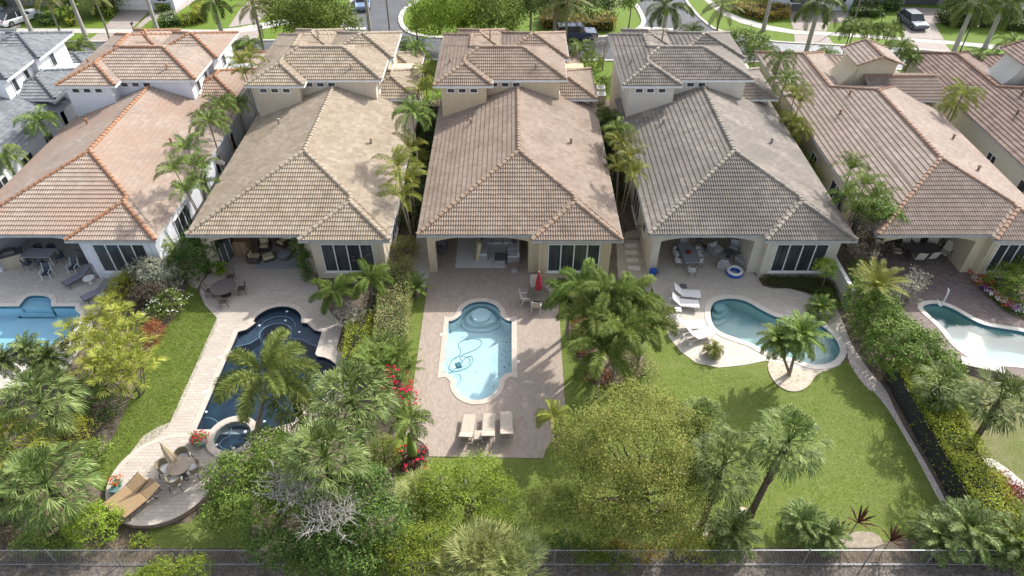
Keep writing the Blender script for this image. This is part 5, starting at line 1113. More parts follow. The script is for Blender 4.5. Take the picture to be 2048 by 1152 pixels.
shrub('undergrowth', 'dark strap leaved plants under the olive green tree by the fence', [(1130, 1085, .4, .9, .5, .5), (1190, 1095, .4, .7, .4, .4)], 'dark', 500, .35, aspect=.16, cat='plants')
# foxtail cluster right of the pale deck
for px, py, z, s, mt in [(1215, 590, 4.8, 1.9, 'palm'), (1165, 575, 4.0, 1.8, 'palm'), (1260, 600, 4.4, 1.8, None), (1185, 640, 4.2, 1.9, None), (1240, 660, 4.4, 2.0, None), (1290, 650, 3.8, 1.8, None), (1205, 700, 3.9, 2.0, None), (1140, 595, 3.2, 1.6, 'palm')]:
    palm('foxtail', {1215: 'foxtail palm in front of the cream yellow house window, back of the cluster', 1165: 'foxtail palm nearest the table with the red umbrella', 1260: 'foxtail palm of the cluster nearest the stepping stones', 1185: 'foxtail palm in the middle left of the cluster beside the pale deck',
                      1240: 'tall foxtail palm in the middle of the cluster between the two yards', 1290: 'foxtail palm of the cluster nearest the white loungers', 1205: 'front foxtail palm of the cluster above the red leaved bed', 1140: 'low foxtail palm right behind the umbrella table'}[px], px, py, z=z, size=s * 1.2, r=.12, mat=mt)
shrub('red_leaf_bed', 'bed of dark red leaved plants under the foxtail palms', [(1168, 690, .3, .6, 1.0, .4), (1180, 735, .3, .6, .9, .4), (1205, 755, .3, .7, .5, .35), (1155, 650, .3, .5, .8, .4)], 'red', 3200, .12, cat='plants')
shrub('bush', 'speckled green bush right of the foxtail trunks', [(1262, 720, .7, .9, 1.1, .8), (1275, 690, .7, .7, .8, .8), (1290, 745, .6, .9, .7, .7)], 'varie', 4000, .085)
# island palms, yard of the kidney pool
palm('pygmy', 'left palm on the shell mulch island of the kidney pool', 1556, 682, z=2.8, size=1.3, base=(1580, 748), r=.09)
palm('pygmy', 'right taller palm on the shell mulch island of the kidney pool', 1602, 672, z=3.1, size=1.6, base=(1578, 752), r=.1)
tpx('topiary_tree', 'round topiary tree at the right corner of the grey brown house', [(1650, 538, 1.9, .85, .8, .75)], (1640, 580), 3600, 'lime', size=.08, clump=.08, r=.05)
hedge('hedge', 'low dark hedge under the picture window of the grey brown house', smooth(GP([(1520, 556), (1560, 560), (1625, 560), (1665, 570), (1672, 598), (1648, 600), (1632, 590), (1600, 580), (1548, 574), (1524, 570)]), 1), .45, 'bronze', 500, .07)
shrub('bush', 'green groundcover at the foot of the topiary tree', [(1650, 590, .3, .7, .6, .4), (1664, 610, .3, .45, .5, .4)], 'gloss', 1800, .08)
fp('fan palm standing on the right lawn with full round crown', 1578, 882, 5.6, 1.85, base=(1500, 1030), r=.17)
fp('fan palm right of the olive tree leaning crown', 1448, 930, 5.2, 1.85, base=(1396, 1072), r=.17)
fp('fan palm crown just behind the olive tree edge', 1400, 850, 4.6, 1.5, base=(1385, 960))
for px, py, z, s, l in [(1465, 1065, 1.6, 1.35, 'feathery small palm right of the leaning fan palm foot'), (1605, 1045, 1.3, 1.15, 'small feathery palm left of the dark dracaenas'), (1655, 1072, 1.1, 1.0, 'smallest feathery palm next to the dark dracaenas'), (1935, 1060, 1.6, 1.6, 'feathery dark palm at the lower right corner of the lawn'), (1880, 1075, 1.2, 1.3, 'low feathery palm at the end of the gravel border'), (2030, 1085, 1.4, 1.5, 'feathery palm at the lower right corner of the photo')]:
    palm('pygmy', l, px, py, z=z * .8, size=s * 1.1, r=.08, mat='sabal')
for px, py, z, s, l in [(1716, 1045, .9, 1.1, 'dark red dracaena standing tallest in the shell mulch bed'), (1782, 1082, .7, .95, 'dark red dracaena right of the shell mulch bed'), (1680, 1060, .8, .7, 'thin dark red dracaena left in the shell mulch bed')]:
    palm('dracaena', l, px, py, z=z, size=s, r=.035)
# right hedge row and gardens beyond
hedge('hedge', 'long bright green hedge behind the black fence', [(21.72, 15.4), (23.3, 15.4), (23.5, 19), (23.6, 22.5), (23.4, 26.4), (21.72, 26.4)], 1.75, 'yellow', 420, .1, wob=.16)
shrub('ficus_bush', 'large dark glossy ficus mass left of the glittering pool', [(1735, 600, 1.6, 1.3, 1.8, 1.6), (1760, 640, 1.7, 1.4, 1.5, 1.6), (1790, 680, 1.7, 1.6, 1.5, 1.6), (1840, 700, 1.5, 1.5, 1.3, 1.4), (1810, 725, 1.4, 1.5, 1.2, 1.3), (1880, 735, 1.2, 1.2, 1.1, 1.1), (1770, 700, 1.4, 1.2, 1.2, 1.3), (1725, 640, 1.2, .9, 1.4, 1.2)], 'gloss', 26000, .13, clump=.13, per=10)
palm('cycad', 'spiky cycad on top of the ficus mass', 1752, 572, z=3.0, size=1.9, r=.16, mat='areca')
shrub('bare_shrub', 'sparse grey twigged shrub beside the plum paving', [(1815, 590, 1.5, 1.0, .9, 1.4), (1835, 560, 1.8, .7, .6, 1.0)], 'silver', 900, .1, twigs=60)
tpx('purple_leaf_tree', 'purple leaved small tree between the two right houses', [(1735, 455, 3.2, 1.3, 1.2, 1.1), (1718, 500, 2.4, 1.1, 1.0, .9), (1760, 490, 2.2, .9, .8, .8)], (1730, 530), 3600, 'purple', size=.14, clump=.2, twigs=30)
tpx('leafy_tree', 'dark leafy tree above the purple tree at the corner of the long house', [(1745, 425, 4.0, 1.4, 1.2, 1.2), (1780, 440, 3.6, 1.0, 1.0, .9)], (1745, 490), 5200, 'gloss', size=.15, clump=.18)
shrub('bush', 'green bush below the purple leaved tree', [(1730, 545, .8, 1.4, 1.0, .9)], 'gloss', 2600, .1)
shrub('bush', 'leafy bush in front of the right picture window', [(2010, 560, 1.1, 1.2, 1.1, 1.1), (2045, 580, 1.2, 1.3, 1.2, 1.2), (2048, 545, 1.2, 1.1, 1.0, 1.1)], 'tree', 8000, .12)
x, y = 0, 0
FB = smooth(GP([(1938, 549), (1962, 548), (1990, 575), (2030, 605), (2060, 622), (2060, 640), (2008, 622), (1975, 592)]), 1)
fb = hedge('flower_bed', 'bed of orange, white and violet flowers curving along the plum paving', FB, .25, 'gloss', 260, .09, cat='flowers')
rs_ = np.random.RandomState(5); ox, oy = fb.location.x, fb.location.y
for k, (px, py, r_, mt) in enumerate([(1946, 552, .5, 'flower_r'), (1950, 565, .35, 'flower_w'), (1962, 572, .6, 'flower_o'), (1968, 582, .4, 'flower_p'), (1980, 590, .45, 'flower_w'), (1988, 592, .5, 'flower_o'), (2000, 605, .4, 'flower_w'), (2012, 612, .55, 'flower_o'), (2022, 618, .4, 'flower_p'), (2034, 624, .45, 'flower_w'), (1972, 565, .4, 'flower_o')]):
    cx, cy = G(px, py); n_ = int(260 * r_); a = rs_.uniform(0, 6.28, n_); q = np.sqrt(rs_.uniform(0, 1, n_)) * r_
    P_ = np.column_stack([cx - ox + np.cos(a) * q, cy - oy + np.sin(a) * q, .3 + rs_.uniform(-.03, .06, n_)]); link('flowers', quad_mesh('flowers', leaf_quads(P_, unit(np.array([0, 0, 1.]) + rs_.normal(size=(n_, 3)) * .4), .1, .9, rs_), LF[mt]), fb)
fp('fan palm with leaning grey trunk on the far right lawn', 2000, 800, 4.2, 1.9, base=(1938, 905), r=.16)
fp('fan palm behind the long bright hedge', 1878, 772, 2.6, 1.5)
palm('pygmy', 'low date palm beside the ficus mass and glittering pool', 1900, 800, z=1.6, size=1.4, r=.1)
shrub('croton_bush', 'dark red croton bush on the far right lawn', [(1990, 965, .7, .7, .6, .7), (2025, 990, .7, .8, .6, .7), (2000, 1015, .6, .6, .5, .6)], 'red', 3600, .11)
shrub('bush', 'green bush at the lower right corner beside the croton', [(2040, 1040, .8, 1.0, .8, .9)], 'tree', 2600, .1)
shrub('bush', 'golden green bush behind the hedge beside the small date palm', [(1900, 840, 1.2, .9, .8, .8)], 'yellow', 2200, .1)
tpx('lime_tree', 'yellow green tree top below the bottom fence at lower left', [(330, 1150, 1.6, .9, .7, .8), (390, 1140, 1.7, .8, .6, .8), (290, 1165, 1.4, .8, .6, .7)], (345, 1175), 7000, 'lime', size=.08, clump=.13)
# loose grass tufts and fallen leaves give the lawns and soil their roughness
def scatter(name, polys, n, size, mat, z, up=.3, aspect=.25, clumpy=0, excl=None):
    rs = np.random.RandomState(n % 977); out = []
    for P in polys:
        P = np.array(P, float); mn, mx = P.min(0), P.max(0); c = rs.uniform(mn, mx, (n * 3, 2)); ins = np.zeros(len(c), bool)
        for i in range(len(P)):
            a, b = P[i], P[(i + 1) % len(P)]; ins ^= ((a[1] > c[:, 1]) != (b[1] > c[:, 1])) & (c[:, 0] < (b[0] - a[0]) * (c[:, 1] - a[1]) / (b[1] - a[1] + 1e-12) + a[0])
        c = c[ins]
        if clumpy: c = c[(np.sin(c[:, 0] * 1.7) * np.cos(c[:, 1] * 2.1) + rs.normal(size=len(c)) * .5) > clumpy - .5]
        out.append(c[:n])
    c = np.vstack(out); Pp = np.column_stack([c, np.full(len(c), z) + rs.uniform(0, .02, len(c))])
    o = link(name, quad_mesh(name, leaf_quads(Pp, unit(rs.normal(size=(len(c), 3)) + [0, 0, up]), size, aspect, rs), LF[mat])); return tag(o, kind='stuff')
gl = leaf('grass_blade', [(.09, .14, .02), (.18, .26, .035), (.32, .38, .09)], .3); LF['grass'] = gl
scatter('grass', [LA, GP([(846, 575), (795, 985), (795, 1094), (1100, 1096), (1880, 1062), (1893, 1012), (1782, 825), (1690, 735), (1560, 760), (1440, 737), (1372, 705), (1318, 600), (1302, 560), (1125, 560), (1135, 780), (1092, 920), (870, 925), (800, 905), (846, 650)])], 26000, .09, 'grass', .03, .2, .22)
LF['litter'] = leaf('fallen_leaf', [(.1, .07, .04), (.22, .17, .11), (.32, .27, .2)], .1)
scatter('fallen_leaves', [[(-26, 13.5), (26, 13.5), (26, 15.6), (-26, 15.6)], GP([(200, 1000), (0, 880), (0, 1100), (330, 1100)])], 7000, .09, 'litter', .01, 1.5, .55)

# a few blown leaves on the paving
for P_, z_ in ((GP([(850, 640), (885, 640), (880, 790), (1040, 790), (1040, 640), (1110, 640), (1125, 860), (815, 880)]), .045), (GP([(260, 930), (430, 915), (400, 1000), (270, 1040)]), .4), (GP([(1330, 590), (1400, 590), (1410, 690), (1500, 715), (1400, 715)]), .045)): scatter('fallen_leaves', [P_], 60, .07, 'litter', z_, 3, .6)
#, (1110, 640), (1120, 860), (815, 880)]), GP([(240, 900), (430, 900), (420, 1000), (250, 1040)]), GP([(1340, 600), (1640, 600), (1680, 700), (1400, 715)])], 110, .06, 'litter', .42, 3, .6)

# growth spilling over the bottom fence
for lab_, pts_, mt_, n_ in [('green shrub spilling over the bottom fence under the big olive tree', [(1180, 1112, .7, .9, .5, .7), (1235, 1120, .5, .7, .5, .5)], 'tree', 2600),
                    ('yellow green shrub spilling over the bottom fence at the olive tree right side', [(1385, 1090, .7, .7, .5, .8), (1420, 1105, .5, .6, .5, .5)], 'yellow', 2000),
                    ('green shrub hanging over the fence at the lower right corner', [(1990, 1100, .9, 1.2, .6, .9), (2045, 1110, .9, 1.0, .6, .9)], 'gloss', 3200),
                    ('dark shrub behind the bottom fence at the far left', [(60, 1085, .6, 1.0, .5, .6), (130, 1092, .5, .8, .4, .5)], 'gloss', 2200),
                    ('leafy shrub over the fence left of the pale fan palm', [(700, 1135, 1.2, 1.4, .7, 1.1), (620, 1128, 1.0, 1.2, .6, .9)], 'tree', 5200)]:
    shrub('bush', lab_, pts_, mt_, n_, .1, clump=.14)
# ================================================================ FURNITURE, FENCES, CARS, STREET THINGS
PI = math.pi
C_ = lambda n, c, **k: surf(n, c, tuple(x * .85 for x in c), **({'rough': .6, 'scale': 5} | k))
BLK = C_('black_metal', (.03, .03, .033), rough=.45); IRON = C_('bronze_iron', (.085, .07, .06), rough=.5); WHT = C_('white_powder_coat', (.78, .78, .76), rough=.4)
NAVY = C_('navy_sling', (.05, .065, .09)); GREYF = C_('grey_fabric', (.52, .53, .55)); GREYW = C_('grey_wicker', (.34, .34, .345), bmp=.6); BEIGEF = C_('beige_sling', (.50, .43, .35)); TANF = C_('brown_sling', (.36, .25, .14))
CREAM = C_('cream_cushion', (.58, .52, .33)); CREAMP = C_('pale_cushion', (.55, .52, .42)); WFAB = C_('white_fabric', (.78, .77, .74)); WICK = C_('tan_wicker', (.28, .235, .16), bmp=.6); STONE = C_('counter_stone', (.50, .44, .35)); DGREY = C_('dark_grey', (.12, .12, .125)); LGREY = C_('light_grey_top', (.30, .32, .35))
RUGM = C_('pale_rug', (.62, .62, .60), bmp=.4); REDF = C_('red_canvas', (.33, .025, .04)); BEIGEU = C_('beige_canvas', (.56, .46, .30)); TERRA = C_('teal_pot', (.18, .33, .30)); BLUEP = C_('blue_plastic', (.02, .1, .42), rough=.35); WOODM = C_('stacked_wood', (.38, .25, .14), scale=9)
def thing(name, lab, cat, x, y, z=0, rz=0, group=None): return tag(empty(name, (x, y, z), rz), lab, cat, group)
def part(root, name, mat, fn, smooth=False): m = MB(); fn(m); return m.build(name, mat, root, smooth)
def legs(root, mat, xs, ys, h, r=.022, z0=0, splay=0):
    for sx in xs:
        for sy in ys: part(root, 'leg', mat, lambda m: m.tube([(sx * (1 + splay), sy * (1 + splay), z0), (sx, sy, h)], r, 5))
def sling_chair(lab, fm, sm, group):
    t = thing('patio_chair', lab, 'chair', 0, 0, 0, 0, group)
    part(t, 'seat', sm, lambda m: m.rbox((0, .0, .42), (.5, .48, .05), r=.02)); part(t, 'backrest', sm, lambda m: m.rbox((0, .34, .72), (.5, .04, .62), rx=-.28, r=.02))
    for s in (-1, 1):
        part(t, 'leg', fm, lambda m: m.tube([(s * .28, -.28, 0), (s * .28, -.2, .42), (s * .28, -.22, .62)], .022, 5)); part(t, 'leg', fm, lambda m: m.tube([(s * .28, .38, 0), (s * .28, .22, .42), (s * .27, .42, 1.02)], .022, 5))
        part(t, 'armrest', fm, lambda m: m.tube([(s * .28, -.24, .62), (s * .3, 0, .66), (s * .28, .3, .64)], .025, 5))
    return t
def tub_chair(lab, wm, cm_, group, w=.78, d=.76):
    t = thing('armchair', lab, 'armchair', 0, 0, 0, 0, group)
    def shell(m):
        m.rbox((0, 0, .2), (w, d, .26), r=.06); m.rbox((0, d / 2 - .06, .5), (w, .13, .42), r=.05)
        for s in (-1, 1): m.rbox((s * (w / 2 - .06), -.03, .42), (.12, d - .1, .26), r=.05)
    part(t, 'frame', wm, shell); part(t, 'cushion', cm_, lambda m: m.rbox((0, -.05, .4), (w - .26, d - .2, .14), r=.05)); part(t, 'back_cushion', cm_, lambda m: m.rbox((0, d / 2 - .2, .6), (w - .26, .13, .36), rx=-.2, r=.05))
    legs(t, DGREY, (-w / 2 + .08, w / 2 - .08), (-d / 2 + .08, d / 2 - .08), .1); return t
def dining_chair(lab, wm, cm_, group):
    t = thing('dining_chair', lab, 'chair', 0, 0, 0, 0, group)
    part(t, 'seat', cm_, lambda m: m.rbox((0, 0, .44), (.46, .44, .07), r=.03))
    part(t, 'backrest', wm, lambda m: [m.rbox((.25 * math.sin(a), .0 + .27 * math.cos(a), .62), (.15, .035, .42), -a, rx=-.1, r=.015) for a in (-1.35, -.9, -.45, 0, .45, .9, 1.35)])
    legs(t, DGREY, (-.2, .2), (-.2, .2), .42, .02, splay=.2); return t
def iron_chair(lab, group):
    t = thing('iron_chair', lab, 'chair', 0, 0, 0, 0, group)
    part(t, 'seat', IRON, lambda m: m.rbox((0, 0, .43), (.46, .44, .03), r=.01)); 
    def back(m):
        m.tube([(-.22, .24, .43), (-.22, .32, .9), (0, .34, .96), (.22, .32, .9), (.22, .24, .43)], .02, 5)
        for k in range(4): m.tube([(-.22, .25 + .02 * k, .55 + .09 * k), (.22, .25 + .02 * k, .55 + .09 * k)], .014, 4)
    part(t, 'backrest', IRON, back)
    for s in (-1, 1): part(t, 'armrest', IRON, lambda m: m.tube([(s * .24, .25, .66), (s * .27, 0, .66), (s * .25, -.2, .62), (s * .24, -.22, .43)], .018, 5))
    legs(t, IRON, (-.21, .21), (-.2, .2), .43, .018, splay=.2); return t
def lounger(lab, fm, sm, group, h=.34, back=.6, w=.64, L=1.95, wheels=False, stripes=False):
    """foot at -Y, head at +Y"""
    t = thing('sun_lounger', lab, 'sun lounger', 0, 0, 0, 0, group)
    bl = .78; fl = L - bl
    part(t, 'seat', sm, lambda m: m.rbox((0, -L / 2 + fl / 2, h), (w, fl - .015, .055), r=.02))
    part(t, 'backrest', sm, lambda m: m.rbox((0, L / 2 - bl + bl / 2 * math.cos(back), h + bl / 2 * math.sin(back)), (w, bl, .055), rx=back, r=.02))
    def fr(m):
        for s in (-1, 1): m.tube([(s * (w / 2 + .02), -L / 2, h - .02), (s * (w / 2 + .02), L / 2 - .1, h - .02)], .022, 5); m.tube([(s * (w / 2 + .02), L / 2 - bl, h), (s * (w / 2 + .02), L / 2 - bl + bl * math.cos(back), h + bl * math.sin(back))], .02, 5)
        m.tube([(-w / 2, -L / 2, h - .02), (w / 2, -L / 2, h - .02)], .022, 5); m.tube([(-w / 2, L / 2 - .1, h - .02), (w / 2, L / 2 - .1, h - .02)], .022, 5)
    part(t, 'frame', fm, fr)
    for s in (-1, 1):
        part(t, 'leg', fm, lambda m: m.tube([(s * w / 2, -L / 2 + .25, h), (s * w / 2, -L / 2 + .15, 0)], .022, 5)); part(t, 'leg', fm, lambda m: m.tube([(s * w / 2, L / 2 - .55, h), (s * w / 2, L / 2 - .42, 0)], .022, 5))
        if wheels: part(t, 'wheel', fm, lambda m: m.tube([(s * (w / 2 + .05) - .02, L / 2 - .2, .12), (s * (w / 2 + .05) + .02, L / 2 - .2, .12)], .12, 10))
    if stripes: part(t, 'slats', C_('pale_slat', (.33, .33, .38)), lambda m: [m.box(x - .03, x + .03, -L / 2 + .02, -L / 2 + fl - .03, h + .03, h + .036) for x in (-.22, -.08, .08, .22)])
    return t
def round_table(lab, top, leg, r=.6, h=.74, name='round_table', rx=1.0):
    t = thing(name, lab, 'table', 0, 0); part(t, 'tabletop', top, lambda m: m.lathe([(r * .97, h - .04), (r, h - .02), (r, h), (.03, h + .002)], (0, 0, 0), 28, 1, rx))
    part(t, 'base', leg, lambda m: m.lathe([(r * .42, 0), (r * .42, .03), (.05, .06), (.045, h - .05), (.2, h - .04)], (0, 0, 0), 12)); return t
def put(t, px, py, rz=0, z=.04, face=None, xy=None):
    x, y = xy if xy else G(px, py, z); t.location = (x, y, z)
    if face is not None: rz = math.atan2(x - face[0], -(y - face[1])) * 1.0; rz = math.atan2(y - face[1], x - face[0]) - PI / 2
    t.rotation_euler = (0, 0, rz); return t
def dup(src, px, py, lab, rz=0, z=.04, face=None): c = copy_tree(src); c['label'] = lab; return put(c, px, py, rz, z, face)
def put_or_dup(src, k, px, py, lab, **kw):
    if k == 0: src['label'] = lab; return put(src, px, py, **kw)
    return dup(src, px, py, lab, **kw)
def parasol(lab, mat, px, py, z0, h=2.3, lean=(0, 0), fin=None):
    t = thing('closed_umbrella', lab, 'umbrella', *G(px, py, z0), z0)
    lx, ly = lean; part(t, 'pole', C_('parasol_pole', (.5, .48, .45), metal=.3), lambda m: m.tube([(0, 0, 0), (lx, ly, h)], .022, 6))
    def can(m):
        for k in range(7):
            a = k * 2 * PI / 7; q = Vector((math.cos(a), math.sin(a), 0)); c = lambda s, o: Vector((lx * s, ly * s, h * s)) + q * o
            m.tube([c(.99, .01), c(.82, .07), c(.6, .13), c(.48, .16), c(.42, .14)], [.02, .065, .095, .09, .03], 5)
    part(t, 'canopy', mat, can); part(t, 'finial', fin or WHT, lambda m: m.lathe([(.02, -.01), (.04, .03), (.01, .09)], (lx, ly, h), 8)); return t
# ---- cream yellow house: porch and deck
put(round_table('round dark topped table holding the closed red umbrella', C_('olive_table_top', (.14, .13, .10), rough=.4), DGREY, .72, .74, rx=1), 1076, 604)
tx = G(1076, 604, .04)
sc = sling_chair('', WHT, BEIGEF, 'chairs round the red umbrella table')
for k, (px, py, l) in enumerate([(1052, 606, 'chair left of the red umbrella table'), (1073, 620, 'white armed chair in front of the red umbrella table'), (1098, 611, 'chair at the right front of the red umbrella table, nearest the palms'), (1071, 580, 'chair behind the red umbrella table by the house corner'), (1104, 590, 'chair at the right rear of the red umbrella table')]):
    put_or_dup(sc, k, px, py, l, face=tx)
parasol('closed red patio umbrella standing through the round table', REDF, 1076, 604, .04, 2.55)
lg = lounger('', C_('beige_frame', (.45, .40, .34)), BEIGEF, 'beige loungers on the brick deck')
for k, (px, py, a, l) in enumerate([(935, 866, -.06, 'beige sun lounger nearest the bottle palm, left of the side table'), (977, 864, .0, 'middle beige sun lounger right of the side table'), (1013, 860, .04, 'beige sun lounger standing furthest from the side table')]): put_or_dup(lg, k, px, py, l, rz=a + PI, z=.04)
t = thing('side_table', 'small beige side table between two beige loungers', 'table', *G(957, 879, .04), .04); part(t, 'tabletop', BEIGEF, lambda m: m.rbox((0, 0, .4), (.45, .58, .05), r=.05)); legs(t, C_('beige_frame', (.45, .4, .34)), (-.18, .18), (-.22, .22), .38)
# sofa group
X0, Y0 = G(955, 508, .04); 
r_ = thing('rug', 'pale rug under the grey corner sofa', 'rug', *G(955, 515, .04), .044); part(r_, 'pile', RUGM, lambda m: m.box(-1.75 + .25, 2.0, -1.15, 2.3, 0, .015))
sx_, sy_ = G(1000, 513, .04); so = thing('corner_sofa', 'U shaped grey sectional sofa with striped cushions in the porch', 'sofa', sx_, sy_, .06)
part(so, 'base', GREYW, lambda m: [m.rbox((-.15, 1.35, .2), (2.9, .85, .36), r=.05), m.rbox((.95, .05, .2), (.85, 1.75, .36), r=.05), m.rbox((-1.25, .2, .2), (.8, 1.3, .36), r=.05)])
for q in ((-.95, 1.25), (-.2, 1.25), (.55, 1.25), (.9, .5), (.9, -.3)): part(so, 'seat_cushion', GREYF, lambda m: m.rbox((q[0], q[1], .45), (.72, .72, .15), r=.05))
part(so, 'seat_cushion', GREYF, lambda m: m.rbox((-1.25, .2, .45), (.76, 1.25, .15), r=.05)); part(so, 'backrest', GREYF, lambda m: [m.rbox((-.15, 1.7, .66), (2.8, .18, .42), r=.06), m.rbox((1.3, .1, .66), (.18, 1.7, .42), r=.06)])
for q in ((-1.2, 1.45), (1.0, 1.45)): part(so, 'throw_pillow', C_('black_white_print', (.06, .06, .07)), lambda m: m.rbox((q[0], q[1], .68), (.4, .16, .4), .4, -.3, .06))
ct = thing('coffee_table', 'dark wicker coffee table on the pale rug', 'table', *G(1000, 522, .06), .06); part(ct, 'body', GREYW, lambda m: m.rbox((0, 0, .2), (.75, .95, .36), r=.03)); part(ct, 'tabletop', DGREY, lambda m: m.rbox((0, 0, .4), (.72, .92, .03), r=.01))
sb = thing('striped_lounge_cushion', 'upright folded cushion striped in cream and black beside the sofa', 'cushion', *G(957, 515, .06), .06); part(sb, 'padding', CREAM, lambda m: m.rbox((0, 0, .75), (.3, .75, 1.45), .2, 0, .1, ry=.15)); part(sb, 'stripes', DGREY, lambda m: [m.rbox((.02, dy, .76), (.315, .06, 1.47), .2, 0, .1, ry=.15) for dy in (-.25, 0, .25)])
st_ = thing('side_table', 'round wicker side table at the edge of the porch rug', 'table', *G(1029, 541, .04), .04); part(st_, 'tabletop', WICK, lambda m: m.lathe([(.3, .42), (.31, .46), (.02, .47)], n=20)); part(st_, 'base', GREYW, lambda m: m.lathe([(.26, 0), (.28, .05), (.22, .2), (.28, .42)], n=16))
def grill(lab, px, py, rz=0, z=.04):
    t = thing('gas_grill', lab, 'grill', *G(px, py, z), z, rz); part(t, 'cabinet', DGREY, lambda m: m.rbox((0, 0, .45), (.75, .55, .8), r=.03)); part(t, 'lid', C_('grill_steel', (.35, .36, .37), metal=.7, rough=.35), lambda m: m.tube([(-.36, 0, .95), (.36, 0, .95)], .25, 12)); [part(t, 'side_shelf', DGREY, lambda m: m.rbox((s * .58, 0, .84), (.38, .45, .04), r=.02)) for s in (-1, 1)]; return t
grill('dark gas grill beside the left column of the yellow porch', 886, 503, 1.4)
# pool cleaner hose and robot floating in the pale pool
hz = thing('pool_cleaner', 'grey hose of the pool cleaner looping on the pale blue water', 'pool cleaner', px3 - .0, py3, -.07)
loop = smooth([(885, 762), (893, 752), (905, 742), (922, 730), (930, 716), (944, 712), (947, 722), (938, 735), (922, 742), (905, 745), (897, 738), (902, 722), (920, 712), (922, 700), (915, 692), (922, 683), (938, 678), (955, 678), (965, 684), (960, 695), (945, 703), (925, 710), (918, 716), (926, 725), (916, 732)], 2, False)
part(hz, 'hose', C_('blue_grey_hose', (.10, .26, .30)), lambda m: m.tube([(G(a, b, -.1)[0] - px3, G(a, b, -.1)[1] - py3, 0) for a, b in loop], .028, 5)); part(hz, 'cleaner_head', C_('cleaner_blue', (.05, .16, .2)), lambda m: m.rbox((G(917, 731, -.1)[0] - px3, G(917, 731, -.1)[1] - py3, .0), (.35, .4, .14), .4, r=.05))
rs_ = np.random.RandomState(3); P_ = []
for k in range(80):
    yy = rs_.uniform(25.6, 31.2); xx = -.35 + rs_.normal() * .16 - max(0, 27.2 - yy) * .55
    if rs_.rand() < .12: xx, yy = rs_.uniform(-3.8, -.2), rs_.uniform(26.2, 31.2)
    if xx < -.05: P_.append((xx, yy, -.085))
P_ = np.array(P_); tag(link('floating_leaves', quad_mesh('floating_leaves', leaf_quads(P_, unit(np.array([0, 0, 1.]) + rs_.normal(size=(len(P_), 3)) * .1), .08, .8, rs_), leaf('wet_leaf', [(.04, .05, .02), (.09, .08, .03)], .1))), kind='stuff')
for px, py, l in [(1036, 723, 'round white lid in the pink paving right of the pale pool'), (884, 669, 'round white lid left of the pale pool'), (440, 714, 'white lid in the long paver strip, nearer the house'), (409, 784, 'white lid in the long paver strip, nearer the terrace'), (660, 682, 'white lid in the paving right of the dark pool')]:
    t = thing('drain_lid', l, 'lid', *G(px, py, .04), .04, group='round lids in the paving'); part(t, 'cover', WHT, lambda m: m.lathe([(.13, 0), (.13, .012), (.02, .016)], n=16))
# ---- beige house: iron set, porch, terrace
put(round_table('round dark iron table on the curved beige patio', C_('iron_top', (.13, .115, .105), rough=.5), IRON, .82, .74), 452, 590)
ic = iron_chair('', 'iron chairs round the iron table'); tx = G(452, 590, .04)
for k, (px, py, l) in enumerate([(423, 590, 'iron chair left of the iron table'), (464, 562, 'iron chair behind the iron table'), (486, 586, 'iron chair right of the iron table'), (450, 612, 'iron chair in front of the iron table')]): put_or_dup(ic, k, px, py, l, face=tx)
r_ = thing('rug', 'grey rug under the cream cushioned seats', 'rug', *G(575, 522, .04), .044); part(r_, 'pile', C_('grey_rug', (.33, .34, .34)), lambda m: m.box(-2.1, 1.1, -.9, 1.2, 0, .015))
ac = tub_chair('', IRON, CREAM, 'cream cushioned armchairs in the beige porch', .85, .8)
put_or_dup(ac, 0, 510, 522, 'cream cushioned armchair on the edge of the beige porch', rz=PI / 2); dup(ac, 531, 497, 'cream cushioned armchair facing out in the beige porch', rz=.15); dup(ac, 568, 490, 'cream cushioned armchair deepest in the beige porch by the vine', rz=-.5)
ot = thing('ottoman', 'square cream ottoman before the armchair', 'ottoman', *G(538, 519, .06), .06, .5); part(ot, 'base', IRON, lambda m: m.rbox((0, 0, .15), (.72, .6, .24), r=.04)); part(ot, 'cushion', CREAM, lambda m: m.rbox((0, 0, .33), (.74, .62, .14), r=.06))
ot = thing('ottoman', 'round dark ottoman table on the grey rug', 'ottoman', *G(570, 515, .06), .06); part(ot, 'base', DGREY, lambda m: m.lathe([(.42, 0), (.45, .1), (.45, .3)], n=20)); part(ot, 'top', LGREY, lambda m: m.lathe([(.45, .3), (.46, .34), (.02, .36)], n=20))
fw = thing('firewood_rack', 'stack of striped wooden boxes against the beige porch wall', 'storage chest', *G(488, 508, .04), .04); part(fw, 'boxes', WOODM, lambda m: [m.rbox((.02 * (-1) ** k, .1, .13 + k * .25), (1.25 - .08 * k, .8, .23), r=.03) for k in range(5)]); part(fw, 'straps', DGREY, lambda m: [m.box(x - .02, x + .02, -.32, -.305, .02, 1.2) for x in (-.4, 0, .4)])
po = thing('storage_cabinet', 'white and dark cabinet with glass doors beside the left column of the beige porch', 'cabinet', *G(453, 520, .04), .04, 1.3); part(po, 'body', DGREY, lambda m: m.rbox((0, 0, .8), (1.3, .5, 1.6), r=.03)); part(po, 'door', WHT, lambda m: [m.box(x, x + .06, -.27, -.252, .1, 1.5) for x in (-.62, -.03, .56)])
ZT = .385 + .01
tt = thing('dining_table', 'small round tan table with the beige umbrella on the terrace', 'table', *G(366, 948, ZT), ZT); part(tt, 'tabletop', C_('tan_top', (.42, .34, .26)), lambda m: m.lathe([(.55, .7), (.57, .73), (.02, .74)], n=24)); part(tt, 'base', DGREY, lambda m: m.lathe([(.3, 0), (.28, .04), (.05, .08), (.05, .68), (.2, .7)], n=12))
tx = G(366, 948, ZT); dc = dining_chair('', WICK, WFAB, 'wicker chairs on the round terrace')
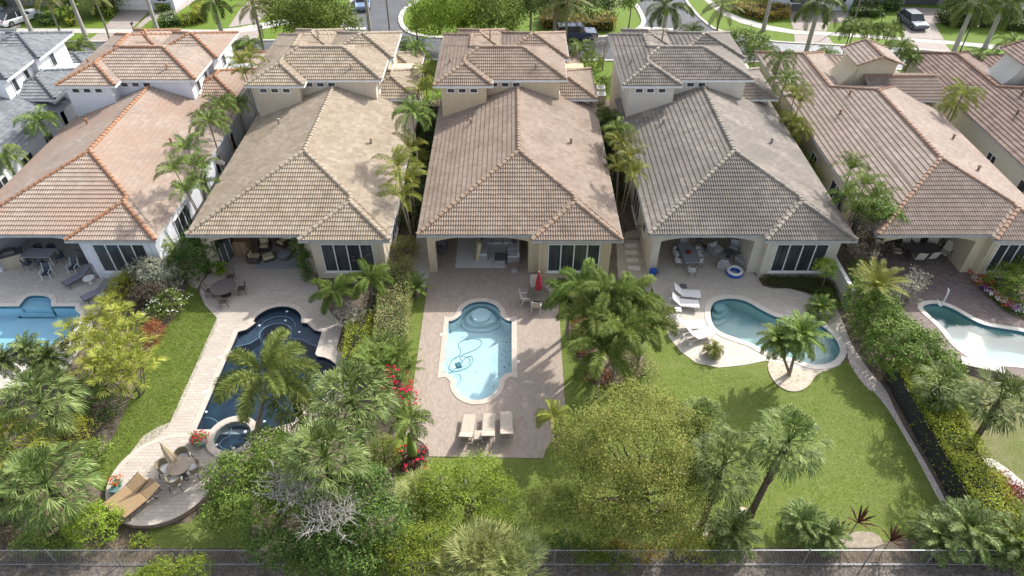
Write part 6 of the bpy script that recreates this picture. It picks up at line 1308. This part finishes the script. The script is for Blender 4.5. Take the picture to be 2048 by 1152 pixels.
for k, (px, py, l) in enumerate([(337, 948, 'wicker chair with white cushion left of the terrace table'), (373, 926, 'wicker chair behind the terrace table, nearest the spa'), (394, 950, 'wicker chair right of the terrace table'), (357, 973, 'wicker chair in front of the terrace table')]):
    c = put_or_dup(dc, k, px, py, l, z=ZT, face=tx); c.scale = (1.25, 1.25, 1.1)
parasol('closed beige umbrella leaning on the terrace table', BEIGEU, 366, 948, ZT, 2.5, lean=(-.35, .1))
lb = lounger('', BLK, TANF, 'brown loungers on the round terrace', h=.42, back=.3, w=.8, L=2.0)
put_or_dup(lb, 0, 259, 996, 'brown sling lounger at the terrace edge beside the teal pot', z=ZT, rz=-.62); dup(lb, 284, 1007, 'brown sling lounger nearer the umbrella table', z=ZT, rz=-.62)
def flowerpot(lab, px, py, z, pot, r, h, fl, n=160, spiky=None, square=False):
    x, y = G(px, py, z); t = thing('flower_pot', lab, 'planter', x, y, z)
    if square: part(t, 'pot', pot, lambda m: m.add([(-r * .8, -r * .8, 0), (r * .8, -r * .8, 0), (r * .8, r * .8, 0), (-r * .8, r * .8, 0), (-r, -r, h), (r, -r, h), (r, r, h), (-r, r, h)], [(0, 3, 2, 1), (4, 5, 6, 7), (0, 1, 5, 4), (1, 2, 6, 5), (2, 3, 7, 6), (3, 0, 4, 7)]))
    else: part(t, 'pot', pot, lambda m: m.lathe([(r * .65, 0), (r, h * .7), (r * 1.08, h), (r * .9, h), (.02, h * .9)], n=14))
    if fl: link('leaves', quad_mesh('leaves', blob_leaves([(0, 0, h + r * .6, r * 1.5, r * 1.5, r)], n, .09, .08, 8), LF['gloss']), t); link('flowers', quad_mesh('flowers', blob_leaves([(0, 0, h + r * .75, r * 1.5, r * 1.5, r)], n // 2, .1, .05, 4, .9, low=0), LF[fl]), t)
    if spiky: crown_at(t, spiky[0], 0, 0, h, spiky[1], spiky[2])
    return t
flowerpot('teal pot of orange flowers behind the brown loungers', 238, 972, ZT, TERRA, .2, .35, 'flower_o')
flowerpot('teal cube pot on the terrace beside the brown loungers', 231, 985, ZT, TERRA, .17, .3, None, square=True)
flowerpot('bowl of crimson flowers beside the round spa', 405, 888, ZT, TERRA, .3, .3, 'flower_r', 420)
flowerpot('spiky silver plant beside the crimson flowers', 392, 884, ZT, DGREY, .25, .3, None, spiky=('dracaena', .6, 'silver'))
# ---- white house patio
lk = lounger('', BLK, C_('slate_sling', (.16, .165, .20)), 'striped loungers by the blue pool', h=.4, back=.55, w=.66, stripes=True)
put_or_dup(lk, 0, 161, 562, 'striped black lounger touching the white house wall', rz=-.62); dup(lk, 200, 592, 'striped black lounger beside the yellow green hedge', rz=-.75)
cw = sling_chair('', WHT, NAVY, 'white framed navy chairs'); put_or_dup(cw, 0, 98, 556, 'white framed navy chair standing free on the cool toned patio', rz=.1); dup(cw, 151, 545, 'white framed navy chair nearest the striped loungers', rz=-.1)
t = round_table('small round white table between the striped loungers', WHT, WHT, .36, .45); put(t, 182, 566)
t = round_table('small white ring table half hidden by palms', WHT, WHT, .26, .4); put(t, 207, 596)
dt = thing('patio_table', 'large grey rectangular table under the white house porch', 'table', *G(86, 523, .04), .04); part(dt, 'tabletop', LGREY, lambda m: m.rbox((0, 0, .76), (2.1, 1.05, .06), r=.03)); legs(dt, WHT, (-.98, .98), (-.45, .45), .73, .035)
ch = dining_chair('', NAVY, NAVY, 'dark chairs round the grey table')
for k, (dx, dy, rz, l) in enumerate([(-.5, -.75, PI, 'dark chair at the front left of the grey porch table'), (.45, -.75, PI, 'dark chair at the front right of the grey porch table'), (-.5, .75, 0, 'dark chair behind the grey porch table, left'), (.45, .75, 0, 'dark chair behind the grey porch table, right'), (1.35, 0, -PI / 2, 'dark chair at the right end of the grey porch table')]):
    c = ch if k == 0 else copy_tree(ch); c['label'] = l; c.location = (dt.location.x + dx, dt.location.y + dy, .04); c.rotation_euler = (0, 0, rz)
kt = thing('outdoor_kitchen', 'stone outdoor kitchen counter with dark grill top in the white house porch', 'counter', *G(28, 528, .04), .04, .5); part(kt, 'cabinet', STONE, lambda m: [m.rbox((0, 0, .45), (1.6, .8, .88), r=.03), m.rbox((-1.6, 1.2, .45), (.8, 3.0, .88), r=.03)]); part(kt, 'countertop', DGREY, lambda m: [m.rbox((0, 0, .92), (1.7, .9, .06), r=.02), m.rbox((-1.6, 1.25, .925), (.9, 3.1, .06), r=.02)]); part(kt, 'grill', DGREY, lambda m: m.rbox((.1, .0, 1.07), (.8, .6, .26), r=.08))
cv = thing('covered_barrel', 'grey covered bundle against the white house porch pier', 'cover', *G(168, 523, .04), .04); part(cv, 'cover', DGREY, lambda m: m.lathe([(.38, 0), (.45, .3), (.4, .7), (.15, 1.0), (.02, 1.02)], n=14, sx=1.2))
# ---- grey brown roofed house patio
dt = thing('patio_table', 'long slate dining table in the porch of the grey brown house', 'table', *G(1373, 523, .04), .04, .08); part(dt, 'tabletop', LGREY, lambda m: m.rbox((0, 0, .74), (1.0, 2.2, .05), r=.03)); legs(dt, DGREY, (-.42, .42), (-.98, .98), .72, .03); part(dt, 'centrepiece', C_('red_ornament', (.25, .04, .03)), lambda m: m.lathe([(.16, .77), (.05, .82), (.18, .9), (.02, .95)], n=8))
cg = dining_chair('', GREYF, WFAB, 'pale chairs round the slate table')
for k, (dx, dy, rz, l) in enumerate([(0, -1.45, PI, 'pale chair at the near end of the slate dining table'), (0, 1.45, 0, 'pale chair at the far end of the slate dining table'), (-.7, .4, PI / 2, 'pale chair at the left side of the slate table, farther'), (-.7, -.45, PI / 2, 'pale chair at the left side of the slate table, nearer'), (.7, .4, -PI / 2, 'pale chair at the right side of the slate table, farther'), (.7, -.45, -PI / 2, 'pale chair at the right side of the slate table, nearer')]):
    c = cg if k == 0 else copy_tree(cg); c['label'] = l; c.location = (dt.location.x + dx, dt.location.y + dy, .04); c.rotation_euler = (0, 0, rz)
tc = tub_chair('', GREYW, GREYF, 'grey wicker armchairs', .85, .85)
for k, (px, py, rz, l) in enumerate([(1428, 505, .55, 'grey wicker armchair facing the table from the upper left'), (1466, 500, -.5, 'grey wicker armchair facing the table from the upper right'), (1446, 534, PI - .35, 'grey wicker armchair right behind the blue inflatable ring'), (1483, 525, PI + .7, 'grey wicker armchair nearest the porch pier')]): put_or_dup(tc, k, px, py, l, rz=rz)
t = round_table('small dark round table among the grey wicker armchairs', DGREY, DGREY, .38, .5); put(t, 1456, 514)
t = thing('exercise_bike', 'dark equipment standing at the back wall of the travertine porch', 'equipment', *G(1395, 495, .04), .04); part(t, 'frame', BLK, lambda m: [m.tube([(-.5, 0, .05), (0, 0, .6), (.5, 0, .05)], .04, 6), m.tube([(0, 0, .6), (.1, 0, 1.1)], .04, 6), m.tube([(-.6, -.2, .05), (-.6, .2, .05)], .05, 6), m.tube([(.6, -.2, .05), (.6, .2, .05)], .05, 6)]); part(t, 'seat', DGREY, lambda m: m.rbox((0, 0, .75), (.5, .3, .1), r=.03))
def torus(m, R_, r, z, n=28, k=10, sq=1):
    vs = []; fs = []
    for i in range(n):
        a = 2 * PI * i / n
        for j in range(k): b = 2 * PI * j / k; vs.append(((R_ + r * math.cos(b)) * math.cos(a), (R_ + r * math.cos(b)) * math.sin(a), z + r * sq * math.sin(b)))
    for i in range(n):
        for j in range(k): fs.append((i * k + j, ((i + 1) % n) * k + j, ((i + 1) % n) * k + (j + 1) % k, i * k + (j + 1) % k))
    m.add(vs, fs)
t = thing('inflatable_ring', 'blue and white inflatable pool ring on the travertine', 'pool float', *G(1468, 548, .04), .04); part(t, 'tube', BLUEP, lambda m: torus(m, .42, .17, .17), True); part(t, 'top_tube', WFAB, lambda m: torus(m, .44, .11, .30), True); part(t, 'floor', C_('float_floor', (.35, .45, .6)), lambda m: m.lathe([(.34, .1), (.02, .11)], n=20))
lw = lounger('', WHT, WFAB, 'white loungers by the kidney pool', h=.36, back=.75, w=.68, L=1.95, wheels=True)
for k, (px, py, rz, l) in enumerate([(1369, 594, PI / 2 - .1, 'white lounger nearest the house in the pool side row'), (1365, 613, PI / 2 - .15, 'second white lounger in the row, below the one nearest the house'), (1376, 658, PI / 2 + .12, 'third white lounger of the row, above the one at the lawn edge'), (1395, 677, PI / 2 + .35, 'white lounger at the lawn edge beside the box planter')]): put_or_dup(lw, k, px, py, l, rz=rz)
for px, py, l, mt in [(1365, 581, 'small dark side table beside the upper white lounger', DGREY), (1354, 628, 'small white side table between the white loungers', WHT)]:
    t = thing('side_table', l, 'table', *G(px, py, .04), .04); part(t, 'tabletop', mt, lambda m: m.rbox((0, 0, .4), (.42, .42, .04), r=.03)); legs(t, mt, (-.17, .17), (-.17, .17), .38)
t = thing('toy_bin', 'blue bag hanging at the left column of the pale house', 'bag', *G(1305, 551, .04), .04); part(t, 'bag', BLUEP, lambda m: m.rbox((0, 0, .35), (.5, .35, .5), .2, 0, .12)); part(t, 'contents', DGREY, lambda m: m.lathe([(.1, 0), (.14, .1), (.05, .25)], (.28, -.1, .3), 8))
pp = flowerpot('white square planter with a small palm near the gravel border', 1637, 628, .04, C_('planter_white', (.66, .63, .57)), .48, .5, None, square=True, spiky=('pygmy', 1.1, None))
pp = flowerpot('beige box planter with a leafy shrub beside the lawn loungers', 1424, 710, .04, C_('planter_beige', (.46, .42, .33)), .34, .45, None, square=True, spiky=('arch', .8, 'areca'))
# ---- long pinkish roofed house patio
t = thing('patio_table', 'dark dining table among cream chairs in the right porch', 'table', *G(1838, 512, .04), .04); part(t, 'tabletop', DGREY, lambda m: m.rbox((0, 0, .72), (2.2, 1.1, .05), r=.05)); legs(t, BLK, (-1.0, 1.0), (-.45, .45), .7, .03)
cc = sling_chair('', IRON, CREAMP, 'cream padded chairs in the right porch'); cc.scale = (1.25, 1.25, 1.15)
for k, (px, py, rz, l) in enumerate([(1790, 512, PI / 2 - .2, 'cream chair at the left end of the dark porch table'), (1811, 503, .05, 'cream chair behind the dark porch table, first from the left end'), (1828, 502, -.05, 'cream chair behind the dark porch table, second from the left end'), (1856, 503, -.6, 'cream chair turned away behind the dark porch table'), (1830, 524, PI - .1, 'cream chair in front of the dark porch table, left'), (1853, 522, PI + .15, 'cream chair in front of the dark porch table, right'), (1883, 515, -1.0, 'reclined cream chair nearest the right porch pier'), (1868, 495, -.4, 'cream chair deep in the right porch corner')]): put_or_dup(cc, k, px, py, l, rz=rz)
t = thing('fountain_spout', 'slender white spout standing at the edge of the glittering pool', 'fountain', *G(1882, 612, .05), .05); part(t, 'pole', WHT, lambda m: m.tube([(0, 0, 0), (0, 0, .9), (-.04, .03, 1.3), (-.12, .05, 1.45)], [.05, .05, .06, .03], 7)); part(t, 'basin', WHT, lambda m: m.tube([(-.05, 0, .05), (-.3, -.1, .25), (-.4, .05, .5)], [.09, .07, .03], 6))
sc5 = thing('pool_wall', 'brown stone ledge at the lower side of the glittering pool', 'ledge', *G(1960, 738, .04), .0, -.35); part(sc5, 'wall', C_('ledge_stone', (.24, .18, .14), bmp=.5), lambda m: m.rbox((0, 0, .18), (2.2, .6, .36), r=.04)); part(sc5, 'cap', M_COPEW, lambda m: m.rbox((0, .0, .39), (2.26, .66, .05), r=.02))
# ---- fences and gates
def wire_fence(lab, p0, p1, h, posts, wires, mat, name='metal_fence', pm=None, dia=0, rail=.022, solid=False):
    a, b = Vector((*p0, 0)), Vector((*p1, 0)); L = (b - a).length; t = thing(name, lab, 'fence', a.x, a.y, 0, math.atan2(b.y - a.y, b.x - a.x))
    for k in range(posts): x = L * k / (posts - 1); part(t, 'post', pm or mat, lambda m: (m.tube([(x, 0, -.05), (x, 0, h + .04)], .035, 6), m.lathe([(.045, 0), (.03, .05), (.005, .07)], (x, 0, h + .04), 6)))
    for z in (h, .08): part(t, 'rail', pm or mat, lambda m: m.tube([(0, 0, z), (L, 0, z)], rail, 6))
    def w(m):
        n = int(L / wires)
        for k in range(n + 1):
            x = L * k / n
            if dia: m.tube([(x, .004, .08), (min(L, x + dia), .004, h)], .006, 3, False); m.tube([(x, -.004, h), (min(L, x + dia), -.004, .08)], .006, 3, False)
            else: m.tube([(x, 0, .08), (x, 0, h)], .011, 4, False)
    part(t, 'mesh' if dia else 'bars', mat, w)
    if solid: part(t, 'screen', mat, lambda m: m.box(.02, L - .02, .012, .02, .05, h - .03))
    return t
GALV = C_('galvanised_steel', (.34, .35, .36), metal=.6, rough=.45); VINYL = C_('green_black_vinyl', (.05, .055, .055), rough=.5)
wire_fence('long chain link fence along the bottom of the gardens', (-23.5, 15.16), (24.5, 15.16), 1.35, 18, .16, GALV, 'chain_link_fence', dia=.55)
wire_fence('black fence between the gravel border and the bright hedge', (21.62, 15.35), (21.55, 26.4), 1.35, 6, .11, BLK, solid=True)
wire_fence('black garden gate between the cream yellow and pale houses', G(1247, 480), G(1285, 480), 1.25, 2, .11, BLK, 'garden_gate')
wire_fence('black garden gate left of the cream yellow house', G(800, 470), G(834, 470), 1.2, 2, .11, BLK, 'garden_gate')
wire_fence('dark fence behind the variegated hedge beside the dark pool', (-9.9, 24.5), (-8.5, 34), 1.1, 5, .11, BLK)
gw = thing('garden_wall', 'white garden wall at the right corner of the grey brown house', 'wall', 21.6, 33.3, 0); part(gw, 'wall', stucco('wall_greige', (.6, .56, .48)), lambda m: m.rbox((0, .8, .75), (.18, 3.4, 1.5), r=.02)); part(gw, 'cap', TRIM, lambda m: m.rbox((0, .8, 1.52), (.26, 3.5, .06), r=.02))
# satellite dish, air conditioners
x, y, z = GX(441, 330, -21.1); t = thing('satellite_dish', 'satellite dish on the left roof edge of the beige house', 'satellite dish', x, y, z - .3)
part(t, 'mast', GALV, lambda m: m.tube([(0, 0, -.4), (0, 0, .45)], .03, 6)); part(t, 'dish', C_('dish_grey', (.6, .6, .6)), lambda m: [m.tube([Vector((0, -.05, .55)), Vector((.1, -.35, .7))], .012, 4), m.add([(.38 * math.cos(a) * q + q * q * .02, -.1 + .07 * q * q - .15 * math.sin(a) * q, .55 + .32 * math.sin(a) * q) for q in (1, .5) for a in [k * PI / 9 for k in range(18)]], [(k, (k + 1) % 18, 18 + (k + 1) % 18, 18 + k) for k in range(18)] + [tuple(range(18, 36))])])
for k, (px, py, l) in enumerate([(1200, 190, 'air conditioner unit farther from the cream yellow wing'), (1201, 204, 'air conditioner unit nearer the back yard beside the cream yellow wing')]):
    t = thing('air_conditioner', l, 'air conditioner', *G(px, py, 0), 0, group='air conditioners between the houses'); part(t, 'casing', C_('ac_grey', (.5, .5, .48)), lambda m: m.rbox((0, 0, .45), (.85, .85, .85), r=.06)); part(t, 'fan_grille', DGREY, lambda m: m.lathe([(.34, .88), (.33, .9), (.05, .905)], n=18))
# ---- street lamps, mailboxes
def lamp(lab, px, py, h, arm=0):
    t = thing('street_lamp', lab, 'street lamp', *G(px, py), 0, group='dark street lamps'); part(t, 'pole', BLK, lambda m: m.tube([(0, 0, 0), (0, 0, .5), (0, 0, h)], [.11, .07, .05], 8)); part(t, 'base', BLK, lambda m: m.lathe([(.2, 0), (.2, .2), (.1, .35), (.07, .6)], n=10))
    part(t, 'arm', BLK, lambda m: m.tube([(0, 0, h), (arm * .3, 0, h + .25), (arm * .8, 0, h + .2), (arm, 0, h)], .035, 6)); part(t, 'lantern', C_('lantern_glass', (.7, .7, .66), rough=.3), lambda m: m.lathe([(.08, -.35), (.16, -.1), (.12, 0)], (arm, 0, h), 8)); part(t, 'hood', BLK, lambda m: m.lathe([(.2, -.1), (.16, 0), (.03, .14)], (arm, 0, h), 8)); return t
lamp('tall dark lamp pole at the island kerb behind the palm pair', 835, 82, 7.0, .5); lamp('dark street lamp between the palms left of the chimney tower', 1680, 128, 3.9, .7); lamp('dark street lamp on the verge right of the leaning royal palm', 1917, 110, 3.4, .7)
for px, py, l in [(270, 68, 'black mailbox at the end of the first driveway'), (527, 75, 'dark mailbox post left of the shade tree'), (1760, 50, 'black mailbox beside the grey car driveway')]:
    t = thing('mailbox', l, 'mailbox', *G(px, py), 0, group='mailboxes'); part(t, 'post', BLK, lambda m: m.tube([(0, 0, 0), (0, 0, 1.2)], .05, 6)); part(t, 'box', BLK, lambda m: (m.rbox((0, .12, 1.2), (.22, .5, .22), r=.08), m.tube([(0, -.1, 1.0), (0, .3, 1.15)], .02, 4)))
# ---- cars
def car(lab, name, px, py, rz, paint, L=4.7, W_=1.85, H=1.45, suv=False, roofc=None, rails=False):
    t = thing(name, lab, 'car', *G(px, py), .0, rz, 'parked cars')
    P = surf('paint_' + name + str(px), paint, tuple(x * .96 for x in paint), rough=.22, scale=1, spec=.6)
    gl_ = surf('car_glass', (.02, .025, .03), (.025, .03, .035), rough=.05, spec=.8)
    hb = .78 if not suv else .95
    prof = [(-.5, .42), (-.5, .62), (-.46, hb * .92), (-.25, hb), (.22, hb * 1.04), (.44, hb * 1.04), (.5, hb * .85), (.5, .42)]
    def body(m):
        secs = [(-1, .0), (-.93, .06), (0, .09), (.93, .06), (1, 0)]; n = len(prof); vs = []
        for sx, up in secs:
            k = 1 if abs(sx) < .95 else .96
            for (q, z) in prof: vs.append((sx * W_ / 2, q * L * k, (z if z < .5 else z + up * .5) if abs(sx) < .95 else (.45 if z < .5 else z - .08)))
        fs = []
        for a in range(len(secs) - 1):
            for i in range(n): fs.append((a * n + i, a * n + (i + 1) % n, (a + 1) * n + (i + 1) % n, (a + 1) * n + i))
        fs += [tuple(range(n)), tuple(range((len(secs) - 1) * n, len(secs) * n))]; m.add(vs, fs); m.rbox((0, 0, .38), (W_ * .96, L * .94, .3), r=.08)
    part(t, 'body', P, body, False)
    g0, g1, r0, r1 = (-.24, .46, -.1, .3) if not suv else (-.22, .49, -.1, .44)
    def cab(m, s0, zt, w0, w1, q0, q1, p0, p1, zb): m.add([(-w0, q0 * L, zb), (w0, q0 * L, zb), (w0, q1 * L, zb), (-w0, q1 * L, zb), (-w1, p0 * L, zt), (w1, p0 * L, zt), (w1, p1 * L, zt), (-w1, p1 * L, zt)], [(0, 1, 5, 4), (1, 2, 6, 5), (2, 3, 7, 6), (3, 0, 4, 7), (4, 5, 6, 7)])
    part(t, 'windows', gl_, lambda m: cab(m, 0, H - .04, W_ * .46, W_ * .37, g0, g1, r0, r1, hb))
    part(t, 'roof', roofc or P, lambda m: m.rbox((0, (r0 + r1) / 2 * L, H - .01), (W_ * .74, (r1 - r0) * L * .98, .07), r=.05))
    for s in (-1, 1):
        part(t, 'pillar', P, lambda m: [m.tube([(s * W_ * .46, q * L, hb), (s * W_ * .375, p * L, H - .02)], .035, 5) for q, p in ((g0, r0), (g1, r1), ((g0 + g1) / 2, (r0 + r1) / 2))])
        part(t, 'headlight', C_('headlight', (.7, .72, .74), rough=.2), lambda m: m.rbox((s * W_ * .38, -L * .475, .66), (.34, .14, .14), r=.04)); part(t, 'tail_light', C_('tail_light', (.35, .02, .02), rough=.3), lambda m: m.rbox((s * W_ * .37, L * .487, .78), (.42, .08, .12), r=.03))
        part(t, 'mirror', P, lambda m: m.rbox((s * (W_ / 2 + .08), g0 * L + .35, hb + .06), (.18, .12, .12), r=.03))
        for q in (-.31, .31):
            wh = part(t, 'wheel', C_('tyre', (.02, .02, .02), rough=.8), lambda m: m.tube([(s * (W_ / 2 - .2), q * L, .34), (s * (W_ / 2 + .01), q * L, .34)], .34, 16)); part(wh, 'rim', C_('rim', (.3, .31, .32), metal=.6, rough=.3), lambda m: m.tube([(s * (W_ / 2), q * L, .34), (s * (W_ / 2 + .02), q * L, .34)], .22, 10))
    if rails: part(t, 'roof_rail', BLK, lambda m: [m.tube([(s * W_ * .34, r0 * L + .2, H + .07), (s * W_ * .34, r1 * L - .2, H + .07)], .025, 5) for s in (-1, 1)] + [m.box(-W_ * .34, W_ * .34, 0, .06, H + .05, H + .09), m.box(-W_ * .34, W_ * .34, 1.2, 1.26, H + .05, H + .09)])
    return t
car('white sports car with dark roof glass in the left driveway', 'sports_car', 42, 43, PI - .55, (.75, .76, .78), L=4.9, W_=2.0, H=1.42, roofc=surf('dark_roof_glass', (.03, .03, .035), rough=.1))
car('pale blue grey car on the side street at the top of the photo', 'hatchback_car', 727, 12, .12, (.20, .28, .42), H=1.5)
car('dark blue estate car with roof rails parked by the island', 'estate_car', 1152, 77, PI / 2 + .05, (.05, .07, .13), L=4.8, H=1.6, suv=True, rails=True)
car('grey blue sedan in the upper right driveway', 'sedan_car', 1822, 50, .08, (.10, .115, .15), L=4.4, W_=1.8, H=1.45)
car('black car at the top left corner beside the white car', 'black_car', 0, 36, PI - .6, (.03, .03, .035), L=4.8)
car('dark car at the top right edge behind the palms', 'dark_car', 2046, 44, .1, (.04, .045, .06), L=4.8)
# ---- houses across the street (only their lowest part is inside the photo)
def far_house(lab, x0, x1, y, wall, garage=None, gar_mat=None, arch=None, dark=False):
    t = thing('house', lab, 'house', (x0 + x1) / 2, y, 0, group='houses across the street'); w = (x1 - x0) / 2
    part(t, 'wall', stucco('fw_' + str(int(x0)), wall), lambda m: m.box(-w, w, 0, 12, 0, 3.6))
    if garage: 
        g = part(t, 'garage_door', gar_mat or TRIM, lambda m: [m.box(garage[0] - (x0 + x1) / 2, garage[1] - (x0 + x1) / 2, -.06, .1, .02 + k * .56, .02 + k * .56 + .54) for k in range(4)])
    window(t, dict(frame=W_FRAME, glass=GLS), 'y', 0, -w + .8, -w + 2.2, 1.0, 2.4, -1, 2); window(t, dict(frame=W_FRAME, glass=GLS), 'y', 0, w - 2.0, w - .8, 1.0, 2.4, -1, 2)
    T, C = MB(), MB(); hip_block(T, C, -w - .5, w + .5, -.6, 12.6, 3.6); rf = T.build('roof', MATS['roof_tiles_1'], t); C.build('ridge_tiles', MATS['ridge_1'], rf); return t
gx = lambda px, py=22: G(px, py)[0]
far_house('house with white garage door across the street', gx(200), gx(350), G(250, 20)[1], (.62, .66, .72), (gx(238, 21), gx(302, 21)), WHT)
far_house('beige house behind the white sports car', gx(-90), gx(120), G(60, 12)[1], (.45, .43, .38), (gx(10, 14), gx(60, 14)), C_('taupe_door', (.4, .38, .33)))
far_house('house with dark garage door left of the white facade', gx(1560), gx(1700), G(1600, 22)[1], (.62, .66, .70), (gx(1580), gx(1632)), DGREY)
far_house('house with white facade above the dark clipped hedge', gx(1703), gx(1800), G(1730, 15)[1] + .4, (.66, .70, .74))
far_house('house with dark garage door above the grey sedan', gx(1808), gx(1960), G(1850, 12)[1] + .5, (.30, .29, .27), (gx(1815, 14), gx(1880, 14)), DGREY)
far_house('house at the top right corner across the street', gx(1975), gx(2120), G(2040, 20)[1] + 1, (.35, .34, .32), (gx(1990), gx(2040)), DGREY)
